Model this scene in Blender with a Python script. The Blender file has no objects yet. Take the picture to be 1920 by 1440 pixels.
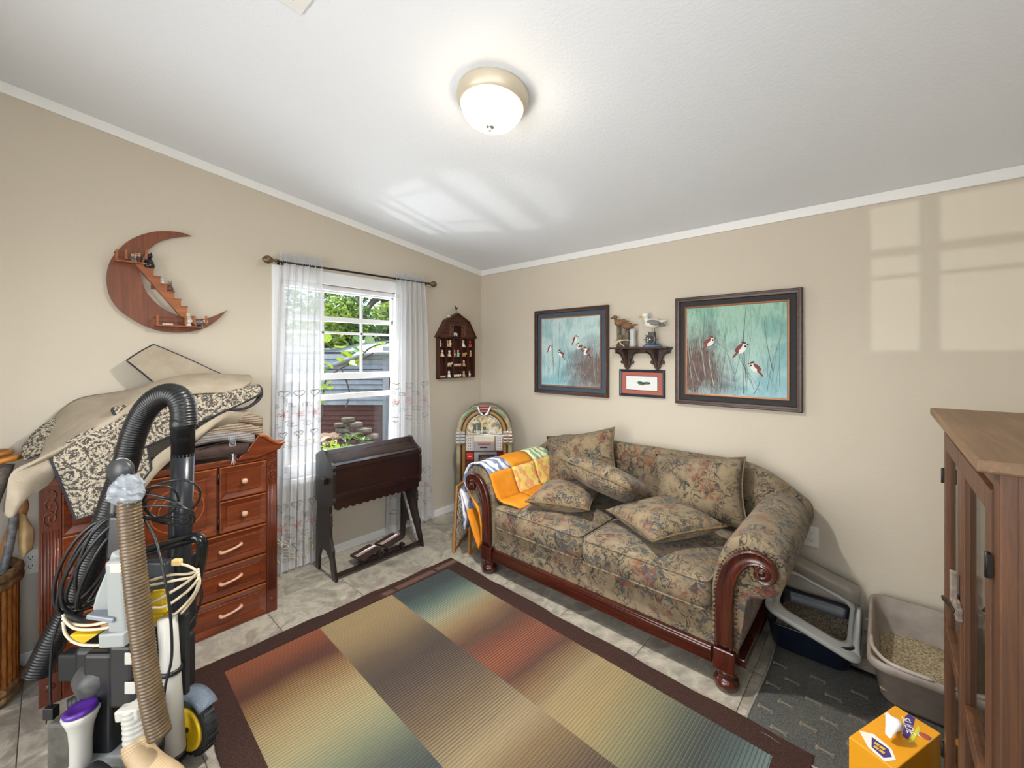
import bpy, bmesh, math, random
from mathutils import Vector, Matrix
random.seed(7)
SC = bpy.context.scene
COL = SC.collection

# ------------------------------------------------------------------ camera
F_PX, CX, HOR = 777.0, 960.0, 666.0          # focal length, centre and horizon row in a 1920x1440 frame
YAW = math.atan((1655 - 960) / F_PX)         # angle from view axis to +Y
CAM = Vector((3.054, -2.941, 1.48))
FW = Vector((-math.sin(YAW), math.cos(YAW), 0)); RT = Vector((math.cos(YAW), math.sin(YAW), 0))
cam = bpy.data.cameras.new('camera'); cam_o = bpy.data.objects.new('camera', cam); COL.objects.link(cam_o)
cam_o.location = CAM
cam_o.rotation_euler = (math.pi / 2, 0, YAW)
cam.sensor_width = 36.0; cam.lens = F_PX * 36.0 / 1920.0
cam.shift_y = -(720 - HOR) / 1920.0
cam.clip_start = 0.02; cam.clip_end = 300
SC.camera = cam_o

# ------------------------------------------------------------------ world, sun, daylight, exposure
SC.view_settings.view_transform = 'Standard'
SC.view_settings.look = 'None'
SC.view_settings.gamma = 1.0
SC.view_settings.use_curve_mapping = False
SC.view_settings.exposure = 0.53
SC.cycles.use_denoising = True
SC.cycles.max_bounces = 7
SC.cycles.diffuse_bounces = 4
SC.cycles.glossy_bounces = 3
SC.cycles.transparent_max_bounces = 12
SC.cycles.use_adaptive_sampling = True
SC.cycles.adaptive_threshold = 0.045
SC.cycles.sample_clamp_indirect = 6.0

world = bpy.data.worlds.new('world'); SC.world = world; world.use_nodes = True
wn = world.node_tree; wn.nodes.clear()
w_out = wn.nodes.new('ShaderNodeOutputWorld'); w_bg = wn.nodes.new('ShaderNodeBackground')
w_sky = wn.nodes.new('ShaderNodeTexSky'); w_sky.sky_type = 'NISHITA'; w_sky.sun_disc = False
w_sky.sun_elevation = math.radians(66); w_sky.sun_rotation = math.radians(90)
w_sky.air_density = 1.0; w_sky.dust_density = 2.0
w_bg.inputs['Strength'].default_value = 0.34
wn.links.new(w_sky.outputs[0], w_bg.inputs[0]); wn.links.new(w_bg.outputs[0], w_out.inputs[0])

def add_light(name, kind, loc, energy, color=(1, 1, 1), aim=None, **kw):
    l = bpy.data.lights.new(name, kind); l.energy = energy; l.color = color
    for k, v in kw.items(): setattr(l, k, v)
    o = bpy.data.objects.new(name, l); COL.objects.link(o); o.location = loc
    if aim is not None:
        o.rotation_euler = (Vector(aim) - Vector(loc)).to_track_quat('-Z', 'Y').to_euler()
    return o
SUN_DIR = Vector((0.42, 0.04, -0.907))
add_light('sun', 'SUN', (-6, 0, 12), 6.5, (1.0, 0.95, 0.86), aim=Vector((-6, 0, 12)) + SUN_DIR, angle=math.radians(0.6))
# daylight entering through the window in view and through the window behind the camera, then two added fills
add_light('window_daylight', 'AREA', (-0.45, -1.42, 1.30), 20.0, (0.96, 0.985, 1.0), aim=(1.5, -1.42, 2.0), shape='RECTANGLE', size=0.9, size_y=1.2)
add_light('back_window_daylight', 'AREA', (3.02, -4.05, 1.66), 22.0, (0.97, 0.985, 1.0), aim=(2.6, -1.0, 1.3), shape='RECTANGLE', size=0.75, size_y=0.65)
add_light('added_doorway_fill', 'AREA', (1.62, -4.95, 1.35), 62.0, (0.99, 0.995, 1.0), aim=(2.1, -1.0, 1.35), shape='RECTANGLE', size=1.7, size_y=2.1)  # added area fill beyond the unseen doorway, no known source there
add_light('added_side_fill', 'AREA', (3.98, -3.05, 1.52), 29.0, (0.98, 0.99, 1.0), aim=(1.0, -2.6, 1.35), shape='RECTANGLE', size=0.85, size_y=1.1)  # added fill outside an unseen side window, brightens the left wall
# sun glint thrown back up by something shiny on the ground outside the back window
add_light('glint_on_ground', 'SPOT', (1.5, -18.8, 0.72), 1900.0, (1.0, 0.985, 0.95), aim=(3.2, 0.0, 1.9), spot_size=math.radians(8), spot_blend=0.1, shadow_soft_size=0.05)

# and by a shiny patch on the patio, up through the window in view onto the ceiling
add_light('glint_on_patio', 'SPOT', (-1.6, -1.9, -0.3), 85.0, (1.0, 0.99, 0.96), aim=(0.86, -1.0, 2.47), spot_size=math.radians(17), spot_blend=0.35, shadow_soft_size=0.06)

# ------------------------------------------------------------------ pixel helpers (frame 1920x1440) -> real points
def ray(x, y): return FW + RT * ((x - CX) / F_PX) + Vector((0, 0, (HOR - y) / F_PX))
def at(x, y, d): return CAM + ray(x, y) * d
def pA(x, y, X=0.0): r = ray(x, y); return CAM + r * ((X - CAM.x) / r.x)
def pB(x, y, Y=0.0): r = ray(x, y); return CAM + r * ((Y - CAM.y) / r.y)
def pZ(x, y, Z=0.0): r = ray(x, y); return CAM + r * ((Z - CAM.z) / r.z)
CE0, CES = 2.335, 0.134
def ceil_z(y): return CE0 - CES * y

# ------------------------------------------------------------------ materials
def lin(c):
    if isinstance(c, str):
        c = c.lstrip('#'); c = [int(c[i:i + 2], 16) / 255 for i in (0, 2, 4)]
    return tuple((x / 12.92 if x <= 0.04045 else ((x + 0.055) / 1.055) ** 2.4) for x in c[:3]) + (1.0,)
class NT:
    def __init__(s, name):
        s.m = bpy.data.materials.new(name); s.m.use_nodes = True; s.t = s.m.node_tree
        s.b = s.t.nodes['Principled BSDF']; s.out = s.t.nodes['Material Output']
    def n(s, kind, **kw):
        nd = s.t.nodes.new(kind)
        for k, v in kw.items():
            if k.startswith('i_'):
                key = k[2:]; key = int(key) if key.isdigit() else key.replace('_', ' ')
                nd.inputs[key].default_value = v
            else: setattr(nd, k, v)
        return nd
    def l(s, a, b): s.t.links.new(a, b)
    def coords(s, scale=(1, 1, 1), rot=(0, 0, 0), kind='Object', loc=(0, 0, 0)):
        c = s.n('ShaderNodeTexCoord'); mp = s.n('ShaderNodeMapping')
        mp.inputs['Scale'].default_value = scale; mp.inputs['Rotation'].default_value = rot; mp.inputs['Location'].default_value = loc
        s.l(c.outputs[kind], mp.inputs['Vector']); return mp.outputs[0]
    def noise(s, vec, scale, detail=3, rough=0.5, dist=0.0):
        nd = s.n('ShaderNodeTexNoise'); nd.inputs['Scale'].default_value = scale; nd.inputs['Detail'].default_value = detail
        nd.inputs['Roughness'].default_value = rough; nd.inputs['Distortion'].default_value = dist
        s.l(vec, nd.inputs['Vector']); return nd.outputs['Fac']
    def vor(s, vec, scale, feature='F1', out='Distance', rnd=1.0):
        nd = s.n('ShaderNodeTexVoronoi', feature=feature); nd.inputs['Scale'].default_value = scale
        nd.inputs['Randomness'].default_value = rnd
        s.l(vec, nd.inputs['Vector']); return nd.outputs[out]
    def ramp(s, fac, stops, interp='LINEAR'):
        nd = s.n('ShaderNodeValToRGB'); cr = nd.color_ramp; cr.interpolation = interp
        while len(cr.elements) > 1: cr.elements.remove(cr.elements[-1])
        for i, (p, c) in enumerate(stops):
            e = cr.elements[0] if i == 0 else cr.elements.new(p)
            e.position = p; e.color = lin(c)
        s.l(fac, nd.inputs[0]); return nd.outputs[0]
    def math(s, op, a, b=0.0, clamp=False):
        nd = s.n('ShaderNodeMath', operation=op); nd.use_clamp = clamp
        for i, x in enumerate((a, b)):
            if isinstance(x, (int, float)): nd.inputs[i].default_value = x
            else: s.l(x, nd.inputs[i])
        return nd.outputs[0]
    def mix(s, fac, a, b, blend='MIX'):
        nd = s.n('ShaderNodeMix', data_type='RGBA', blend_type=blend)
        for i, x in ((0, fac), (6, a), (7, b)):
            if isinstance(x, (int, float)): nd.inputs[i].default_value = x
            elif isinstance(x, (tuple, list, str)): nd.inputs[i].default_value = lin(x)
            else: s.l(x, nd.inputs[i])
        return nd.outputs[2]
    def bump(s, h, strength=0.2, dist=0.01):
        nd = s.n('ShaderNodeBump'); nd.inputs['Strength'].default_value = strength; nd.inputs['Distance'].default_value = dist
        s.l(h, nd.inputs['Height']); s.l(nd.outputs[0], s.b.inputs['Normal'])
    def base(s, c):
        if isinstance(c, (tuple, list, str)): s.b.inputs['Base Color'].default_value = lin(c)
        else: s.l(c, s.b.inputs['Base Color'])
    def set(s, rough=0.5, metal=0.0, spec=0.5, **kw):
        s.b.inputs['Roughness'].default_value = rough; s.b.inputs['Metallic'].default_value = metal
        s.b.inputs['Specular IOR Level'].default_value = spec
        for k, v in kw.items(): s.b.inputs[k.replace('_', ' ')].default_value = v

MATS = {}
def mat(name, col, rough=0.5, metal=0.0, spec=0.5, col2=None, scale=8.0, stretch=(1, 1, 1), bump=0.0, bscale=60.0, lo=0.35, hi=0.65, **kw):
    if name in MATS: return MATS[name]
    t = NT(name); t.set(rough, metal, spec, **kw)
    if col2 is not None:
        v = t.coords(stretch); f = t.noise(v, scale, 5, 0.6)
        t.base(t.ramp(f, [(lo, col), (hi, col2)]))
    else: t.base(col)
    if bump: t.bump(t.noise(t.coords(stretch), bscale, 3), bump)
    MATS[name] = t.m; return t.m
def wood(name, c1, c2, c3=None, rough=0.35, stretch=(1, 1, 9), scale=5.0, spec=0.5, coat=0.0):
    t = NT(name); t.set(rough, 0, spec)
    if coat: t.b.inputs['Coat Weight'].default_value = coat; t.b.inputs['Coat Roughness'].default_value = 0.15
    inv = tuple(1.0 / s if s > 1 else 3.0 for s in stretch)
    v = t.coords(inv); f = t.noise(v, scale * 3, 6, 0.65, 1.2)
    g = t.noise(v, scale * 16, 2, 0.5, 0.3)
    c = t.ramp(f, [(0.3, c1), (0.5, c3 or c2), (0.7, c2)])
    c = t.mix(t.math('MULTIPLY', g, 0.35), c, c1, 'MIX')
    t.base(c); t.bump(g, 0.06, 0.002)
    MATS[name] = t.m; return t.m

# ------------------------------------------------------------------ mesh helpers
def wloc(o):
    p = Vector((0, 0, 0))
    while o is not None: p += o.location; o = o.parent
    return p
class MB:
    def __init__(s): s.v = []; s.f = []; s.s = []
    def add(s, verts, faces, smooth=False):
        b = len(s.v); s.v += [Vector(p) for p in verts]
        for f in faces: s.f.append([b + i for i in f]); s.s.append(smooth)
        return s
    def box(s, x0, x1, y0, y1, z0, z1):
        return s.add([(x0, y0, z0), (x1, y0, z0), (x1, y1, z0), (x0, y1, z0), (x0, y0, z1), (x1, y0, z1), (x1, y1, z1), (x0, y1, z1)],
                     [(0, 3, 2, 1), (4, 5, 6, 7), (0, 1, 5, 4), (1, 2, 6, 5), (2, 3, 7, 6), (3, 0, 4, 7)])
    def obox(s, c, ax, ay, az):
        c, ax, ay, az = map(Vector, (c, ax, ay, az)); P = []
        for k in (-1, 1):
            for (i, j) in ((-1, -1), (1, -1), (1, 1), (-1, 1)): P.append(c + ax * i + ay * j + az * k)
        return s.add(P, [(0, 3, 2, 1), (4, 5, 6, 7), (0, 1, 5, 4), (1, 2, 6, 5), (2, 3, 7, 6), (3, 0, 4, 7)])
    def bar(s, a, b, w, h=None, up=(0, 0, 1)):
        a, b = Vector(a), Vector(b); d = (b - a); L = d.length; d.normalize(); up = Vector(up)
        if abs(d.dot(up)) > 0.98: up = Vector((1, 0, 0))
        x = d.cross(up).normalized(); y = x.cross(d)
        return s.obox((a + b) / 2, x * w / 2, d * L / 2, y * (h or w) / 2)
    def prism(s, pts, off, smooth=False):
        pts = [Vector(p) for p in pts]; off = Vector(off); n = len(pts)
        return s.add(pts + [p + off for p in pts], [list(range(n))[::-1], list(range(n, 2 * n))] + [(i, (i + 1) % n, n + (i + 1) % n, n + i) for i in range(n)], smooth)
    def tube(s, path, r, n=8, caps=True, closed=False, smooth=True, flat=1.0):
        path = [Vector(p) for p in path]; m = len(path)
        rr = r if isinstance(r, (list, tuple)) else [r] * m
        T = []
        for i in range(m):
            a = path[(i - 1) % m] if (closed or i > 0) else path[i]; b = path[(i + 1) % m] if (closed or i < m - 1) else path[i]
            d = b - a; T.append(d.normalized() if d.length > 1e-9 else Vector((0, 0, 1)))
        u = T[0].orthogonal().normalized(); V = []
        for i in range(m):
            u = (u - T[i] * u.dot(T[i]))
            u = u.normalized() if u.length > 1e-6 else T[i].orthogonal().normalized()
            w = T[i].cross(u)
            for k in range(n):
                a = 2 * math.pi * k / n; V.append(path[i] + (u * math.cos(a) + w * math.sin(a) * flat) * rr[i])
        Fc = [(i * n + k, i * n + (k + 1) % n, ((i + 1) % m) * n + (k + 1) % n, ((i + 1) % m) * n + k) for i in range(m if closed else m - 1) for k in range(n)]
        if caps and not closed: Fc += [list(range(n))[::-1], list(range((m - 1) * n, m * n))]
        return s.add(V, Fc, smooth)
    def lathe(s, prof, c=(0, 0, 0), n=24, ax=(0, 0, 1), smooth=True, sx=1.0, sy=1.0, a0=0.0, a1=2 * math.pi):
        c = Vector(c); q = Vector((0, 0, 1)).rotation_difference(Vector(ax).normalized()); full = abs(a1 - a0 - 2 * math.pi) < 1e-6
        nn = n if full else n + 1; V = []
        for (r, z) in prof:
            for k in range(nn):
                a = a0 + (a1 - a0) * k / n; V.append(c + q @ Vector((r * math.cos(a) * sx, r * math.sin(a) * sy, z)))
        m = len(prof); Fc = []
        for i in range(m - 1):
            for k in range(n): k2 = (k + 1) % nn; Fc.append((i * nn + k, i * nn + k2, (i + 1) * nn + k2, (i + 1) * nn + k))
        if full:
            if prof[0][0] > 1e-6: Fc.append(list(range(nn))[::-1])
            if prof[-1][0] > 1e-6: Fc.append(list(range((m - 1) * nn, m * nn)))
        return s.add(V, Fc, smooth)
    def ball(s, c, r, n=12, m=8, rot=None):
        c = Vector(c); r = (r, r, r) if isinstance(r, (int, float)) else r; V = []; q = rot or Matrix.Identity(3)
        for j in range(m + 1):
            t = math.pi * j / m
            for k in range(n):
                a = 2 * math.pi * k / n; V.append(c + q @ Vector((r[0] * math.sin(t) * math.cos(a), r[1] * math.sin(t) * math.sin(a), r[2] * math.cos(t))))
        return s.add(V, [(j * n + k, j * n + (k + 1) % n, (j + 1) * n + (k + 1) % n, (j + 1) * n + k) for j in range(m) for k in range(n)], True)
    def grid(s, rows, smooth=True, cu=False, cv=False):
        R = len(rows); Cn = len(rows[0]); V = [p for r in rows for p in r]
        return s.add(V, [(i * Cn + j, i * Cn + (j + 1) % Cn, ((i + 1) % R) * Cn + (j + 1) % Cn, ((i + 1) % R) * Cn + j)
                         for i in range(R if cu else R - 1) for j in range(Cn if cv else Cn - 1)], smooth)
    def loft(s, secs, caps=True, smooth=True):
        n = len(secs[0]); s.grid(secs, smooth, cv=True)
        if caps:
            b = len(s.v) - len(secs) * n
            s.f.append([b + i for i in range(n)][::-1]); s.s.append(False)
            e = len(s.v) - n; s.f.append([e + i for i in range(n)]); s.s.append(False)
        return s
    def build(s, name, material, parent=None, local=False, bev=0.0, seg=2, sub=0, solid=0.0, off=0.0, merge=True, kind=None, label=None):
        o0 = Vector((0, 0, 0)) if (local or parent is None) else wloc(parent)
        me = bpy.data.meshes.new(name); me.from_pydata([p - o0 for p in s.v], [], s.f)
        me.polygons.foreach_set('use_smooth', s.s); me.update()
        bm = bmesh.new(); bm.from_mesh(me)
        if merge: bmesh.ops.remove_doubles(bm, verts=bm.verts, dist=1e-5)
        bmesh.ops.recalc_face_normals(bm, faces=bm.faces); bm.to_mesh(me); bm.free()
        for m_ in (material if isinstance(material, (list, tuple)) else [material]): me.materials.append(m_)
        o = bpy.data.objects.new(name, me); COL.objects.link(o)
        if parent is not None: o.parent = parent
        if solid: md = o.modifiers.new('thickness', 'SOLIDIFY'); md.thickness = solid; md.offset = off
        if sub: md = o.modifiers.new('smooth', 'SUBSURF'); md.levels = sub; md.render_levels = sub
        if bev: md = o.modifiers.new('edges', 'BEVEL'); md.width = bev; md.segments = seg; md.limit_method = 'ANGLE'; md.angle_limit = math.radians(40)
        if kind: o['kind'] = kind
        if label: o['label'] = label
        return o
def tag(o, label, cat, group=None):
    o['label'] = label; o['category'] = cat
    if group: o['group'] = group
    return o
def thing(name, label, cat, loc=(0, 0, 0), rotz=0.0, group=None):
    o = bpy.data.objects.new(name, None); o.empty_display_size = 0.1; COL.objects.link(o)
    o.location = loc; o.rotation_euler = (0, 0, rotz); return tag(o, label, cat, group)
def struct(o): o['kind'] = 'structure'; return o
def copy_tree(o, parent=None):
    c = o.copy(); COL.objects.link(c); c.parent = parent
    for ch in list(o.children):
        if ch.name in SC.objects: copy_tree(ch, c)
    return c
def cr(pts, n=6, closed=False):
    """Catmull-Rom through points"""
    pts = [Vector(p) for p in pts]; m = len(pts); out = []
    for i in range(m if closed else m - 1):
        g = lambda k: pts[k % m] if closed else pts[max(0, min(m - 1, k))]
        p0, p1, p2, p3 = g(i - 1), g(i), g(i + 1), g(i + 2)
        for k in range(n):
            t = k / n
            out.append(0.5 * ((2 * p1) + (p2 - p0) * t + (2 * p0 - 5 * p1 + 4 * p2 - p3) * t * t + (3 * p1 - p0 - 3 * p2 + p3) * t ** 3))
    if not closed: out.append(pts[-1])
    return out
def patchgrid(ctrl, nu=5, nv=5):
    rows = [cr(r, nv) for r in ctrl]
    cols = [cr([rows[i][j] for i in range(len(rows))], nu) for j in range(len(rows[0]))]
    return [[cols[j][i] for j in range(len(cols))] for i in range(len(cols[0]))]
def text_mesh(name, body, size, origin, xdir, ydir, material, parent, depth=0.0008, align='CENTER', font_shear=0.0):
    cu = bpy.data.curves.new(name, 'FONT'); cu.body = body; cu.size = size; cu.align_x = align; cu.align_y = 'CENTER'; cu.extrude = depth; cu.shear = font_shear
    tmp = bpy.data.objects.new(name + '_tmp', cu); COL.objects.link(tmp)
    me = bpy.data.meshes.new_from_object(tmp.evaluated_get(bpy.context.evaluated_depsgraph_get())); bpy.data.objects.remove(tmp)
    x = Vector(xdir).normalized(); y = Vector(ydir).normalized(); z = x.cross(y)
    o0 = wloc(parent) if parent else Vector((0, 0, 0))
    for v in me.vertices: v.co = Vector(origin) + x * v.co.x + y * v.co.y + z * v.co.z - o0
    me.materials.clear(); me.materials.append(material)
    o = bpy.data.objects.new(name, me); COL.objects.link(o); o.parent = parent; return o
# ================================================================== the room
RX, RY = 3.64, -3.75          # room runs x 0..RX, y RY..0
def wall_material():
    t = NT('beige_wall_paint'); t.set(0.62, 0, 0.35)
    v = t.coords(); a = t.noise(v, 1.1, 4, 0.6); b = t.noise(v, 60, 4, 0.6); c = t.noise(v, 9, 3)
    col = t.mix(a, '#c4baa8', '#c9c0b0'); col = t.mix(t.math('MULTIPLY', c, 0.15), col, '#d0c9bc')
    t.base(col); t.bump(b, 0.22, 0.004); return t.m
M_WALL = wall_material()
def ceiling_material():
    t = NT('white_textured_ceiling'); t.set(0.6, 0, 0.35); t.base('#e6ebf2')
    v = t.coords(); b = t.noise(v, 90, 4, 0.65); t.bump(b, 0.35, 0.004); return t.m
M_CEIL = ceiling_material()
M_TRIM = mat('white_trim_paint', '#e6e6e4', 0.4)
M_VINYL = mat('white_window_vinyl', '#e9eaec', 0.3)
def tile_material():
    t = NT('slate_look_tile'); t.set(0.33, 0, 0.5)
    oi = t.n('ShaderNodeObjectInfo'); tc = t.n('ShaderNodeTexCoord')
    ad = t.n('ShaderNodeVectorMath', operation='MULTIPLY_ADD'); ad.inputs[1].default_value = (9, 9, 9)
    t.l(oi.outputs['Random'], ad.inputs[0]); t.l(tc.outputs['Object'], ad.inputs[2])
    v = ad.outputs[0]
    n1 = t.noise(v, 3.2, 7, 0.62, 1.6); n2 = t.noise(v, 14, 5, 0.6, 0.8); n3 = t.noise(v, 45, 3)
    c = t.ramp(n1, [(0.28, '#5f5a51'), (0.40, '#969083'), (0.52, '#bdb5a5'), (0.62, '#8f8478'), (0.72, '#aaa294'), (0.82, '#cdc6b8')])
    c = t.mix(t.ramp(n2, [(0.42, '#000000'), (0.62, '#ffffff')]), c, t.mix(0.5, c, '#77736a'))
    c = t.mix(t.math('MULTIPLY', oi.outputs['Random'], 0.25), c, '#8c887d')
    t.base(c); t.bump(t.math('ADD', n2, t.math('MULTIPLY', n3, 0.3)), 0.12, 0.004); return t.m
M_TILE = tile_material()
M_GROUT = mat('dark_grout', '#6d6557', 0.8)

# floor with separate tiles
floor = struct(MB().box(-0.12, RX + 0.12, RY - 0.12, 0.12, -0.12, -0.004).build('floor', M_GROUT))
TS = 0.457
tile_src = None
k = 0
for i in range(9):
    for j in range(10):
        x0, y0 = 0.0 + i * TS - 0.14, -0.02 - (j + 1) * TS + 0.2
        x1, y1 = x0 + TS, y0 + TS
        cx0, cx1, cy0, cy1 = max(x0, 0.0), min(x1, RX), max(y0, RY), min(y1, 0.0)
        if cx1 - cx0 < 0.03 or cy1 - cy0 < 0.03: continue
        g = 0.0014
        whole = (cx1 - cx0 > TS - 1e-4) and (cy1 - cy0 > TS - 1e-4)
        if whole and tile_src is not None:
            o = tile_src.copy(); COL.objects.link(o); o.location = ((x0 + x1) / 2, (y0 + y1) / 2, 0)
        else:
            hx, hy = (cx1 - cx0) / 2 - g, (cy1 - cy0) / 2 - g
            o = MB().box(-hx, hx, -hy, hy, -0.006, 0.0).build('floor_tile', M_TILE, floor, local=True, bev=0.0012, seg=1)
            o.location = ((cx0 + cx1) / 2, (cy0 + cy1) / 2, 0)
            if whole: tile_src = o

# walls ----------------------------------------------------------------
WT = 0.12
WY0, WY1, WZ0, WZ1 = -1.895, -0.945, 0.62, 2.0        # opening of window_1 in wall_left
def prism_yz(mb, poly, x0, x1): mb.prism([(x0, y, z) for (y, z) in poly], (x1 - x0, 0, 0))
m = MB()
prism_yz(m, [(RY - WT, -0.1), (WY0, -0.1), (WY0, ceil_z(WY0)), (RY - WT, ceil_z(RY - WT))], -WT, 0)
prism_yz(m, [(WY1, -0.1), (WT, -0.1), (WT, ceil_z(WT)), (WY1, ceil_z(WY1))], -WT, 0)
prism_yz(m, [(WY0, -0.1), (WY1, -0.1), (WY1, WZ0), (WY0, WZ0)], -WT, 0)
prism_yz(m, [(WY0, WZ1), (WY1, WZ1), (WY1, ceil_z(WY1)), (WY0, ceil_z(WY0))], -WT, 0)
struct(m.build('wall_left', M_WALL, merge=False))
struct(MB().box(0, RX + WT, 0, WT, -0.1, CE0).build('wall_right', M_WALL))
SY0, SY1, SZ0, SZ1 = -3.50, -2.60, 0.90, 2.10
m = MB()
prism_yz(m, [(RY - WT, -0.1), (SY0, -0.1), (SY0, ceil_z(SY0)), (RY - WT, ceil_z(RY - WT))], RX, RX + WT)
prism_yz(m, [(SY1, -0.1), (0, -0.1), (0, CE0), (SY1, ceil_z(SY1))], RX, RX + WT)
prism_yz(m, [(SY0, -0.1), (SY1, -0.1), (SY1, SZ0), (SY0, SZ0)], RX, RX + WT)
prism_yz(m, [(SY0, SZ1), (SY1, SZ1), (SY1, ceil_z(SY1)), (SY0, ceil_z(SY0))], RX, RX + WT)
struct(m.build('wall_front', M_WALL, merge=False))
# wall behind the camera: an unseen doorway added for fill light and a second window
BX0, BX1, BZ0, BZ1 = 2.647, 3.40, 1.30, 2.0
DX0, DX1, DZ1 = 0.85, 2.40, 2.08
zb = ceil_z(RY)
m = MB()
for (x0, x1, z0, z1) in ((0, DX0, -.1, zb), (DX0, DX1, DZ1, zb), (DX1, BX0, -.1, zb), (BX0, BX1, -.1, BZ0), (BX0, BX1, BZ1, zb), (BX1, RX, -.1, zb)):
    m.box(x0, x1, RY - WT, RY, z0, z1)
struct(m.build('wall_back', M_WALL, merge=False))
# ceiling, sloping up from the sofa wall
m = MB(); y0, y1 = RY - WT, WT
m.prism([(-WT, y1, ceil_z(y1)), (-WT, y0, ceil_z(y0)), (-WT, y0, ceil_z(y0) + 0.1), (-WT, y1, ceil_z(y1) + 0.1)], (RX + 2 * WT, 0, 0))
struct(m.build('ceiling', M_CEIL))
# trims
m = MB(); h = 0.05
m.prism([(0.0, 0, CE0 - h), (0.012, 0, CE0 - h), (0.02, 0, CE0), (0, 0, CE0)], (0, RY, -CES * RY))
struct(m.build('trim_1', M_TRIM, bev=0.002))
m = MB(); m.prism([(0, 0.0, CE0 - h), (0, -0.012, CE0 - h), (0, -0.02, CE0 + 0.002), (0, 0, CE0)], (RX, 0, 0))
struct(m.build('trim_2', M_TRIM, bev=0.002))
struct(MB().box(0, 0.030, -0.004, 0, 0, CE0).box(0, 0.004, -0.030, 0, 0, CE0).build('trim_3', M_WALL, bev=0.0015))
tn = 4
for px in (1082, 1386):
    x = pB(px, 600).x; struct(MB().box(x - 0.012, x + 0.012, -0.0009, 0, 0.0, CE0 - h).build('trim_%d' % tn, M_WALL, bev=0.0008)); tn += 1
for px in (312,):
    y = pA(px, 500).y; struct(MB().box(0, 0.0009, y - 0.012, y + 0.012, 0.0, ceil_z(y) - h - 0.01).build('trim_%d' % tn, M_WALL, bev=0.0008)); tn += 1
struct(MB().box(0, 0.012, RY, -0.012, 0, 0.062).build('baseboard_left', M_TRIM, bev=0.003))
struct(MB().box(0, RX, -0.012, 0, 0, 0.062).build('baseboard_right', M_TRIM, bev=0.003))
struct(MB().box(0, DX0, RY, RY + 0.012, 0, 0.062).box(DX1, RX, RY, RY + 0.012, 0, 0.062).build('baseboard_back', M_TRIM, bev=0.003))
m = MB()
for (a, b, c, d) in ((DX0 - 0.06, DX0, 0, DZ1 + 0.06), (DX1, DX1 + 0.06, 0, DZ1 + 0.06), (DX0, DX1, DZ1, DZ1 + 0.06)): m.box(a, b, RY, RY + 0.015, c, d)
struct(m.build('trim_%d' % tn, M_TRIM, bev=0.003)); tn += 1
# next room seen only as bounce: floor strip beyond the doorway
struct(MB().box(-0.2, RX, -5.4, RY - WT, -0.12, -0.001).build('floor_next_room', mat('next_room_floor', '#a89c88', 0.6)))
struct(MB().box(-0.2, 2.55, -5.45, -5.4, -0.1, 2.6).build('wall_next_room', M_WALL))
struct(MB().box(-0.25, -0.2, -5.4, RY - WT, -0.1, 2.6).build('wall_next_room_side', M_WALL))
struct(MB().box(-0.2, 2.55, -5.4, RY - WT, 2.6, 2.65).build('ceiling_next_room', M_CEIL))

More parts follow.
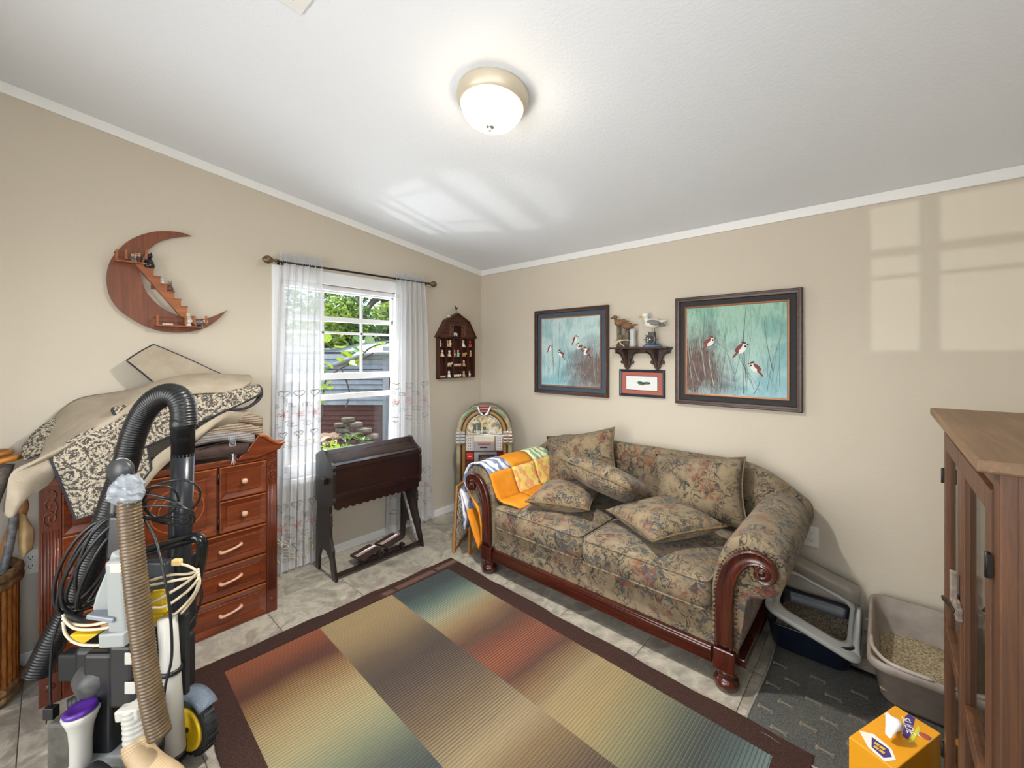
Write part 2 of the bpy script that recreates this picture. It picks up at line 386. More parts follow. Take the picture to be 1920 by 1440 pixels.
# windows ----------------------------------------------------------------
def glass_material(name, tint=(1, 1, 1), refl=0.06):
    t = NT(name); t.t.nodes.remove(t.b)
    tr = t.n('ShaderNodeBsdfTransparent'); tr.inputs[0].default_value = (*tint, 1)
    gl = t.n('ShaderNodeBsdfGlossy'); gl.inputs['Roughness'].default_value = 0.02
    fr = t.n('ShaderNodeLayerWeight'); fr.inputs[0].default_value = 0.5
    ff = t.math('ADD', t.math('MULTIPLY', t.math('POWER', fr.outputs['Facing'], 4.0), 0.55), 0.025)
    mx = t.n('ShaderNodeMixShader'); t.l(ff, mx.inputs[0]); t.l(tr.outputs[0], mx.inputs[1]); t.l(gl.outputs[0], mx.inputs[2])
    t.l(mx.outputs[0], t.out.inputs[0]); return t.m
M_GLASS = glass_material('clear_window_glass', (0.97, 0.985, 0.98))
def make_window(name, to_world, a0, a1, z0, z1, muntins, mw=0.009):
    """to_world(a, depth, z): a along the wall, depth outwards"""
    def bx(mb, aa0, aa1, d0, d1, zz0, zz1):
        P = [to_world(a, d, z) for z in (zz0, zz1) for (a, d) in ((aa0, d0), (aa1, d0), (aa1, d1), (aa0, d1))]
        mb.add(P, [(0, 3, 2, 1), (4, 5, 6, 7), (0, 1, 5, 4), (1, 2, 6, 5), (2, 3, 7, 6), (3, 0, 4, 7)])
    fr = MB(); fw = 0.035
    for (p, q, r, s_) in ((a0, a0 + fw, z0, z1), (a1 - fw, a1, z0, z1), (a0, a1, z0, z0 + fw), (a0, a1, z1 - fw, z1)): bx(fr, p, q, 0.02, 0.11, r, s_)
    w = struct(fr.build(name, M_VINYL, bev=0.003, merge=False))
    def part(nm, mm, *boxes):
        mb = MB()
        for b in boxes: bx(mb, *b)
        return mb.build(nm, mm, w, bev=0.002 if mm is M_VINYL else 0)
    i0, i1 = a0 + fw, a1 - fw; zm = 1.315 if z0 < 1.0 else z0 + fw - 0.02
    # casing on the room side
    part('casing', M_VINYL, (a0 - 0.05, a0, -0.014, 0.02, z0 - 0.05, z1 + 0.09), (a1, a1 + 0.05, -0.014, 0.02, z0 - 0.05, z1 + 0.09), (a0, a1, -0.014, 0.02, z1, z1 + 0.09))
    part('sill', M_VINYL, (a0 - 0.05, a1 + 0.05, -0.03, 0.02, z0 - 0.035, z0))
    part('upper_sash', M_VINYL, (i0, i1, 0.06, 0.09, zm - 0.02, zm + 0.028), (i0, i1, 0.06, 0.09, z1 - fw - 0.012, z1 - fw), (i0, i0 + .018, .06, .09, zm, z1 - fw), (i1 - .018, i1, .06, .09, zm, z1 - fw))
    if z0 < 1.0: part('lower_sash', M_VINYL, (i0, i1, 0.03, 0.06, 1.145, 1.185), (i0, i1, 0.03, 0.06, z0 + fw, z0 + fw + 0.05), (i0, i0 + .03, .03, .06, z0 + fw, 1.185), (i1 - .03, i1, .03, .06, z0 + fw, 1.185))
    for a in muntins: part('muntin', M_VINYL, (a - mw, a + mw, 0.066, 0.084, zm, z1 - fw))
    part('muntin', M_VINYL, (i0, i1, 0.066, 0.084, 1.642, 1.66))
    part('muntin', M_VINYL, (i0, i1, 0.06, 0.09, 1.735, 1.772))
    # panes
    ed = [i0] + list(muntins) + [i1]; zs = [(zm + 0.028, 1.642), (1.66, 1.735), (1.772, z1 - fw - 0.012)]
    for i in range(len(ed) - 1):
        for (za, zb_) in zs: part('pane', M_GLASS, (ed[i], ed[i + 1], 0.074, 0.076, za, zb_))
    if z0 < 1.0: part('pane', M_GLASS, (i0, i1, 0.044, 0.046, z0 + fw + 0.05, 1.145))
    return w
window_1 = make_window('window_1', lambda a, d, z: (-d, a, z), WY0, WY1, WZ0, WZ1, (-1.573, -1.264))
window_2 = make_window('window_2', lambda a, d, z: (a, RY - d, z), BX0, BX1, BZ0, BZ1, (2.878,), 0.03)

added_fill_window = make_window('added_fill_window', lambda a, d, z: (RX + d, a, z), SY0, SY1, SZ0, SZ1, (-3.2, -2.9))  # unseen side window, put in to carry the fill for the left wall
# outlets
M_PLATE = mat('white_plastic_plate', '#e8e6df', 0.35); M_SLOT = mat('dark_slot', '#2a2826', 0.6)
def outlet(c, u, n, label):
    c, u, n = Vector(c), Vector(u), Vector(n); up = Vector((0, 0, 1))
    t = thing('wall_outlet', label, 'outlet', c)
    MB().obox(c + n * 0.003, u * 0.036, up * 0.058, n * 0.003).build('cover_plate', M_PLATE, t, bev=0.002)
    for s in (-1, 1):
        q = c + up * 0.021 * s + n * 0.006
        f = MB().obox(q, u * 0.017, up * 0.0135, n * 0.0015).build('socket_face', M_PLATE, t, bev=0.002)
        MB().obox(q + u * 0.006 + up * 0.003 + n * 0.0015, u * 0.0012, up * 0.0045, n * 0.0004).obox(q - u * 0.006 + up * 0.003 + n * 0.0015, u * 0.0012, up * 0.0045, n * 0.0004).ball(q - up * 0.007 + n * 0.0013, 0.0028, 8, 6).build('slots', M_SLOT, f)
outlet(pA(57, 1053, 0.0), (0, 1, 0), (1, 0, 0), 'white wall outlet between bamboo basket and chest of drawers')
outlet(pB(1521, 1005, 0.0), (1, 0, 0), (0, -1, 0), 'white outlet low on the wall behind the sofa arm')

# ceiling lamp ----------------------------------------------------------------
LN = Vector((0, -CES, -1)).normalized()
LC = Vector((1.846, -1.707, ceil_z(-1.707)))
t = thing('ceiling_light', 'round flush ceiling light with lit glass dome', 'ceiling light', LC)
M_NICKEL = mat('brushed_champagne_metal', '#cfc4b0', 0.4, 0.25)
MB().lathe([(0.0, 0.0), (0.148, 0.0), (0.150, 0.006), (0.150, 0.022), (0.146, 0.027), (0.143, 0.045), (0.136, 0.05), (0.132, 0.058), (0.126, 0.058), (0.0, 0.05)], LC, 48, LN).build('base_ring', M_NICKEL, t)
def frosted():
    t_ = NT('frosted_dome_glass'); t_.t.nodes.remove(t_.b)
    em = t_.n('ShaderNodeEmission'); 
    sz = t_.n('ShaderNodeSeparateXYZ'); t_.l(t_.coords(), sz.inputs[0]); g_ = t_.math('MULTIPLY', sz.outputs[2], -1.0)
    t_.l(t_.ramp(g_, [(0.05, '#f8dfb8'), (0.085, '#fff4e2'), (0.12, '#fffcf6')]), em.inputs[0])
    t_.l(t_.math('ADD', t_.math('MULTIPLY', g_, 150.0), -3.2), em.inputs[1])
    tl = t_.n('ShaderNodeBsdfTranslucent'); tl.inputs[0].default_value = lin('#fff6e6')
    gl = t_.n('ShaderNodeBsdfGlossy'); gl.inputs['Roughness'].default_value = 0.15
    a = t_.n('ShaderNodeAddShader'); t_.l(em.outputs[0], a.inputs[0]); t_.l(tl.outputs[0], a.inputs[1])
    mx = t_.n('ShaderNodeMixShader'); mx.inputs[0].default_value = 0.06; t_.l(a.outputs[0], mx.inputs[1]); t_.l(gl.outputs[0], mx.inputs[2])
    t_.l(mx.outputs[0], t_.out.inputs[0]); return t_.m
MB().lathe([(0.128, 0.052), (0.127, 0.065), (0.119, 0.085), (0.102, 0.107), (0.078, 0.124), (0.048, 0.136), (0.018, 0.141), (0.0, 0.1415)], LC, 48, LN).build('glass_dome', frosted(), t)
MB().lathe([(0.0, 0.139), (0.017, 0.140), (0.018, 0.145), (0.011, 0.149), (0.007, 0.153), (0.008, 0.158), (0.005, 0.163), (0.0, 0.165)], LC, 20, LN).build('finial', mat('nickel', '#a9a8a4', 0.3, 0.9), t)
# light of this lamp, spread just below the dome
lamp = add_light('ceiling_lamp_bulb', 'SPOT', LC + LN * 0.16, 150.0, (1.0, 0.965, 0.91), aim=LC + LN, spot_size=math.radians(168), spot_blend=0.9, shadow_soft_size=0.06)

# ceiling vent
vt = thing('ceiling_vent', 'white ceiling air vent with dark slots', 'vent', (1.72, -2.50, ceil_z(-2.50)))
VX = Vector((1, 0, 0)); VY = Vector((0, -1, CES)).normalized(); vo = Vector((1.57, -2.364, ceil_z(-2.364))) + LN * 0.004
m = MB()
for (u0, u1, v0, v1) in ((0, .36, 0, .035), (0, .36, .175, .21), (0, .035, .035, .175), (.325, .36, .035, .175)):
    m.obox(vo + VX * (u0 + u1) / 2 + VY * (v0 + v1) / 2, VX * (u1 - u0) / 2, VY * (v1 - v0) / 2, LN * 0.004)
m.build('vent_frame', M_TRIM, vt, bev=0.001)
MB().obox(vo + VX * .18 + VY * .105 - LN * .0025, VX * .145, VY * .07, LN * .001).build('vent_recess', M_SLOT, vt)
for i in range(14):
    MB().obox(vo + VX * (.045 + i * .0207) + VY * .105, VX * .0065, VY * .07, LN * .002).build('louver', M_TRIM, vt)
# ================================================================== area rug
RUG_A = math.atan2(-0.072, 2.157)
rug = thing('area_rug', 'striped area rug in rust, gold, taupe and teal with dark brown border', 'rug', (0.682 + 0.03, -0.992, 0.0), RUG_A)
RL, RW, RB = 2.158, 1.515, 0.112         # local: x 0..RL, y -RW..0
def rug_panel_material(name, stops):
    t = NT(name); t.set(0.95, 0, 0.1); t.b.inputs['Sheen Weight'].default_value = 0.25
    tc = t.n('ShaderNodeTexCoord'); sx = t.n('ShaderNodeSeparateXYZ'); t.l(tc.outputs['Object'], sx.inputs[0])
    nz = t.noise(tc.outputs['Object'], 2.2, 2)
    x = t.math('DIVIDE', t.math('SUBTRACT', sx.outputs[0], RB), RL - 2 * RB)
    x = t.math('ADD', x, t.math('MULTIPLY', t.math('SUBTRACT', nz, 0.5), 0.05))
    c = t.ramp(x, stops)
    # darker grooves between the ribs, period like the modelled ribs
    ph = t.math('FRACT', t.math('DIVIDE', sx.outputs[0], 0.0136))
    g = t.ramp(ph, [(0.0, '#000000'), (0.12, '#ffffff'), (0.32, '#ffffff'), (0.46, '#000000'), (1.0, '#000000')])
    grain = t.noise(tc.outputs['Object'], 240, 3, 0.7)
    x2 = t.math('ADD', x, -0.075); d = t.ramp(x2, stops)
    c = t.mix(t.math('MULTIPLY', g, 0.55), c, t.mix(0.45, d, '#3a2c22'))
    c = t.mix(t.math('MULTIPLY', grain, 0.45), c, t.mix(0.6, c, '#2b221b'))
    c = t.mix(0.14, c, '#655d54')
    t.base(c); t.bump(grain, 0.5, 0.004); return t.m
ramps = [
 [(0.0, '#263a3d'), (0.06, '#22363a'), (0.11, '#46605c'), (0.16, '#7c8c76'), (0.21, '#a09a78'), (0.26, '#98794c'), (0.31, '#6a4022'), (0.345, '#3c180c'), (0.385, '#6a2c13'), (0.43, '#8a4520'), (0.475, '#7c3a1a'), (0.52, '#46200f'), (0.565, '#80643e'), (0.63, '#a08c62'), (0.70, '#a08c5c'), (0.78, '#7e7c58'), (0.85, '#454f42'), (0.90, '#2a3838'), (0.95, '#3c5252'), (1.0, '#6c8682')],
 [(0.0, '#a08a60'), (0.08, '#9a8258'), (0.16, '#7c684a'), (0.23, '#4c3c2d'), (0.29, '#332822'), (0.37, '#4b3b2d'), (0.48, '#6e5a3e'), (0.55, '#8c7a5a'), (0.60, '#9f8c68'), (0.66, '#7c6440'), (0.76, '#4c3a2c'), (0.86, '#332722'), (1.0, '#66503a')],
 [(0.0, '#8e4822'), (0.05, '#7a3818'), (0.09, '#52220f'), (0.12, '#4a1f0e'), (0.17, '#8e6a3c'), (0.26, '#a38f64'), (0.34, '#9a936a'), (0.42, '#6f785e'), (0.49, '#3c4a44'), (0.545, '#243538'), (0.61, '#3a565c'), (0.68, '#6a868a'), (0.74, '#8a9c90'), (0.84, '#a08a58'), (1.0, '#7c3c20')]]
# pile height profile with ribs across the length
def rug_grid(x0, x1, y0, y1, rib, step=0.0034, ny=2, z=0.011):
    m = MB(); n = max(2, int((x1 - x0) / step)); rows = []
    for i in range(n + 1):
        x = x0 + (x1 - x0) * i / n
        ph = (x / 0.0136) % 1.0
        zz = z - (0.0026 if rib and 0.1 < ph < 0.36 else 0.0)
        rows.append([(x, y0 + (y1 - y0) * j / ny, zz) for j in range(ny + 1)])
    m.grid(rows, smooth=False); return m
ys = [-RB, -RB - (RW - 2 * RB) / 3, -RB - 2 * (RW - 2 * RB) / 3, -RW + RB]
for i in range(3):
    m = rug_grid(RB, RL - RB, ys[i + 1], ys[i], True)
    m.build('pile_panel', rug_panel_material('rug_panel_pile_%s' % 'abc'[i], ramps[i]), rug, local=True, label=('teal to rust to gold ribbed strip', 'gold to taupe ribbed middle strip', 'rust to gold to teal ribbed strip')[i])
m = MB()
M_RUGB = mat('dark_brown_pile', '#33231f', 0.97, 0, 0.1, col2='#4a3630', scale=160, bump=0.5, bscale=260)
def wob(s): return 0.004 * math.sin(s * 23) + 0.003 * math.sin(s * 51 + 1)
def ring(x0, x1, y0, y1, z, w=0.0, n=20):
    P = []
    for k in range(n): u = k / n; P.append((x0 + (x1 - x0) * u, y1 + wob(u) * w, z))
    for k in range(n): u = k / n; P.append((x1 + wob(u + 3) * w, y1 + (y0 - y1) * u, z))
    for k in range(n): u = k / n; P.append((x1 + (x0 - x1) * u, y0 + wob(u + 5) * w, z))
    for k in range(n): u = k / n; P.append((x0 + wob(u + 7) * w, y0 + (y1 - y0) * u, z))
    return P
m.grid([ring(0, RL, -RW, 0, 0.0, 1.2), ring(0, RL, -RW, 0, 0.008, 1.2), ring(.006, RL - .006, -RW + .006, -.006, 0.0115, 1.0), ring(RB, RL - RB, -RW + RB, -RB, 0.0115), ring(RB, RL - RB, -RW + RB, -RB, 0.004)], smooth=False, cv=True)
m.build('border', M_RUGB, rug, local=True)
MB().box(0.01, RL - 0.01, -RW + 0.01, -0.01, 0.0002, 0.004).build('backing', mat('rug_backing', '#5b4a3c', 0.9), rug, local=True)

# ================================================================== curtain rod and curtains
M_IRON = mat('dark_bronze_iron', '#2a2522', 0.45, 0.6)
RZ0, RZ1 = 2.112, 2.112
rd = thing('curtain_rod', 'dark thin curtain rod with round finials above the window', 'curtain rod', (0.058, -1.42, 2.11))
MB().tube([(0.058, -1.93, 2.105), (0.058, -0.70, 2.115)], 0.0075, 12).build('rod', M_IRON, rd)
for s, y in ((-1, -1.93), (1, -0.70)):
    zz = 2.105 if s < 0 else 2.115
    MB().lathe([(0.0, 0), (0.011, 0), (0.011, 0.012), (0.006, 0.016), (0.008, 0.022), (0.017, 0.03), (0.026, 0.045), (0.028, 0.058), (0.022, 0.073), (0.012, 0.084), (0.004, 0.09), (0, 0.092)], (0.058, y, zz), 16, (0, s, 0)).build('finial', mat('amber_brown_finial', '#4a3626', 0.3, 0.3, col2='#8a7454', scale=40), rd)
    m = MB(); yy = y - s * 0.03
    m.box(0.0, 0.006, yy - 0.012, yy + 0.012, zz - 0.035, zz + 0.02).bar((0.003, yy, zz - 0.008), (0.058, yy, zz - 0.01), 0.008).bar((0.058, yy, zz - 0.022), (0.058, yy, zz - 0.004), 0.012, 0.016)
    m.build('bracket', M_IRON, rd, bev=0.001)
def sheer():
    t = NT('sheer_white_voile'); t.t.nodes.remove(t.b)
    tr = t.n('ShaderNodeBsdfTransparent'); df = t.n('ShaderNodeBsdfDiffuse'); tl = t.n('ShaderNodeBsdfTranslucent')
    df.inputs[0].default_value = lin('#ececed'); tl.inputs[0].default_value = lin('#b4b6ba')
    a = t.n('ShaderNodeMixShader'); a.inputs[0].default_value = 0.36; t.l(df.outputs[0], a.inputs[1]); t.l(tl.outputs[0], a.inputs[2])
    lw = t.n('ShaderNodeLayerWeight'); lw.inputs[0].default_value = 0.35
    b = t.n('ShaderNodeMixShader')
    f = t.ramp(lw.outputs['Facing'], [(0.0, '#d2d2d2'), (0.45, '#eeeeee'), (1.0, '#ffffff')])
    wv = t.noise(t.coords((1, 1, 1)), 420, 2)
    f2 = t.math('ADD', f, t.math('MULTIPLY', t.math('SUBTRACT', wv, 0.5), 0.12), True)
    t.l(f2, b.inputs[0]); t.l(tr.outputs[0], b.inputs[1]); t.l(a.outputs[0], b.inputs[2]); t.l(b.outputs[0], t.out.inputs[0]); return t.m
M_SHEER = sheer()
M_RED = mat('rust_red_thread', '#b9705c', 0.8); M_GREYT = mat('grey_brown_thread', '#948c82', 0.8); M_CREAMT = mat('cream_thread', '#cfc3ac', 0.8)
def curtain(name, label, yt0, yt1, yb0, yb1, folds, hem_z, seed):
    rnd = random.Random(seed); ph = [rnd.uniform(0, 6.28) for _ in range(4)]
    t = thing(name, label, 'curtain', (0.058, (yt0 + yt1) / 2, hem_z), group='sheer window curtains')
    def P(u, v):   # u across 0..1, v 0 top .. 1 bottom
        z = 2.135 + (hem_z - 2.135) * v
        e = min(1.0, v * 5) ** 0.6
        y = (yt0 + (yb0 - yt0) * v ** 0.8) + ((yt1 + (yb1 - yt1) * v ** 0.8) - (yt0 + (yb0 - yt0) * v ** 0.8)) * u
        amp = (0.010 + 0.026 * e) * (0.75 + 0.5 * v)
        w = math.sin(folds * 2 * math.pi * u + ph[0] + 0.5 * math.sin(3 * v + ph[1])) * 0.7 + 0.4 * math.sin(folds * 4.3 * math.pi * u + ph[2] + v)
        x = 0.058 + amp * w * 0.72 + 0.006 * math.sin(5 * u + 4 * v + ph[3]) * v
        y += 0.010 * math.cos(folds * 2 * math.pi * u + ph[0]) * e
        if v > 0.97: z += 0.012 * math.sin(u * folds * 6 + ph[1]) 
        return Vector((min(max(x, 0.022), 0.094), y, z))
    NU, NV = folds * 14, 46
    rows = [[P(u / NU, v / NV) for u in range(NU + 1)] for v in range(NV + 1)]
    MB().grid(rows).build('sheer_panel', M_SHEER, t)
    # gathered heading above the rod
    hd = [[Vector((0.058 + 0.011 * math.sin(u / NU * folds * 22 + k), P(u / NU, 0).y, 2.105 + 0.014 * k + (0.010 * abs(math.sin(u * 1.9)) if k == 4 else 0))) for u in range(NU + 1)] for k in range(5)]
    MB().grid(hd).build('heading_ruffle', M_SHEER, t)
    # embroidery: stitched outlines lying on the cloth
    red, grey, cream = MB(), MB(), MB()
    def stitch(mb, pts, r=0.0022):
        L = []
        for (u, v) in pts:
            if 0.015 < u < 0.985 and v < 0.995: L.append(P(u, v) + Vector((0.004, 0, 0)))
        if len(L) > 2: mb.tube(L, r, 4, caps=False)
    wid = abs(yt1 - yt0); hgt = 2.135 - hem_z
    def curl(mb, cu, cv, s, a0, turns=1.2, r=0.0016):
        stitch(mb, [(cu + s * (1 - 0.7 * k / 14) * math.cos(a0 + turns * 6.28 * k / 14) / wid, cv + s * (1 - 0.7 * k / 14) * math.sin(a0 + turns * 6.28 * k / 14) / hgt) for k in [q_ * .5 for q_ in range(29)]], r)
    def heart(mb, cu, cv, s):
        stitch(mb, [(cu + s * 0.062 * 16 * math.sin(k / 16 * 6.28) ** 3 / wid, cv - s * 0.062 * (13 * math.cos(k / 16 * 6.28) - 5 * math.cos(2 * k / 16 * 6.28) - 2 * math.cos(3 * k / 16 * 6.28)) / hgt) for k in range(17)], 0.0026)
    def rose(cu, cv, s):
        curl(red, cu, cv, s * 0.5, 0, 1.6); 
        for k in range(5): a = k * 1.257 + 0.4; curl(red, cu + s * 0.75 * math.cos(a) / wid, cv + s * 0.75 * math.sin(a) / hgt, s * 0.42, a, 0.8)
    n = 3
    for k in range(n):
        cu = (k + 0.5) / n + rnd.uniform(-0.05, 0.05)
        for (cv0, big) in ((0.50, 1.0), (0.86, 1.0)):
            rose(cu, cv0, 0.030); heart(grey, cu, cv0 - 0.065, 0.030); heart(grey, cu, cv0 + 0.065, 0.026)
            for s in (-1, 1):
                curl(grey, cu + s * 0.040 / wid, cv0 - 0.030, 0.020, 1.5 + s, 1.1); curl(grey, cu + s * 0.034 / wid, cv0 + 0.032, 0.022, -1.5 - s, 1.1)
                curl(cream, cu + s * 0.03 / wid, cv0 + 0.095, 0.026, s, 1.3)
        for q in range(5): curl(cream, rnd.random(), 0.9 + 0.085 * rnd.random(), 0.02, rnd.random() * 6, 1.2, 0.0028)
    for nm, mb, mm in (('red_embroidery', red, M_RED), ('grey_embroidery', grey, M_GREYT), ('cream_embroidery', cream, M_CREAMT)):
        mb.build(nm, mm, t, merge=False, kind='stuff')
    return t
curtain('sheer_curtain', 'white sheer embroidered curtain beside the chest of drawers', -1.915, -1.635, -1.965, -1.665, 6, 0.022, 3)
curtain('sheer_curtain', 'white sheer embroidered curtain beside the barn-shaped shelf', -1.030, -0.745, -1.130, -0.672, 6, 0.045, 8)

# ================================================================== crescent moon shelf
M_MOON = wood('reddish_brown_plywood', '#5c2b12', '#8c4822', '#733a18', 0.42, (1, 1, 6), 4)
M_MOON2 = wood('orange_brown_wood', '#7d3f18', '#b2672e', '#96521f', 0.4, (1, 6, 1), 5)
def z3(x, y, X=0.0): return pA(170 + x / 6.261, 410 + y / 6.261, X)
mo = thing('moon_shelf', 'brown wooden crescent moon wall shelf with tiny staircase', 'wall shelf', z3(900, 750, 0.0))
outer = [(1175, 212), (1040, 170), (880, 155), (740, 162), (600, 195), (480, 245), (380, 315), (270, 430), (205, 550), (180, 680), (190, 820), (240, 960), (330, 1075), (450, 1165), (600, 1250), (780, 1315), (950, 1338), (1120, 1333), (1280, 1300), (1400, 1245), (1500, 1170), (1588, 1078)]
inner = [(1450, 1140), (1320, 1178), (1180, 1180), (1060, 1158), (940, 1112), (820, 1045), (710, 945), (630, 830), (588, 720), (575, 610), (595, 500), (640, 410), (720, 330), (820, 270), (950, 235), (1070, 220)]
oc = cr([z3(x, y) for x, y in outer], 3); ic = cr([z3(x, y) for x, y in [outer[-1]] + inner + [outer[0]]], 3)[1:-1]
m = MB(); XA, XB = 0.014, 0.026
# strip triangulation between the outer and inner outlines
N = 60
def resample(c, n):
    L = [0]; 
    for i in range(1, len(c)): L.append(L[-1] + (c[i] - c[i - 1]).length)
    out = []
    for k in range(n + 1):
        s = L[-1] * k / n; i = max(j for j in range(len(L)) if L[j] <= s + 1e-9); i = min(i, len(c) - 2)
        f = (s - L[i]) / max(1e-9, L[i + 1] - L[i]); out.append(c[i].lerp(c[i + 1], f))
    return out
oo = resample(oc, N); ii = resample([oc[0]] + ic[::-1] + [oc[-1]], N)
sec = []
for a, b in zip(oo, ii):
    sec.append([Vector((XA, a.y, a.z)), Vector((XB, a.y, a.z)), Vector((XB, b.y, b.z)), Vector((XA, b.y, b.z))])
m.grid(sec, smooth=False, cv=True); m.build('crescent_board', M_MOON, mo, merge=True)
MB().box(0.0, XA, -2.56, -2.52, 1.85, 1.88).box(0.0, XA, -2.47, -2.43, 1.66, 1.69).build('wall_spacer', M_MOON, mo)
# staircase: stringer with steps, standing proud of the board
steps = [(490, 512), (640, 520), (640, 588), (728, 598), (728, 682), (808, 688), (808, 772), (893, 776), (893, 858), (972, 872), (972, 948), (1048, 954), (1048, 1034), (1124, 1042), (1124, 1150), (1048, 1152)]
P = [z3(x, y, 0.03) for x, y in steps]
m = MB(); m.prism([(XB, p.y, p.z) for p in P], (0.030, 0, 0)); m.build('staircase', M_MOON2, mo, bev=0.0008)
for (xa, ya, xb, yb) in ((640, 588, 734, 600), (728, 682, 815, 690), (808, 772, 900, 778), (893, 858, 978, 874), (972, 948, 1055, 956), (1048, 1034, 1130, 1044)):
    a, b = z3(xa, ya, 0.03), z3(xb, yb, 0.03); MB().box(XB, 0.062, a.y, b.y, a.z - 0.001, a.z + 0.003).build('tread', M_MOON2, mo)
def balcony(x0, x1, yfl, ytop, posts):
    a, b = z3(x0, yfl, 0.06), z3(x1, yfl, 0.06)
    t = MB().box(XB, 0.085, a.y, b.y, a.z - 0.006, a.z).build('balcony_floor', M_MOON2, mo, bev=0.001)
    hh = (yfl - ytop) / 6.261 * (CAM.x - 0.06) / F_PX * 0.78
    for px in posts:
        c = z3(px, yfl, 0.06); MB().box(0.076, 0.085, c.y - 0.005, c.y + 0.005, c.z, c.z + hh).build('post', M_MOON2, mo, bev=0.0006)
    for k in (0.35, 0.8): MB().tube([(0.081, a.y, a.z + hh * k), (0.081, b.y, a.z + hh * k)], 0.0014, 5).build('rail', M_MOON, mo)
    for yy in (a.y, b.y): MB().bar((XB, yy, a.z + hh * .8), (0.083, yy, a.z + hh * .8), 0.004).build('rail', M_MOON, mo)
    return a, b, hh
ua, ub, uh = balcony(285, 655, 485, 375, (300, 412, 645))
la, lb, lh = balcony(760, 1355, 1245, 1140, (775, 1105, 1210, 1345))
MB().box(XB, 0.034, z3(1205, 1240, .03).y - .009, z3(1205, 1240, .03).y + .009, la.z, la.z + 0.062).build('newel_post', M_MOON2, mo)

# ---- small figurines (shared builder)
M_CREAM = mat('cream_glazed_clay', '#d8c3a0', 0.35); M_PINKC = mat('pinkish_clay', '#d3a184', 0.4); M_WHITEC = mat('white_glazed_clay', '#e6e2da', 0.3)
M_REDC = mat('red_glazed_clay', '#a5483a', 0.35); M_GREENC = mat('mint_glazed_clay', '#9fbcae', 0.35); M_TANC = mat('tan_glazed_clay', '#c79a5d', 0.4)
M_BLACKC = mat('black_glazed_clay', '#1d1f24', 0.2); M_BROWNC = mat('brown_clay', '#5d4030', 0.4); M_GREYC = mat('grey_speckled_clay', '#9a9690', 0.5, col2='#5d5a56', scale=90)
def figurine(name, label, cat, base, h, kind, mats, group, face=Vector((1, 0, 0))):
    """small ornament of height h; kind picks the pose"""
    base = Vector(base); t = thing(name, label, cat, base, group=group); f = face.normalized(); s = Vector((0, 0, 1)).cross(f); up = Vector((0, 0, 1))
    b, hd = mats[0], mats[-1]
    if kind == 'sit':
        MB().lathe([(0, 0), (h * .27, 0), (h * .30, h * .1), (h * .26, h * .3), (h * .17, h * .52), (h * .1, h * .6), (0, h * .62)], base, 12).ball(base + f * h * .24 + s * h * .13 + up * h * .08, h * .1, 8, 5).ball(base + f * h * .24 - s * h * .13 + up * h * .08, h * .1, 8, 5).build('body', b, t)
        m = MB().ball(base + up * h * .76, h * .19, 10, 7).ball(base + up * h * .72 + f * h * .17, h * .08, 8, 5)
        for q in (-1, 1): m.ball(base + up * h * .93 + s * q * h * .12, (h * .05, h * .06, h * .09), 8, 5)
        m.build('head', hd, t)
    elif kind == 'stand':
        MB().lathe([(0, 0), (h * .2, 0), (h * .17, h * .12), (h * .13, h * .35), (h * .17, h * .5), (h * .12, h * .62), (0, h * .66)], base, 12).bar(base + s * h * .14 + up * h * .55, base + s * h * .2 + f * h * .1 + up * h * .3, h * .09).bar(base - s * h * .14 + up * h * .55, base - s * h * .2 + f * h * .1 + up * h * .3, h * .09).build('body', b, t)
        MB().ball(base + up * h * .78, (h * .15, h * .15, h * .17), 10, 7).lathe([(0, 0), (h * .17, 0), (h * .13, h * .07), (0, h * .1)], base + up * h * .88, 10).build('head', hd, t)
    elif kind == 'four':
        m = MB().ball(base + up * h * .5, (h * .3, h * .55, h * .3), 12, 7, Matrix([f, s, up]).transposed())
        for (a, c) in ((1, 1), (1, -1), (-1, 1), (-1, -1)): m.lathe([(h * .1, 0), (h * .1, h * .4)], base + s * a * h * .32 + f * c * h * .14, 8)
        m.build('body', b, t)
        m = MB().ball(base + s * h * .62 + up * h * .68, h * .24, 10, 7).ball(base + s * h * .8 + f * h * .1 + up * h * .6, h * .1, 8, 5)
        for q in (-1, 1): m.ball(base + s * h * .58 + f * q * h * .14 + up * h * .9, h * .08, 6, 4)
        m.build('head', hd, t)
    elif kind == 'lie':
        m = MB()
        for q in range(4): m.ball(base + s * (q - 1.5) * h * .85 + up * h * .4, (h * .42, h * .55, h * .4), 8, 5)
        m.build('body', b, t)
        m = MB()
        for q in range(4): m.ball(base + s * ((q - 1.5) * h * .85 + h * .2) + f * h * .2 + up * h * .72, h * .26, 8, 5)
        m.build('head', hd, t)
    elif kind == 'cat':
        MB().lathe([(0, 0), (h * .26, 0), (h * .29, h * .12), (h * .22, h * .4), (h * .11, h * .6), (0, h * .64)], base, 12).tube(cr([base - s * h * .2 + up * h * .05, base - s * h * .42 + up * h * .1, base - s * h * .46 + up * h * .3], 4), h * .05, 6).build('body', b, t)
        m = MB().ball(base + up * h * .72, (h * .18, h * .18, h * .16), 10, 7)
        for q in (-1, 1): m.lathe([(h * .07, 0), (0.0, h * .18)], base + up * h * .82 + s * q * h * .1, 6)
        m.build('head', hd, t)
    return t
GM = 'ornaments on the moon shelf'
def on(x, y, X): p = z3(x, y, X); return Vector((X, p.y, p.z))
def onz(x, X, z): return Vector((X, z3(x, 900, X).y, z))
figurine('figurine', 'tiny grey-green figure on the moon shelf upper balcony', 'figurine', onz(490, 0.055, ua.z), 0.048, 'stand', (M_GREYC, M_CREAM), GM)
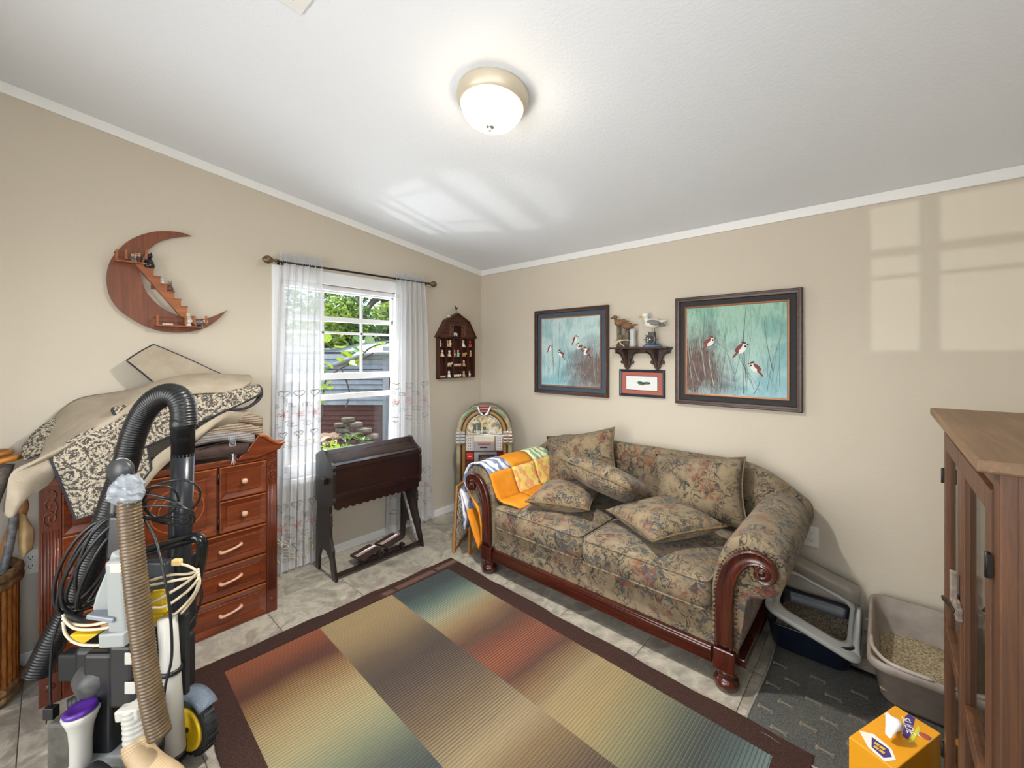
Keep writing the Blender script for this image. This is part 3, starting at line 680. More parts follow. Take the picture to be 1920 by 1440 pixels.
figurine('figurine', 'tiny pale-headed figure in the middle of the moon shelf upper balcony', 'figurine', onz(527, 0.045, ua.z), 0.056, 'stand', (M_GREENC, M_CREAM), GM)
figurine('figurine', 'tiny dark red figure with orange head on the upper balcony', 'figurine', onz(570, 0.055, ua.z), 0.054, 'stand', (mat('maroon_clay', '#5a2626', 0.4), M_PINKC), GM)
figurine('cat_figurine', 'black cat figurine on the moon shelf top stair', 'figurine', onz(685, 0.045, z3(684, 588, .03).z + .003), 0.088, 'cat', (M_BLACKC, M_BLACKC), GM)
figurine('figurine', 'small white round ornament on a middle stair of the moon shelf', 'figurine', onz(845, 0.045, z3(850, 772, .03).z + .003), 0.026, 'sit', (M_WHITEC, M_WHITEC), GM)
figurine('figurine', 'small dark brown and white ornament on the moon staircase', 'figurine', onz(930, 0.045, z3(930, 858, .03).z + .003), 0.056, 'sit', (M_BROWNC, M_GREYC), GM)
figurine('figurine', 'tiny white ornament lying at the left of the moon shelf lower balcony', 'figurine', onz(905, 0.055, la.z), 0.014, 'lie', (M_WHITEC, M_CREAM), GM)
figurine('chef_figurine', 'cream and white plump figure in chef hat on the lower moon balcony', 'figurine', onz(1150, 0.060, la.z), 0.078, 'stand', (M_WHITEC, M_CREAM), GM)
figurine('sheep_figurine', 'grey and white sheep figurine at the right of the lower moon balcony', 'figurine', onz(1270, 0.055, la.z), 0.05, 'four', (M_GREYC, M_WHITEC), GM)

# ================================================================== barn shelf
M_BARN = wood('dark_barn_brown', '#38190f', '#5c2f20', '#4a2418', 0.5, (1, 6, 1), 5)
M_BARNB = wood('barn_back_brown', '#3a1c12', '#54291b', '#46221a', 0.6, (1, 6, 1), 5)
bs = thing('barn_shelf', 'brown barn-shaped wall display shelf with weathervane and compartments', 'wall shelf', (0.0, -0.355, 1.27))
by0, by1, bz0, bzr = -0.575, -0.135, 1.265, 1.645      # body
BD = 0.055; th = 0.007
MB().box(0.001, 0.007, by0, by1, bz0, bzr).build('back_panel', M_BARNB, bs)
for y in (by0, by1 - th): MB().box(0.001, BD, y, y + th, bz0, bzr).build('side_panel', M_BARN, bs)
MB().box(0.001, BD, by0, by1, bz0, bz0 + th).build('bottom_shelf', M_BARN, bs)
MB().box(0.001, BD, by0, by1, bzr - th, bzr).build('top_shelf', M_BARN, bs)
yd = [by0 + (by1 - by0) * k for k in (0.0, 0.20, 0.385, 0.62, 0.80, 1.0)]
rows_z = [bz0 + th + (bzr - bz0 - th) * k for k in (0.0, 0.27, 0.52, 0.77)]
for y in yd[1:-1]: MB().box(0.007, BD - 0.004, y - 0.003, y + 0.003, bz0 + th, bzr - th).build('divider', M_BARN, bs)
def shelf_piece(c, r): MB().box(0.007, BD - 0.004, yd[c] + 0.003, yd[c + 1] - 0.003, rows_z[r] - 0.006, rows_z[r]).build('small_shelf', M_BARN, bs)
for c, r in ((1, 1), (2, 1), (3, 1), (0, 2), (1, 2), (2, 2), (3, 2), (4, 2), (0, 3), (1, 3), (3, 3), (4, 3)): shelf_piece(c, r)
# gable
gb = [(by0 - 0.012, bzr), (by0 + 0.085, bzr + 0.155), ((by0 + by1) / 2, bzr + 0.225), (by1 - 0.085, bzr + 0.155), (by1 + 0.012, bzr)]
hy0, hy1, hz0, hz1 = -0.408, -0.312, bzr + 0.014, bzr + 0.118     # hay loft opening
m = MB(); nb = 6
for k in range(nb):
    z0 = bzr + 0.003 + k * 0.0365; z1 = z0 + 0.0345
    def half(z):
        pts = gb
        if z < pts[1][1]: f = (z - pts[0][1]) / (pts[1][1] - pts[0][1]); return pts[0][0] + f * (pts[1][0] - pts[0][0])
        f = min(1, (z - pts[1][1]) / (pts[2][1] - pts[1][1])); return pts[1][0] + f * (pts[2][0] - pts[1][0])
    cy = (by0 + by1) / 2; z1 = min(z1, bzr + 0.218)
    if z1 <= z0: continue
    def plank(ya0, ya1, yb0, yb1, za, zb_):
        mb = MB(); mb.prism([(0.044, ya0, za), (0.044, ya1, za), (0.044, yb1, zb_), (0.044, yb0, zb_)], (0.008, 0, 0)); mb.build('plank', M_BARN, bs, bev=0.0006)
    l0, l1 = half(z0), half(z1); r0, r1 = 2 * cy - l0, 2 * cy - l1
    if z1 <= hz1 + 0.001 and z0 >= hz0 - 0.02:
        plank(l0, hy0, l1, hy0, z0, z1); plank(hy1, r0, hy1, r1, z0, z1)
    else: plank(l0, r0, l1, r1, z0, z1)
MB().prism([(0.001, y, z) for y, z in gb], (0.006, 0, 0)).build('gable_back', M_BARNB, bs)
for i in range(4):
    a, b = gb[i], gb[i + 1]; d = Vector((0, b[0] - a[0], b[1] - a[1])).normalized(); n = Vector((0, -d.z, d.y))
    aa = Vector((0.033, a[0], a[1])); bb = Vector((0.033, b[0], b[1]))
    MB().obox((aa + bb) / 2 + n * 0.004, Vector((0.033, 0, 0)), (bb - aa) / 2 + d * 0.003, n * 0.004).build('roof_board', M_BARN, bs, bev=0.0008)
MB().box(0.007, 0.05, hy0, hy1, hz0 - 0.008, hz0).build('loft_floor', M_BARN, bs)
for y0 in (hy0 - 0.048, hy1 + 0.002):
    m = MB(); y1 = y0 + 0.046; x0, x1 = 0.052, 0.057
    for (a, b, c, d) in ((y0, y1, hz0, hz0 + .007), (y0, y1, hz1 - .007, hz1), (y0, y0 + .007, hz0, hz1), (y1 - .007, y1, hz0, hz1)): m.box(x0, x1, a, b, c, d)
    m.bar((x0 + .002, y0, hz0), (x0 + .002, y1, hz1), 0.006, 0.004, (1, 0, 0)).bar((x0 + .002, y0, hz1), (x0 + .002, y1, hz0), 0.006, 0.004, (1, 0, 0))
    m.build('loft_door', wood('lighter_door_brown', '#5e3a28', '#7d5440', rough=.5), bs)
cy = (by0 + by1) / 2; zt = bzr + 0.225
m = MB().tube([(0.03, cy, zt), (0.03, cy, zt + 0.055)], 0.0025, 6).tube([(0.03, cy - .02, zt + .022), (0.03, cy + .02, zt + .022)], 0.002, 5)
m.prism([(0.029, cy - .014, zt + .05), (0.029, cy + .002, zt + .043), (0.029, cy + .014, zt + .055), (0.029, cy + .016, zt + .07), (0.029, cy + .004, zt + .06), (0.029, cy - .006, zt + .075), (0.029, cy - .012, zt + .082), (0.029, cy - .016, zt + .074), (0.029, cy - .01, zt + .064)], (0.003, 0, 0))
m.build('weathervane', M_IRON, bs)
GB = 'clay animals in the barn shelf'
def bf(label, c, frac, r, h, kind, mats, loft=None):
    z = rows_z[r] if loft is None else loft
    y = yd[c] + (yd[c + 1] - yd[c]) * frac
    figurine('figurine', label, 'figurine', (0.036, y, z), h, kind, mats, GB)
bf('thin white clay figure at the far left of barn shelf top row', 0, 0.22, 3, 0.064, 'stand', (M_WHITEC, M_WHITEC))
figurine('figurine', 'orange-pink clay figure, second from left in barn shelf top row', 'figurine', (0.036, yd[1] + 0.018, rows_z[3]), 0.060, 'sit', (M_PINKC, M_CREAM), GB)
figurine('figurine', 'cream mushroom-headed clay figure, third in barn shelf top row', 'figurine', (0.036, yd[2] - 0.030, rows_z[3]), 0.068, 'stand', (M_CREAM, M_CREAM), GB)
figurine('figurine', 'grey-white seated clay figure at right of barn shelf top row', 'figurine', (0.036, yd[3] + 0.026, rows_z[3]), 0.070, 'sit', (M_WHITEC, M_CREAM), GB)
figurine('figurine', 'red clay figure at the far right of barn shelf top row', 'figurine', (0.036, yd[4] + 0.036, rows_z[3]), 0.066, 'sit', (M_REDC, M_REDC), GB)
bf('cream seated bear in the far left of the barn shelf second row', 0, 0.5, 2, 0.064, 'sit', (M_CREAM, M_CREAM))
bf('cream clay bear with white ear in the second row second compartment', 1, 0.5, 2, 0.060, 'sit', (M_CREAM, M_WHITEC))
bf('small orange clay figure left in the tall middle barn compartment', 2, 0.2, 2, 0.064, 'stand', (M_PINKC, M_PINKC))
bf('mint and pink clay figure right in the tall middle barn compartment', 2, 0.65, 2, 0.066, 'stand', (M_GREENC, M_PINKC))
bf('tan crouching clay animal in second row right of middle', 3, 0.45, 2, 0.044, 'four', (M_TANC, M_TANC))
bf('tan upright clay animal at far right of the second row', 4, 0.5, 2, 0.062, 'stand', (M_TANC, M_CREAM))
bf('cream clay pig on four legs in the third row', 1, 0.5, 1, 0.046, 'four', (M_CREAM, M_CREAM))
bf('pair of pink-white clay animals lying in the middle of third row', 2, 0.5, 1, 0.028, 'lie', (M_PINKC, M_WHITEC))
bf('cream and tan clay animal in third row right of middle', 3, 0.45, 1, 0.058, 'sit', (M_TANC, M_CREAM))
bf('row of tiny pinkish pigs lying at barn shelf bottom left', 0, 0.5, 0, 0.022, 'lie', (M_PINKC, M_CREAM))
bf('white standing clay animal in bottom row second compartment', 1, 0.45, 0, 0.062, 'sit', (M_WHITEC, M_WHITEC))
bf('row of tiny white piglets lying in bottom middle compartment', 2, 0.5, 0, 0.028, 'lie', (M_WHITEC, M_WHITEC))
bf('pink clay pair in bottom row right of middle', 3, 0.45, 0, 0.056, 'sit', (M_PINKC, M_CREAM))
bf('small white clay figure at bottom right of barn shelf', 4, 0.35, 0, 0.056, 'stand', (M_WHITEC, M_CREAM))
figurine('cow_figurine', 'black and white clay cow in the barn shelf loft', 'figurine', (0.036, (hy0 + hy1) / 2 - 0.012, hz0), 0.044, 'four', (M_WHITEC, M_BLACKC), GB)
figurine('figurine', 'grey-white animal lying on the barn shelf roof', 'figurine', (0.036, by0 + 0.125, bzr + 0.186), 0.032, 'four', (M_WHITEC, M_GREYC), GB)

# ================================================================== folding pump organ in front of the window
M_ORG = wood('dark_mahogany_worn', '#150b0a', '#351812', '#24100d', 0.3, (1, 8, 1), 5, coat=0.25)
M_ORGL = wood('polished_lid_mahogany', '#16100f', '#2c1b17', '#20130f', 0.22, (1, 8, 1), 5, coat=0.9)
M_ORGB = wood('blackened_wood', '#17110f', '#33221d', '#241714', 0.35, (1, 1, 6), 5, coat=0.2)
og = thing('pump_organ', 'dark wooden folding pump organ with scalloped apron and two pedals', 'pump organ', (0.24, -1.35, 0.0))
OY0, OY1 = -1.70, -1.00
body = [(0.105, 0.47), (0.105, 0.79), (0.13, 0.805), (0.215, 0.84), (0.245, 0.835), (0.285, 0.795), (0.335, 0.765), (0.362, 0.755), (0.374, 0.735), (0.366, 0.715), (0.374, 0.695), (0.374, 0.56), (0.366, 0.54), (0.374, 0.52), (0.362, 0.495), (0.335, 0.48)]
legp = [(0.335, 0.50), (0.320, 0.46), (0.318, 0.425), (0.33, 0.41), (0.325, 0.395), (0.332, 0.38), (0.325, 0.365), (0.332, 0.35), (0.322, 0.33), (0.325, 0.27), (0.345, 0.22), (0.365, 0.19), (0.362, 0.15), (0.385, 0.08), (0.408, 0.0), (0.352, 0.0), (0.33, 0.07), (0.315, 0.12), (0.26, 0.165), (0.22, 0.16), (0.18, 0.15), (0.155, 0.09), (0.150, 0.0), (0.100, 0.0), (0.104, 0.09), (0.108, 0.17), (0.106, 0.30), (0.125, 0.42), (0.12, 0.47)]
for y in (OY0, OY1 - 0.02):
    MB().prism([(x, y, z) for x, z in body], (0, 0.02, 0)).build('end_panel', M_ORGB, og, bev=0.002)
    MB().prism([(x, y + 0.001, z) for x, z in legp], (0, 0.018, 0)).build('leg_board', M_ORGB, og, bev=0.002)
ya, yb = OY0 + 0.02, OY1 - 0.02
MB().box(0.345, 0.36, ya, yb, 0.555, 0.715).build('front_panel', M_ORG, og, bev=0.001)
for z0, z1 in ((0.715, 0.742), (0.527, 0.555)): MB().box(0.342, 0.366, ya, yb, z0, z1).build('front_moulding', M_ORG, og, bev=0.003)
MB().box(0.11, 0.12, ya, yb, 0.48, 0.78).build('back_panel', M_ORG, og)
MB().box(0.12, 0.345, ya, yb, 0.48, 0.50).build('bottom_board', M_ORG, og)
for (x0, z0, x1, z1, nm) in ((0.12, 0.795, 0.222, 0.828, 'lid_board'), (0.222, 0.828, 0.262, 0.803, 'lid_board'), (0.262, 0.803, 0.336, 0.757, 'lid_board'), (0.336, 0.757, 0.364, 0.745, 'lid_board')):
    a, b = Vector((x0, 0, z0)), Vector((x1, 0, z1)); d = (b - a).normalized(); n = Vector((-d.z, 0, d.x)); c = (a + b) / 2; c.y = (ya + yb) / 2
    MB().obox(c, (b - a) / 2 - d * 0.0012, Vector((0, (yb - ya) / 2, 0)), n * 0.005).build(nm, M_ORGL, og, bev=0.0015)
# scalloped apron
pts = [(0.35, ya, 0.527), (0.35, yb, 0.527)]; nsc = 13; W = yb - ya
for k in range(nsc * 6 + 1):
    u = 1 - k / (nsc * 6); y = ya + W * u; ph = u * nsc
    pts.append((0.35, y, 0.462 - 0.012 * abs(math.sin(ph * math.pi))))
m = MB(); m.prism(pts, (0.012, 0, 0)); m.build('scalloped_apron', M_ORG, og)
MB().obox((0.262, OY0 - 0.012, 0.632), (0.0, 0, 0.02), (0.022, 0, 0), (0, 0.010, 0)).lathe([(0.006, 0), (0.006, 0.02)], (0.262, OY0 - 0.02, 0.632), 8, (0, 1, 0)).build('wing_knob', M_ORGB, og, bev=0.002)
MB().bar((0.378, OY0 + 0.01, 0.03), (0.378, OY1 - 0.01, 0.03), 0.036, 0.016).build('foot_rail', M_ORGB, og, bev=0.002)
M_SUNSTRIP = mat('painted_sun_strip', '#b7b2ad', 0.5, col2='#6b625c', scale=40)
MB().bar((0.155, OY1 - 0.04, 0.44), (0.36, OY1 - 0.035, 0.04), 0.012, 0.016).build('sunlit_leg_strip', M_SUNSTRIP, og)  # pale strip painting the sunlight on the right leg's inner side
M_PEDAL = wood('worn_pedal_brown', '#241714', '#4d372e', '#392823', 0.5, (1, 6, 1), 6)
for i, yc in enumerate((-1.43, -1.24)):
    pd = MB().obox((0.30, yc, 0.072 + 0.02 * i), (0.085, 0.0, 0.012), (-0.02, 0.085, 0.004), (0, 0, 0.008)).build('pedal', M_PEDAL, og, bev=0.003)
    MB().obox((0.30, yc, 0.082 + 0.02 * i), (0.018, 0.0, 0.0025), (-0.02, 0.082, 0.004), (0, 0, 0.002)).build('pedal_sun_strip', mat('sunlit_pink_grey', '#b9a6a4', 0.4), pd)  # sunlight on the pedal put in as a pale strip
    MB().bar((0.375, yc + 0.06, 0.03), (0.365, yc + 0.06, 0.08), 0.02).bar((0.375, yc - 0.07, 0.03), (0.365, yc - 0.07, 0.075), 0.02).tube([(0.36, yc - .09, .05), (0.36, yc + .09, .055)], 0.011, 8).build('pedal_hinge', M_ORGB, pd)
# ================================================================== sofa
def floral(name, base1='#94836a', base2='#786852', scale=1.0):
    t = NT(name); t.set(0.85, 0, 0.2); t.b.inputs['Sheen Weight'].default_value = 0.12
    v = t.coords((scale, scale, scale))
    wv = t.n('ShaderNodeTexNoise'); wv.inputs['Scale'].default_value = 7.0; t.l(v, wv.inputs['Vector'])
    ds = t.n('ShaderNodeMixRGB'); ds.inputs[0].default_value = 0.10; t.l(v, ds.inputs[1]); t.l(wv.outputs['Color'], ds.inputs[2]); vd = ds.outputs[0]
    weave = t.noise(v, 260, 2, 0.6); n1 = t.noise(v, 9, 4, 0.6)
    c = t.mix(t.ramp(n1, [(0.35, '#000000'), (0.65, '#ffffff')]), base1, base2)
    c = t.mix(t.ramp(t.noise(v, 4.3, 3), [(0.48, '#000000'), (0.68, '#b0b0b0')]), c, '#a3936f')
    # mottled warm ground between the motifs
    c = t.mix(t.ramp(t.noise(v, 26, 3, 0.6), [(0.50, '#000000'), (0.66, '#9a9a9a')]), c, '#5d4c38')
    # scrolling dark stems, two sizes
    for (sc, wd, amt, g0) in ((15, 0.020, 0.85, 0.42), (27, 0.024, 0.7, 0.50)):
        s1 = t.math('ABSOLUTE', t.math('SUBTRACT', t.noise(vd, sc, 3, 0.5, 1.6), 0.5))
        m1 = t.ramp(s1, [(0.0, '#ffffff'), (wd, '#ffffff'), (wd * 1.8, '#000000')])
        gate = t.ramp(t.noise(v, sc * 0.55, 2), [(g0, '#000000'), (g0 + 0.07, '#ffffff')])
        c = t.mix(t.math('MULTIPLY', t.math('MULTIPLY', m1, gate), amt), c, '#2d3033')
    # blue-green leaves
    lf = t.vor(vd, 21, 'F1'); m2 = t.ramp(lf, [(0.30, '#ffffff'), (0.42, '#000000')])
    g2 = t.ramp(t.noise(v, 8.5, 2, 0.5, 0.6), [(0.51, '#000000'), (0.57, '#ffffff')])
    c = t.mix(t.math('MULTIPLY', t.math('MULTIPLY', m2, g2), 0.75), c, '#434d55')
    # dusty rose and rust blooms: clustered petals
    fl = t.vor(vd, 7.0, 'F1'); pet = t.vor(vd, 36, 'F1')
    m3 = t.math('MULTIPLY', t.ramp(fl, [(0.30, '#ffffff'), (0.46, '#000000')]), t.ramp(pet, [(0.34, '#ffffff'), (0.58, '#404040')]))
    g3 = t.ramp(t.noise(v, 4.1, 2), [(0.40, '#000000'), (0.47, '#ffffff')])
    fc = t.mix(t.ramp(t.noise(v, 5.0, 2), [(0.42, '#000000'), (0.58, '#ffffff')]), '#6d3436', '#865238')
    c = t.mix(t.math('MULTIPLY', t.math('MULTIPLY', m3, g3), 0.82), c, fc)
    c = t.mix(t.math('MULTIPLY', weave, 0.6), c, t.mix(0.6, c, '#241d15'))
    t.base(c); t.bump(t.math('ADD', weave, t.math('MULTIPLY', n1, 0.4)), 0.4, 0.003); return t.m
M_FLO = floral('faded_floral_tapestry'); M_FLO2 = floral('faded_floral_tapestry_pillow', '#978467', '#796a54', 1.2)
M_PIPE = mat('tan_piping_cord', '#7a6746', 0.85, col2='#5d4f38', scale=60)
M_CHERRY = wood('cherry_red_wood', '#2a100a', '#592214', '#41180e', 0.22, (7, 1, 1), 4, coat=0.4)
M_CHERRYV = wood('cherry_red_wood_upright', '#2c110a', '#602616', '#461a10', 0.22, (1, 1, 7), 4, coat=0.4)
M_NAIL = mat('antique_brass_nail', '#5d4a2c', 0.35, 0.8)
SX, SM = 1.79, 2.64                       # sofa middle, right roll centre
sofa = thing('sofa', 'floral tapestry loveseat sofa with rolled arms and carved cherry wood facings', 'sofa', (SX, -0.52, 0.0))
MB().box(1.06, 2.52, -0.925, -0.08, 0.155, 0.315).build('seat_base', M_FLO, sofa, bev=0.012, seg=3)
MB().box(1.10, 2.48, -0.955, -0.920, 0.095, 0.158).build('front_rail', M_CHERRY, sofa, bev=0.004)
MB().box(1.10, 2.48, -0.951, -0.924, 0.155, 0.168).build('rail_bead', M_CHERRY, sofa, bev=0.005)
def cushion_mesh(x0, x1, y0, y1, z0, z1, crown=0.02, r=0.045, nx=14, ny=14, sag=None):
    """rounded upholstered block with a crowned top"""
    m = MB(); secs = []
    def ringpts(inset, z, cz):
        pts = []; X0, X1, Y0, Y1 = x0 + inset, x1 - inset, y0 + inset, y1 - inset; rr = max(0.006, r - inset * 0.6)
        for (cx, cy, a0) in ((X1 - rr, Y1 - rr, 0), (X0 + rr, Y1 - rr, 90), (X0 + rr, Y0 + rr, 180), (X1 - rr, Y0 + rr, 270)):
            for k in range(6): a = math.radians(a0 + 90 * k / 5); pts.append(Vector((cx + rr * math.cos(a), cy + rr * math.sin(a), z)))
        out = []
        for i in range(len(pts)):
            a, b = pts[i], pts[(i + 1) % len(pts)]; n = 5 if (b - a).length > 0.1 else 1
            for k in range(n): p = a.lerp(b, k / n); out.append(p)
        bulge = 0.012 if 0 < inset < 0.02 or inset == 0 else 0
        return out
    zs = [(0.035, z0), (0.012, z0 + 0.012), (0.0, z0 + 0.04), (-0.006, (z0 + z1) / 2), (0.0, z1 - 0.035), (0.010, z1 - 0.012), (0.03, z1), (0.10, z1 + crown * 0.6), (0.2, z1 + crown)]
    for ins, z in zs: secs.append(ringpts(ins, z, 0))
    m.loft(secs, True, True); return m, ringpts(0.008, z1 - 0.014, 0), ringpts(0.008, z0 + 0.018, 0)
for i, (x0, x1) in enumerate(((1.105, 1.795), (1.80, 2.475))):
    m, top, bot = cushion_mesh(x0, x1, -0.962 - 0.012 * i, -0.20, 0.312, 0.470)
    c = m.build('seat_cushion', M_FLO, sofa, sub=1)
    for loop in (top, bot): MB().tube(loop, 0.0050, 6, closed=True).build('piping', M_FLO, c)
# back: height profile along x, rolled top
def back_top(x):
    u = abs(x - SX)
    h = 0.845
    if u > 0.60: f = min(1, (u - 0.60) / 0.40); h -= 0.20 * (1 - math.cos(f * math.pi / 2))
    return h
secs = []
for k in range(41):
    x = SX + (k / 40 - 0.5) * 2 * 0.985; zt = back_top(x)
    zlo = 0.20 + 0.34 * max(0.0, min(1.0, (abs(x - SX) - 0.74) / 0.06)); zl = lambda z: max(z, zlo + (z - 0.2) * 0.2)
    prof = [(-0.20, zl(0.30)), (-0.225, zl(0.45)), (-0.215, max(0.585, zl(0.585))), (-0.19, zt - 0.075), (-0.195, zt - 0.03), (-0.165, zt - 0.002), (-0.115, zt), (-0.07, zt - 0.025), (-0.055, zt - 0.08), (-0.055, zl(0.45)), (-0.06, zl(0.20)), (-0.20, zl(0.20))]
    secs.append([Vector((x, y, z)) for y, z in prof])
MB().loft(secs).build('back', M_FLO, sofa, sub=1)
# arms
def arm_profile(off=0.0):
    """closed cross-section of the right arm in (x, z), inner bottom first"""
    P = [(2.475 - off, 0.13), (2.472 - off, 0.30), (2.474 - off, 0.45), (2.488 - off, 0.54)]
    R = 0.128 + off
    for a in range(170, -95, -15): P.append((SM + R * math.cos(math.radians(a)), 0.58 + R * math.sin(math.radians(a))))
    P += [(2.625 + off, 0.44), (2.60 + off, 0.36), (2.60 + off, 0.13)]
    return P
for s in (1, -1):
    mx = (lambda x: x) if s > 0 else (lambda x: 2 * SX - x)
    secs = []
    for (y, sc) in ((-0.945, 0.965), (-0.935, 0.99), (-0.90, 1.0), (-0.70, 1.0), (-0.45, 1.0), (-0.20, 1.0), (-0.10, 0.99)):
        sec = []
        for (x, z) in arm_profile():
            sec.append(Vector((mx(SM - 0.05 + (x - SM + 0.05) * sc), y, 0.13 + (z - 0.13) * sc)))
        secs.append(sec)
    MB().loft(secs).build('arm', M_FLO, sofa, sub=1)
    # carved facing following the scroll
    path = [(2.533, 0.185), (2.533, 0.30), (2.535, 0.40), (2.545, 0.48), (2.572, 0.55), (2.615, 0.598), (2.665, 0.612), (2.706, 0.592), (2.716, 0.560), (2.700, 0.533), (2.672, 0.530), (2.657, 0.550), (2.668, 0.568)]
    path = [(x, z + 0.012) for x, z in path]
    wd = [0.037, 0.036, 0.035, 0.035, 0.034, 0.032, 0.029, 0.024, 0.019, 0.015, 0.012, 0.010, 0.007]
    c2 = cr([Vector((x, 0, z)) for x, z in path], 5); w2 = [v.x for v in cr([Vector((w, 0, 0)) for w in wd], 5)]
    face, ridge1, ridge2, secs, nails = MB(), [], [], [], MB()
    for i, p in enumerate(c2):
        d = (c2[min(i + 1, len(c2) - 1)] - c2[max(i - 1, 0)]).normalized(); n = Vector((-d.z, 0, d.x)); w = w2[i]
        sec = []
        for (o, y) in ((-w, -0.945), (-w, -0.966), (-w * .72, -0.972), (-w * .6, -0.962), (0, -0.966), (w * .6, -0.962), (w * .72, -0.972), (w, -0.966), (w, -0.945)):
            q = p + n * o; sec.append(Vector((mx(q.x), y, q.z)))
        secs.append(sec)
    face.loft(secs)
    fo = face.build('arm_facing', M_CHERRYV, sofa)
    MB().lathe([(0.0, 0), (0.030, 0), (0.031, 0.012), (0.022, 0.016), (0.019, 0.012), (0.012, 0.014), (0.009, 0.022), (0, 0.024)], (mx(2.680), -0.952, 0.573), 24, (0, -1, 0)).build('scroll_rosette', M_CHERRYV, fo)
    # nail heads along both edges
    for side in (-1, 1):
        acc = 0.0; last = None
        for i, p in enumerate(c2[:int(len(c2) * (0.62 if side > 0 else 0.45))]):
            d = (c2[min(i + 1, len(c2) - 1)] - c2[max(i - 1, 0)]).normalized(); n = Vector((-d.z, 0, d.x)); q = p + n * side * (w2[i] + 0.009)
            if last is None or (q - last).length > 0.016:
                nails.ball((mx(q.x), -0.949, q.z), (0.0048, 0.0035, 0.0048), 6, 4); last = q
    nails.build('nailhead_trim', M_NAIL, sofa, kind='stuff')
    MB().box(min(mx(2.488), mx(2.578)), max(mx(2.488), mx(2.578)), -0.968, -0.88, 0.085, 0.185).build('corner_block', M_CHERRYV, sofa, bev=0.006)
    MB().box(min(mx(2.515), mx(2.605)), max(mx(2.515), mx(2.605)), -0.90, -0.12, 0.10, 0.135).build('side_rail', M_CHERRY, sofa, bev=0.004)
    for y in (-0.925, -0.12):
        MB().lathe([(0, 0), (0.034, 0.0), (0.048, 0.012), (0.054, 0.030), (0.046, 0.050), (0.034, 0.058), (0.040, 0.066), (0.042, 0.074), (0.034, 0.086), (0.03, 0.10), (0, 0.10)], (mx(2.535), y, 0.0), 24).build('bun_foot', M_CHERRYV, sofa)
MB().box(1.04, 2.54, -0.10, -0.065, 0.10, 0.30).build('back_rail', M_FLO, sofa)

# throw pillows ---------------------------------------------------------
def pillow(label, c, ux, uy, uz, w, h, th, seed, mat_=None, slump=0.0):
    """c centre; ux, uy in-plane directions, uz thickness direction"""
    rnd = random.Random(seed)
    c = Vector(c); ux = Vector(ux).normalized(); uy = (Vector(uy) - ux * Vector(uy).dot(ux)).normalized(); uz = ux.cross(uy)
    t = thing('throw_pillow', label, 'pillow', c, group='floral throw pillows on the sofa')
    N = 18; ph = [rnd.uniform(0, 6.28) for _ in range(4)]
    def edge(u, v):
        # concave sides, pulled-out corners
        ku = 1 - 0.10 * (1 - v * v) * abs(u) ** 2; kv = 1 - 0.10 * (1 - u * u) * abs(v) ** 2
        return u * ku * w / 2, v * kv * h / 2
    def P(u, v, s):
        x, y = edge(u, v); f = ((1 - abs(u) ** 2.4) * (1 - abs(v) ** 2.4)); z = th / 2 * max(0, f) ** 0.46
        z *= 1 + 0.10 * math.sin(3 * u + ph[0]) * math.cos(2.5 * v + ph[1])
        z += 0.0025 * math.sin(9 * u + 5 * v + ph[2]) * max(0, f)
        bend = slump * (u * u - 0.3) + slump * 0.7 * u * v * math.sin(ph[3])
        return c + ux * x + uy * y + uz * (z * s + bend)
    m = MB()
    for s in (1, -1): m.grid([[P(-1 + 2 * i / N, -1 + 2 * j / N, s) for i in range(N + 1)] for j in range(N + 1)])
    m.build('cover', mat_ or M_FLO2, t)
    loop = []
    for k in range(40):
        a, b = divmod(k, 10); q = -1 + 2 * b / 10
        u, v = ((q, -1), (1, q), (-q, 1), (-1, -q))[a]; loop.append(P(u, v, 0))
    MB().tube(loop, 0.0055, 6, closed=True).build('piping', M_PIPE, t)
    return t
def quad_pillow(label, pts, th, seed, slump=0.0, mat_=None):
    """pts: corner points bl, br, tr, tl"""
    bl, br, tr, tl = [Vector(p) for p in pts]; c = (bl + br + tr + tl) / 4
    ux = (br + tr - bl - tl) / 2; uy = (tl + tr - bl - br) / 2
    return pillow(label, c, ux, uy, None, ux.length * 1.06, uy.length * 1.06, th, seed, mat_, slump)
p1 = quad_pillow('floral pillow standing upright at the quilt end of the sofa back', [pB(1035, 912, -0.33), pB(1158, 905, -0.33), pB(1148, 806, -0.24), pB(1025, 820, -0.24)], 0.18, 1)
p4 = quad_pillow('large floral pillow standing upright against the middle of sofa back', [pB(1232, 968, -0.36), pB(1392, 985, -0.36), pB(1400, 865, -0.26), pB(1232, 850, -0.26)], 0.20, 2, mat_=M_FLO)
P2C = at(1143, 902, 2.72); P2A = (RT * 0.62 + Vector((0, 0, -0.29))).normalized(); P2B = (P2C - CAM).normalized() * 0.92 + Vector((0, 0, -0.02)); P2B = (P2B - P2A * P2B.dot(P2A)).normalized()
p2 = pillow('floral pillow leaning diagonally on its edge across the other pillows', P2C, P2A + P2B, P2B - P2A, None, 0.53, 0.53, 0.20, 3)
p3 = pillow('small floral pillow lying flat in front of the quilt', (1.49, -0.66, 0.556), Vector((1, 0.32, 0.02)), Vector((-0.32, 1, 0.03)), None, 0.41, 0.40, 0.15, 4)
p5 = pillow('floral pillow lying flat on the seat cushion beside the bare arm', (2.13, -0.64, 0.566), Vector((0.95, -0.60, 0.03)), Vector((0.60, 0.80, 0.05)), None, 0.47, 0.45, 0.155, 5)

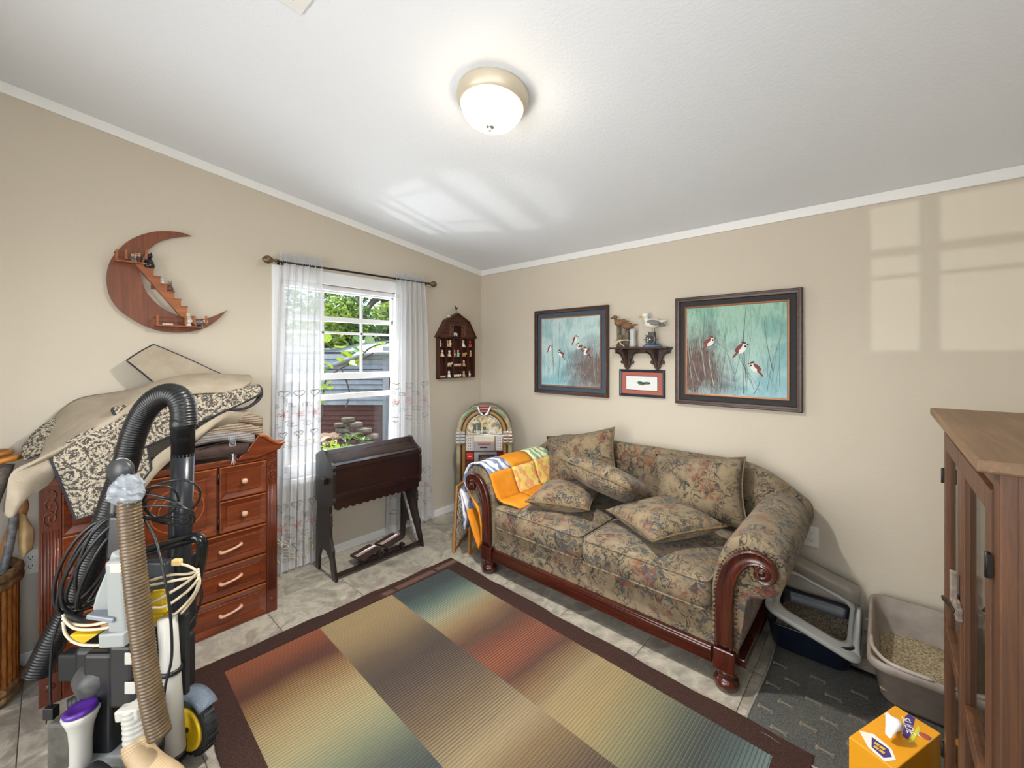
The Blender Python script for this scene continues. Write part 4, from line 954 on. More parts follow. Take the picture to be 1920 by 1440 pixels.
# quilt over the left arm --------------------------------------------------
def cloth(name, c, c2=None, scale=20, **kw): return mat(name, c, 0.85, 0, 0.2, col2=c2, scale=scale, bump=0.25, bscale=40, **kw)
M_Q = {'o': cloth('orange_quilt_cotton', '#cf7f1c', '#de9630', 6), 'y': None, 'b': None, 'g': None, 'p': cloth('pink_check_cotton', '#c9857e', '#a85a56', 90), 'n': cloth('navy_cotton', '#2d3658', '#3f4a78', 30), 'w': cloth('plain_white_cotton', '#dcd9dc')}
def wavy_cloth(name, a, b, sc, rot):
    t = NT(name); t.set(0.85, 0, 0.2); v = t.coords((1, 1, 1), rot)
    w = t.n('ShaderNodeTexWave'); w.inputs['Scale'].default_value = sc; w.inputs['Distortion'].default_value = 5.0; w.inputs['Detail'].default_value = 1.0; w.inputs['Detail Scale'].default_value = 3.0
    t.l(v, w.inputs['Vector']); c = t.ramp(w.outputs['Fac'], [(0.46, a), (0.54, b)])
    t.base(t.mix(t.math('MULTIPLY', t.noise(v, 30, 2), 0.3), c, '#ffffff')); return t.m
M_Q['b'] = wavy_cloth('blue_wave_on_lilac_cotton', '#3f618e', '#d6d2de', 4.4, (0, 0, 1.35))
M_Q['y'] = wavy_cloth('yellow_flame_cotton', '#e2c41c', '#d98a20', 6.0, (0.4, 0, 0.5))
M_Q['g'] = wavy_cloth('green_wave_on_cream_cotton', '#5c9a56', '#e3dfb4', 5.0, (0, 0, 1.4))
quilt = thing('patchwork_quilt', 'orange patchwork quilt with blue and green patches over the sofa arm', 'quilt', (0.95, -0.60, 0.25))
qp = [(1.30, 0.480), (1.20, 0.487), (1.122, 0.50)]
for (x, z) in arm_profile(0.010)[3:]:
    if x < SM - 0.02 or z > 0.55: qp.append((2 * SX - x, z))
qp += [(0.792, 0.50), (0.80, 0.42), (0.815, 0.33), (0.82, 0.24)]
qc = cr([Vector((x, 0, z)) for x, z in qp], 8)
Lq = [0.0]
for i in range(1, len(qc)): Lq.append(Lq[-1] + (qc[i] - qc[i - 1]).length)
TOT = Lq[-1]
def qpt(s, y):
    s = max(0, min(TOT, s)); i = max(j for j in range(len(Lq)) if Lq[j] <= s + 1e-9); i = min(i, len(qc) - 2)
    f = (s - Lq[i]) / max(1e-9, Lq[i + 1] - Lq[i]); p = qc[i].lerp(qc[i + 1], f)
    w = 0.004 * math.sin(17 * s + 9 * y) + 0.003 * math.sin(31 * s - 23 * y)
    hang = max(0.0, s - TOT * 0.74); d = (qc[i + 1] - qc[i]).normalized(); n = Vector((d.z, 0, -d.x))
    if n.z < 0 and s < TOT * 0.6: n = -n
    n = Vector((-d.z, 0, d.x)) * -1 if n.z < -0.2 else n
    return Vector((p.x - 0.05 * hang * math.sin(8 * y) * 0.8, y - 0.05 * min(1, s / TOT) + 0.10 * max(0, 0.25 - s), p.z)) + Vector((0, 0, abs(w) + 0.002))
ycut = [-0.925, -0.70, -0.45, -0.22]
scut = [0.0, 0.17, 0.36, 0.58, 0.80, TOT]
layout = {(0, 0): 'o', (0, 1): 'o', (0, 2): 'o', (1, 0): 'o', (1, 1): 'y', (1, 2): 'y', (2, 0): 'b', (2, 1): 'o', (2, 2): 'g', (3, 0): 'b', (3, 1): 'o', (3, 2): 'g', (4, 0): 'o', (4, 1): 'o', (4, 2): 'b'}
for i in range(5):
    for j in range(3):
        s0, s1, y0, y1 = scut[i], scut[i + 1], ycut[j], ycut[j + 1]
        if i == 4:   # the hanging end has one more row of small patches
            parts_ = [(s0, s0 + (s1 - s0) * 0.62, y0, y1, layout[(i, j)]), (s0 + (s1 - s0) * 0.62, s1, y0, (y0 + y1) / 2, 'b' if j == 0 else 'n'), (s0 + (s1 - s0) * 0.62, s1, (y0 + y1) / 2, y1, 'p')]
        else: parts_ = [(s0, s1, y0, y1, layout[(i, j)])]
        for (a, b, c, d, k) in parts_:
            n = 8; MB().grid([[qpt(a + (b - a) * u / n, c + (d - c) * v / n) for v in range(n + 1)] for u in range(n + 1)]).build('patch', M_Q[k], quilt, solid=0.010, off=0.0)

# ================================================================== wooden pet gate with wire mesh, behind the sofa arm
M_PINE = wood('honey_pine', '#8a5a2a', '#c08a4a', '#a8743a', 0.45, (1, 1, 7), 5)
gt = thing('folding_pet_gate', 'small honey pine folding gate with white lattice beside the sofa', 'pet gate', (0.70, -0.80, 0.0))
def gate_panel(a, b, h, lean):
    a, b = Vector(a), Vector(b); d = (b - a).normalized(); up = (Vector((0, 0, 1)) + Vector(lean)).normalized()
    for q in (a, b):
        MB().bar(q, q + up * h, 0.017, 0.024, d).build('upright', M_PINE, gt, bev=0.002)
    for z in (0.02, h - 0.02): MB().bar(a + up * z, b + up * z, 0.015, 0.022).build('crossbar', M_PINE, gt, bev=0.002)
    for q in (a, b): MB().obox(q + up * 0.10, d * 0.014, Vector((-d.y, d.x, 0)) * 0.014, up * 0.010).build('hinge_block', M_PINE, gt, bev=0.003)
    W = (b - a).length; n1 = d * W; k = 0; st = 0.042
    u = -h
    while u < W:
        for s in (1, -1):
            # line starting at (u,0.03) going up at 55 degrees
            pts = []
            for tt in range(0, 40):
                zz = 0.03 + (h - 0.06) * tt / 39; uu = u + zz * 0.62
                if s < 0: uu = W - uu
                if 0 < uu < W: pts.append(a + d * uu + up * zz)
            if len(pts) > 1: MB().tube([pts[0], pts[-1]], 0.0022, 4).build('lattice_wire', mat('white_coated_wire', '#d9d2c4', 0.5), gt)
        u += st
gate_panel(pZ(851, 1036), pZ(874, 1003), 0.50, (0.02, 0.05, 0))
gate_panel(pZ(880, 1039), pZ(918, 1022), 0.50, (0.015, 0.06, 0))
# ================================================================== chest of drawers
M_CH = wood('reddish_cherry_chest', '#4b1e0d', '#8a4520', '#6c3015', 0.28, (1, 6, 1), 4, coat=0.3)
M_CHV = wood('reddish_cherry_chest_upright', '#431a0c', '#733217', '#5b250f', 0.3, (1, 1, 6), 4, coat=0.25)
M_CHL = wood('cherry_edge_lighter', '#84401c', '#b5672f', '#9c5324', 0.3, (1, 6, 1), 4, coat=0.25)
M_PULL = mat('rose_cream_pull', '#c79a7e', 0.35)
DY0, DY1, DF = -2.97, -2.054, 0.43
ch = thing('chest_of_drawers', 'carved cherry wood chest with small drawers, centre door and wide drawers', 'chest of drawers', (0.22, (DY0 + DY1) / 2, 0.0))
MB().box(0.02, DF - 0.022, DY0 + 0.01, DY1 - 0.01, 0.012, 0.90).build('carcass', M_CH, ch)
for y0, y1, s in ((DY0, DY0 + 0.066, -1), (DY1 - 0.056, DY1, 1)):
    pl = MB().box(DF - 0.03, DF - 0.002, y0, y1, 0.0, 0.945).build('pilaster', M_CHV, ch, bev=0.002)
    n = 6; w = (y1 - y0 - 0.012) / n
    for k in range(n):
        yy = y0 + 0.006 + w * (k + 0.5); MB().tube([(DF - 0.002, yy, 0.13), (DF - 0.002, yy, 0.735)], w * 0.36, 8).build('reed', M_CHV, pl)
    yc = (y0 + y1) / 2
    def carve(pts, r=0.0032):
        MB().tube(cr([(DF, yc + a * 0.024, b) for a, b in pts], 5), [r] * (len(pts) * 5 - 4), 6).build('carved_scroll', M_CHV, pl)
    carve([(-.2, .755), (-.7, .775), (-.6, .805), (.1, .815), (.6, .80), (.5, .775), (.0, .775), (-.1, .792), (.2, .796)])
    carve([(.5, .80), (.8, .835), (.3, .868), (-.4, .865), (-.6, .845), (-.2, .832), (.1, .848)])
    carve([(0.3, .868), (.7, .885), (.3, .905), (-.3, .900)])
    MB().lathe([(0, 0), (0.016, 0), (0.014, 0.003), (0.006, 0.002), (0.004, 0.005), (0, 0.005)], (DF - 0.002, yc, 0.075), 16, (1, 0, 0)).build('rosette', M_CHV, pl)
    # bonnet end: moulded cap with an upswept horn
    a0, a1 = (y0 - 0.034, y1) if s < 0 else (y0, y1 + 0.034)
    def yy(f): return (a1 + (a0 - a1) * f) if s > 0 else (a0 + (a1 - a0) * f)       # f 0 outer edge .. 1 inner
    pr = [(0.0, 0.968), (0.10, 0.955), (0.25, 0.935), (1.55, 0.905), (2.6, 0.905), (2.5, 0.925), (2.1, 0.955), (1.75, 1.0), (1.45, 1.035), (1.15, 1.03), (0.75, 1.0), (0.35, 0.978), (0.0, 0.982)]
    MB().prism([(DF - 0.045, yy(f), z) for f, z in pr], (0.055, 0, 0)).build('bonnet_cap', M_CH, ch, bev=0.004)
    crv = cr([(DF + 0.012, yy(f), z) for f, z in ((0.02, 0.972), (0.35, 0.970), (0.75, 0.992), (1.15, 1.022), (1.45, 1.028))], 5)
    MB().tube(crv, 0.009, 8).build('cap_moulding', M_CHL, ch)
    MB().box(0.02, DF + 0.004, min(yy(0.15), yy(0.9)), max(yy(0.15), yy(0.9)), 0.945, 0.968).build('end_cornice', M_CH, ch, bev=0.006)
MB().box(DF - 0.03, DF - 0.004, DY0 + 0.066, DY1 - 0.056, 0.885, 0.915).build('top_rail', M_CH, ch, bev=0.002)
MB().box(0.02, DF - 0.01, DY0 + 0.02, DY1 - 0.02, 0.90, 0.912).build('top_board', M_CH, ch, bev=0.002)
MB().box(DF - 0.03, DF - 0.006, DY0 + 0.066, DY1 - 0.056, 0.0, 0.014).build('plinth', M_CH, ch)
def raised_front(name, y0, y1, z0, z1, inset=0.030, knob=None, pull=False):
    m = MB(); x = DF - 0.022
    def r(i, xx): return [Vector((xx, y0 + i, z0 + i)), Vector((xx, y1 - i, z0 + i)), Vector((xx, y1 - i, z1 - i)), Vector((xx, y0 + i, z1 - i))]
    m.loft([r(0, x), r(0, x + 0.020), r(0.004, x + 0.023), r(inset, x + 0.013), r(inset + 0.003, x + 0.019)], True, False)
    o = m.build(name, M_CH, ch)
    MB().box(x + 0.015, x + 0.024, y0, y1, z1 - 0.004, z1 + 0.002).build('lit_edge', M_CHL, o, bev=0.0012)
    if knob:
        for kc in knob: MB().lathe([(0, 0), (0.011, 0), (0.009, 0.004), (0.006, 0.010), (0.012, 0.016), (0.0155, 0.022), (0.012, 0.029), (0.005, 0.031), (0, 0.031)], (x + 0.019, kc, (z0 + z1) / 2), 16, (1, 0, 0)).build('knob', M_PULL, o)
    if pull:
        for yc in pull:
            zc = (z0 + z1) / 2; a = cr([(x + .02, yc - .048, zc - .006), (x + .036, yc - .044, zc - .008), (x + .043, yc - .02, zc - .003), (x + .045, yc, zc + .001), (x + .043, yc + .02, zc + .004), (x + .036, yc + .044, zc + .010), (x + .02, yc + .048, zc + .008)], 4)
            rr = [0.006 + 0.003 * abs(2 * i / (len(a) - 1) - 1) for i in range(len(a))]
            MB().tube(a, rr, 8).build('pull', M_PULL, o)
    return o
g = 0.006
for y0, y1 in ((-2.335, -2.112), (-2.902, -2.685)):
    raised_front('small_drawer', y0, y1, 0.703, 0.878, knob=[(y0 + y1) / 2]); raised_front('small_drawer', y0, y1, 0.528, 0.694, knob=[(y0 + y1) / 2])
dr = raised_front('centre_door', -2.674, -2.348, 0.528, 0.878, 0.045)
MB().lathe([(0.104, 0), (0.108, 0.004), (0.112, 0.0)], (DF - 0.004, -2.511, 0.703), 40, (1, 0, 0)).build('medallion_ring', M_CHL, dr)
MB().lathe([(0.070, 0), (0.073, 0.003), (0.076, 0.0)], (DF - 0.004, -2.511, 0.703), 40, (1, 0, 0)).build('medallion_ring', M_CHL, dr)
MB().lathe([(0, 0), (0.010, 0), (0.006, 0.010), (0.014, 0.02), (0.010, 0.028), (0, 0.029)], (DF - 0.003, -2.652, 0.70), 14, (1, 0, 0)).build('knob', M_PULL, dr)
for z in (0.58, 0.82): MB().tube([(DF - 0.004, -2.3415, z - 0.028), (DF - 0.004, -2.3415, z + 0.028)], 0.0045, 8).build('hinge', mat('dark_hinge_metal', '#2d2620', 0.4, 0.8), dr)
for z0, z1 in ((0.358, 0.518), (0.190, 0.348), (0.016, 0.180)): raised_front('wide_drawer', -2.902, -2.112, z0, z1, 0.034, pull=(-2.285, -2.73))

# ================================================================== carpets heaped on the chest
def leopard():
    t = NT('charcoal_cream_floral_carpet'); t.set(0.95, 0, 0.1)
    v = t.coords(); wn_ = t.n('ShaderNodeTexNoise'); wn_.inputs['Scale'].default_value = 30; t.l(v, wn_.inputs['Vector'])
    mx = t.n('ShaderNodeMixRGB'); mx.inputs[0].default_value = 0.022; t.l(v, mx.inputs[1]); t.l(wn_.outputs['Color'], mx.inputs[2]); vd = mx.outputs[0]
    d = t.vor(vd, 11.0, 'F1', rnd=0.25)
    rings = t.math('ADD', t.math('MULTIPLY', t.math('SINE', t.math('MULTIPLY', d, 34.0)), 0.5), 0.5)
    brk = t.noise(vd, 135, 2, 0.55, 0.8)
    f = t.math('ADD', t.math('MULTIPLY', rings, 0.15), t.math('MULTIPLY', brk, 0.93))
    c = t.ramp(f, [(0.48, '#4e4a47'), (0.53, '#7f776b'), (0.59, '#bdb29d')])
    c = t.mix(t.math('MULTIPLY', t.ramp(d, [(0.0, '#ffffff'), (0.20, '#000000')]), 0.65), c, '#c8b999')
    t.base(c); t.bump(t.math('ADD', f, t.noise(v, 300, 2)), 0.6, 0.006); return t.m
M_LEO = leopard()
M_BACK = mat('beige_carpet_backing', '#a09481', 0.9, 0, 0.15, col2='#aca08e', scale=12, bump=0.3, bscale=220)
M_BIND = mat('charcoal_binding_tape', '#2e3036', 0.9)
def slab(name, ctrl, material, th, parent, nu=6, nv=6, binding=True, back=None):
    G = patchgrid([[Vector(p) for p in r] for r in ctrl], nu, nv)
    o = MB().grid(G).build(name, [material] if back is None else [material, back], parent, solid=th, off=0.0)
    if back is not None:
        md = o.modifiers[0]; md.material_offset = 1; md.material_offset_rim = 1
    if binding:
        loop = G[0] + [r[-1] for r in G[1:]] + G[-1][-2::-1] + [r[0] for r in G[-2:0:-1]]
        MB().tube(loop, th * 0.62, 6, closed=True).build('binding_edge', M_BIND, o)
    return o
GC = 'carpets heaped on the chest of drawers'
def q(x, y, X): return pA(x, y, X)
# 1 the hanging patterned carpet
t = thing('patterned_carpet', 'charcoal and cream floral carpet hanging over the chest front', 'carpet', q(190, 880, 0.47), group=GC)
slab('hanging_panel', [[q(125, 868, 0.30), q(180, 830, 0.30), q(232, 800, 0.30), q(290, 775, 0.28)],
                       [q(95, 852, 0.47), q(150, 816, 0.47), q(210, 790, 0.46), q(262, 772, 0.44)],
                       [q(118, 912, 0.485), q(170, 875, 0.485), q(230, 840, 0.48), q(272, 822, 0.47)],
                       [q(143, 974, 0.49), q(200, 955, 0.49), q(240, 930, 0.49), q(283, 880, 0.485)]], M_LEO, 0.012, t)
MB().obox(q(236, 811, 0.492), Vector((0, 0.012, 0.003)), Vector((0, -0.006, 0.030)), Vector((0.001, 0, 0))).build('paper_tag', mat('white_paper_tag', '#e2e0da', 0.7), t)
MB().obox(q(236, 811, 0.494), Vector((0, 0.008, 0.002)), Vector((0, -0.002, 0.009)), Vector((0.0006, 0, 0))).build('tag_print', mat('tan_tag_print', '#c39a78', 0.7), t)
# 2 second patterned layer, folded over to the right
t = thing('patterned_carpet', 'charcoal and cream floral carpet folded flat across the heap top', 'carpet', q(350, 790, 0.42), group=GC)
slab('folded_panel', [[q(262, 772, 0.20), q(335, 755, 0.20), q(410, 738, 0.20), q(476, 724, 0.20)],
                      [q(212, 766, 0.42), q(300, 748, 0.42), q(400, 738, 0.42), q(486, 724, 0.42)],
                      [q(235, 800, 0.47), q(310, 785, 0.47), q(390, 772, 0.46), q(488, 738, 0.452)],
                      [q(262, 842, 0.48), q(330, 812, 0.48), q(378, 790, 0.47), q(448, 758, 0.46)]], M_LEO, 0.012, t)
prof = [(440, 758), (464, 743), (484, 733), (491, 738), (484, 751), (466, 763), (446, 768), (424, 770)]
slab('rolled_end', [[q(x - 6, y + 3, 0.26) for x, y in prof], [q(x, y + 1, 0.36) for x, y in prof], [q(x, y, 0.45) for x, y in prof]], M_LEO, 0.011, t, nu=3, nv=5, back=M_BACK)
# 3 big beige-backed carpet, rolled along the top and drooping at the left
t = thing('beige_carpet', 'beige carpet underside draped along the heap and drooping over the basket end', 'carpet', q(200, 790, 0.35), group=GC)
slab('draped_panel', [[q(88, 800, 0.05), q(140, 752, 0.05), q(215, 737, 0.05), q(300, 722, 0.06), q(380, 706, 0.08), q(466, 704, 0.10)],
                      [q(84, 838, 0.24), q(140, 790, 0.24), q(215, 752, 0.24), q(300, 714, 0.24), q(385, 702, 0.24), q(471, 707, 0.26)],
                      [q(66, 872, 0.44), q(120, 838, 0.46), q(200, 788, 0.45), q(290, 736, 0.42), q(385, 720, 0.40), q(470, 718, 0.38)],
                      [q(28, 884, 0.52), q(100, 848, 0.50), q(200, 800, 0.47), q(292, 748, 0.43), q(375, 738, 0.43), q(440, 737, 0.43)]], M_BACK, 0.012, t, binding=False)
slab('drooping_end', [[q(118, 836, 0.44), q(112, 856, 0.465), q(106, 884, 0.46)], [q(66, 862, 0.48), q(80, 890, 0.50), q(94, 904, 0.48)], [q(22, 886, 0.52), q(44, 916, 0.54), q(74, 920, 0.51)], [q(15, 925, 0.54), q(32, 942, 0.56), q(48, 934, 0.54)], [q(12, 964, 0.54), q(20, 970, 0.555), q(29, 962, 0.54)]], M_BACK, 0.012, t, binding=False)
slab('patterned_back_edge', [[q(44, 835, 0.12), q(78, 800, 0.10), q(112, 782, 0.08)], [q(42, 852, 0.18), q(76, 826, 0.17), q(106, 800, 0.14)], [q(46, 862, 0.24), q(80, 848, 0.24), q(104, 830, 0.22)]], M_LEO, 0.012, t, binding=False)
# 4 stiff flap standing up against the wall
t = thing('beige_carpet', 'stiff beige carpet piece standing up against the wall', 'carpet', q(330, 700, 0.10), group=GC)
slab('stiff_flap', [[q(238, 676, 0.10), q(262, 660, 0.08), q(288, 646, 0.06)], [q(266, 698, 0.12), q(305, 685, 0.10), q(350, 672, 0.08)], [q(292, 718, 0.13), q(350, 708, 0.12), q(402, 696, 0.10)], [q(330, 728, 0.14), q(400, 722, 0.13), q(446, 714, 0.12)]], M_BACK, 0.008, t, back=None)
# 5 lower beige carpet hanging in a long fold at the front
t = thing('beige_carpet', 'tan carpet underside hanging in a long fold down the chest front', 'carpet', q(330, 830, 0.46), group=GC)
slab('hanging_fold', [[q(470, 772, 0.40), q(440, 764, 0.44), q(405, 782, 0.46), q(360, 812, 0.465), q(300, 850, 0.47), q(268, 885, 0.475)],
                      [q(472, 788, 0.40), q(430, 780, 0.45), q(385, 806, 0.475), q(345, 832, 0.48), q(300, 868, 0.485), q(264, 908, 0.485)],
                      [q(430, 795, 0.41), q(400, 800, 0.44), q(370, 822, 0.47), q(335, 848, 0.475), q(295, 885, 0.48), q(262, 926, 0.48)]], M_BACK, 0.012, t, binding=False)
# 6-8 folded textiles on the right
def folded(name, label, cat, material, x0, x1, ytop, ybot, X, layers, edge=None, wave=3):
    t = thing(name, label, cat, q((x0 + x1) / 2, ybot, X), group=GC)
    a, b = q(x0, ybot, X), q(x1, ybot, X); zt = q(x1, ytop, X).z; h = (zt - b.z) / layers
    for k in range(layers):
        secs = []
        for i in range(13):
            f = i / 12; y = a.y + (b.y - a.y) * f; lift = 0.030 * math.sin(f * math.pi) * (1 if wave else 0) - 0.02 * f
            z0 = b.z + h * k + lift; z1 = z0 + h * 0.93
            secs.append([Vector((X - 0.26, y, z0)), Vector((X - 0.01, y, z0)), Vector((X, y, z0 + h * .25)), Vector((X, y, z1 - h * .25)), Vector((X - 0.01, y, z1)), Vector((X - 0.26, y, z1))])
        MB().loft(secs).build('folded_layer', material, t)
    return t
def stripes(name, a, b):
    tt = NT(name); tt.set(0.95, 0, 0.1); v = tt.coords((1, 1, 1)); s = tt.n('ShaderNodeSeparateXYZ'); tt.l(v, s.inputs[0])
    w = tt.math('ADD', tt.math('MULTIPLY', tt.math('SINE', tt.math('MULTIPLY', s.outputs[2], 480.0)), 0.5), 0.5); n = tt.noise(v, 130, 3)
    tt.base(tt.ramp(tt.math('ADD', tt.math('MULTIPLY', w, 0.5), tt.math('MULTIPLY', n, 0.6)), [(0.35, a), (0.7, b)])); tt.bump(n, 0.6, 0.005); return tt.m
folded('bath_mat', 'thick brown-grey ribbed mat folded at the heap window end', 'mat', stripes('brown_grey_ribbed_pile', '#6d5c4c', '#a39482'), 372, 493, 774, 812, 0.43, 2)
t = folded('folded_rag_rug', 'grey folded rag rug with loose threads under the brown mat', 'rug', stripes('grey_rag_weave', '#6e6a68', '#9b9490'), 352, 478, 806, 826, 0.435, 1)
thr = mat('pale_blue_threads', '#c6cbd6', 0.8)
for k in range(6):
    x = 428 + 3 * k; MB().tube(cr([q(x, 818, 0.442), q(x + 3 - k, 836, 0.448), q(x + 6 - 2 * k, 850, 0.446), q(x + 14 - 5 * k, 868 + 3 * (k % 3), 0.443)], 4), 0.0009, 4).build('loose_thread', thr, t)
t = thing('brown_table_mat', 'dark brown cloth with black scroll motif on the chest top', 'cloth', q(410, 845, 0.435), group=GC)
M_DKB = mat('dark_brown_cloth', '#35251f', 0.85, col2='#463129', scale=20)
slab('cloth_body', [[q(350, 842, 0.30), q(410, 830, 0.30), q(470, 826, 0.30)], [q(350, 846, 0.438), q(410, 838, 0.438), q(468, 832, 0.438)], [q(352, 864, 0.440), q(410, 858, 0.440), q(462, 849, 0.440)]], M_DKB, 0.008, t, binding=False)
MB().tube(cr([q(356, 852, 0.446), q(390, 838, 0.446), q(424, 829, 0.446), q(440, 838, 0.446), q(430, 850, 0.446), q(418, 853, 0.446), q(413, 844, 0.446), q(420, 838, 0.446)], 5), 0.0028, 6).build('scroll_motif', mat('black_velvet', '#121112', 0.9), t)
MB().tube(cr([q(356, 853, 0.446), q(380, 857, 0.446), q(405, 853, 0.446), q(420, 853, 0.446)], 5), 0.0028, 6).build('scroll_motif', MATS['black_velvet'], t)
# ================================================================== vacuum cleaners in the foreground
M_BLK = mat('black_plastic', '#17181a', 0.35); M_BLKM = mat('matte_black_rubber', '#1c1d1f', 0.6); M_GRYP = mat('silver_grey_plastic', '#8d918f', 0.35)
M_WHTP = mat('off_white_plastic', '#b3b1a9', 0.38); M_YEL = mat('yellow_plastic', '#d9b21c', 0.35); M_PURP = mat('purple_plastic', '#4b1f85', 0.35)
M_TAUPE = mat('taupe_hose', '#4f3f2c', 0.3, col2='#63513a', scale=20); M_TANH = mat('tan_hose', '#b39a76', 0.5); M_CRM = mat('cream_cord', '#d3c3a4', 0.5)
M_CLEAR = None
def clear_plastic():
    t = NT('smoky_clear_plastic'); t.t.nodes.remove(t.b)
    tr = t.n('ShaderNodeBsdfTransparent'); tr.inputs[0].default_value = (0.62, 0.68, 0.74, 1); gl = t.n('ShaderNodeBsdfPrincipled'); gl.inputs['Base Color'].default_value = lin('#9aa6b4'); gl.inputs['Roughness'].default_value = 0.12
    mx = t.n('ShaderNodeMixShader'); mx.inputs[0].default_value = 0.38; t.l(tr.outputs[0], mx.inputs[1]); t.l(gl.outputs[0], mx.inputs[2]); t.l(mx.outputs[0], t.out.inputs[0]); return t.m
M_CLEAR = clear_plastic()
def hose(path, r, pitch, depth, n=14):
    """ribbed tube: radius ripples along the path"""
    c = [Vector(p) for p in path]; L = [0]
    for i in range(1, len(c)): L.append(L[-1] + (c[i] - c[i - 1]).length)
    tot = L[-1]; cnt = int(tot / (pitch / 4)); P, R = [], []; i = 0
    for k in range(cnt + 1):
        s = tot * k / cnt
        while i < len(L) - 2 and L[i + 1] < s: i += 1
        f = (s - L[i]) / max(1e-9, L[i + 1] - L[i]); P.append(c[i].lerp(c[i + 1], min(1, f))); R.append(r - depth * (0, 0.5, 1, 0.5)[k % 4])
    return MB().tube(P, R, n)
VD = 1.42                                   # depth of the front machine along the view axis
def w(px, d=VD): return px / F_PX * d       # pixel size to metres at that depth
# ---- machine in front: grey and black upright with taupe hose
v1 = thing('upright_vacuum', 'grey and black upright vacuum with taupe ribbed hose and purple-ringed nozzle', 'vacuum cleaner', Vector((*at(215, 1480, VD).xy, 0.0)))
bx = at(215, 1480, VD)
def ob(name, px, py, wpx, hpx, d, mm, depth=0.05, bev=0.008, tilt=0.0, parent=None):
    c = at(px, py, d); x = (RT * math.cos(tilt) + Vector((0, 0, 1)) * math.sin(tilt)) * (w(wpx, d) / 2); z = (Vector((0, 0, 1)) * math.cos(tilt) - RT * math.sin(tilt)) * (w(hpx, d) / 2)
    return MB().obox(c, x, FW * depth / 2, z).build(name, mm, parent or v1, bev=bev, seg=3)
# floor head
hc = bx.xy
def floor_box(name, c, fx, fy, z0, z1, mm, par, bev=0.012):
    return MB().obox((c[0], c[1], (z0 + z1) / 2), RT * fx / 2, FW * fy / 2, Vector((0, 0, (z1 - z0) / 2))).build(name, mm, par, bev=bev, seg=3)
q0 = at(215, 1480, 1.40)
floor_box('floor_head', (q0.x, q0.y), 0.31, 0.26, 0.0135, 0.085, M_BLK, v1)
floor_box('head_cover', (q0.x + FW.x * .03, q0.y + FW.y * .03), 0.24, 0.16, 0.085, 0.14, M_GRYP, v1, 0.02)
ob('main_column', 205, 1345, 52, 270, 1.44, M_BLK, 0.09, 0.012)
ob('column_edge', 176, 1345, 8, 250, 1.42, mat('worn_grey_edge', '#6f706c', 0.5), 0.03, 0.003)
ob('dust_bin', 190, 1250, 46, 110, 1.50, M_BLK, 0.12, 0.02)
MB().lathe([(0.0, 0), (w(36), 0), (w(40), 0.03), (w(36), 0.07), (w(24), 0.085), (0, 0.09)], at(200, 1275, 1.46), 20, (RT * -0.2 + Vector((0, 0, 1)) - FW * .4)).build('motor_dome', mat('dusty_dark_grey', '#4a4b49', 0.5, col2='#2a2b2b', scale=30), v1)
up = ob('upper_body', 234, 1118, 36, 148, 1.40, M_GRYP, 0.07, 0.012, 0.05)
ob('latch', 228, 1062, 30, 18, 1.37, M_WHTP, 0.03, 0.003, parent=v1)
ob('lower_collar', 228, 1188, 48, 26, 1.39, M_GRYP, 0.075, 0.006, 0.05)
tb = ob('telescopic_tube', 240, 1258, 46, 118, 1.40, M_BLK, 0.06, 0.014)
for yy in (1235, 1290): ob('tube_window', 244, yy, 20, 22, 1.366, M_WHTP, 0.004, 0.003, parent=tb)
cuff = ob('white_cuff', 254, 1327, 44, 20, 1.37, M_WHTP, 0.07, 0.006, 0.12)
hose([at(250, 1325, 1.36), at(254, 1350, 1.36), at(256, 1392, 1.355)], w(20, 1.36), 0.016, 0.003).build('white_hose_sleeve', M_WHTP, v1)
hose(cr([at(256, 1388, 1.355), at(262, 1415, 1.34), at(285, 1440, 1.32), at(318, 1462, 1.30), at(340, 1490, 1.30)], 6), w(23, 1.34), 0.009, 0.0018).build('tan_hose', M_TANH, v1)
# wedge-shaped upholstery tool
pts = [at(208, 1035, 1.40), at(222, 1045, 1.40), at(222, 1160, 1.40), at(180, 1158, 1.38), at(172, 1142, 1.38), at(178, 1118, 1.385), at(196, 1075, 1.395)]
MB().prism(pts, FW * 0.045).build('upholstery_tool', M_GRYP, v1, bev=0.006)
MB().bar(at(172, 1150, 1.375), at(222, 1158, 1.375), 0.04, 0.016).build('tool_lip', mat('grey_blue_plastic', '#7e868c', 0.4), v1, bev=0.004)
# rear handle and pivot
MB().tube(cr([at(226, 876, 1.50), at(222, 930, 1.49), at(218, 1000, 1.47), at(222, 1060, 1.44), at(226, 1100, 1.43)], 5), [w(14), ] * 21, 12).build('handle', M_BLK, v1)
MB().lathe([(0, -0.018), (w(19), -0.018), (w(22), -0.010), (w(22), 0.012), (0, 0.014)], at(226, 882, 1.47), 20, -FW).build('handle_pivot', mat('charcoal_plastic', '#3a3b3d', 0.4), v1)
MB().lathe([(w(22), -0.012), (w(24), -0.006), (w(22), 0.0)], at(226, 882, 1.475), 20, -FW).build('pivot_ring', M_WHTP, v1)
ob('handle_grip', 226, 1005, 34, 85, 1.45, M_BLK, 0.05, 0.014, -0.06)
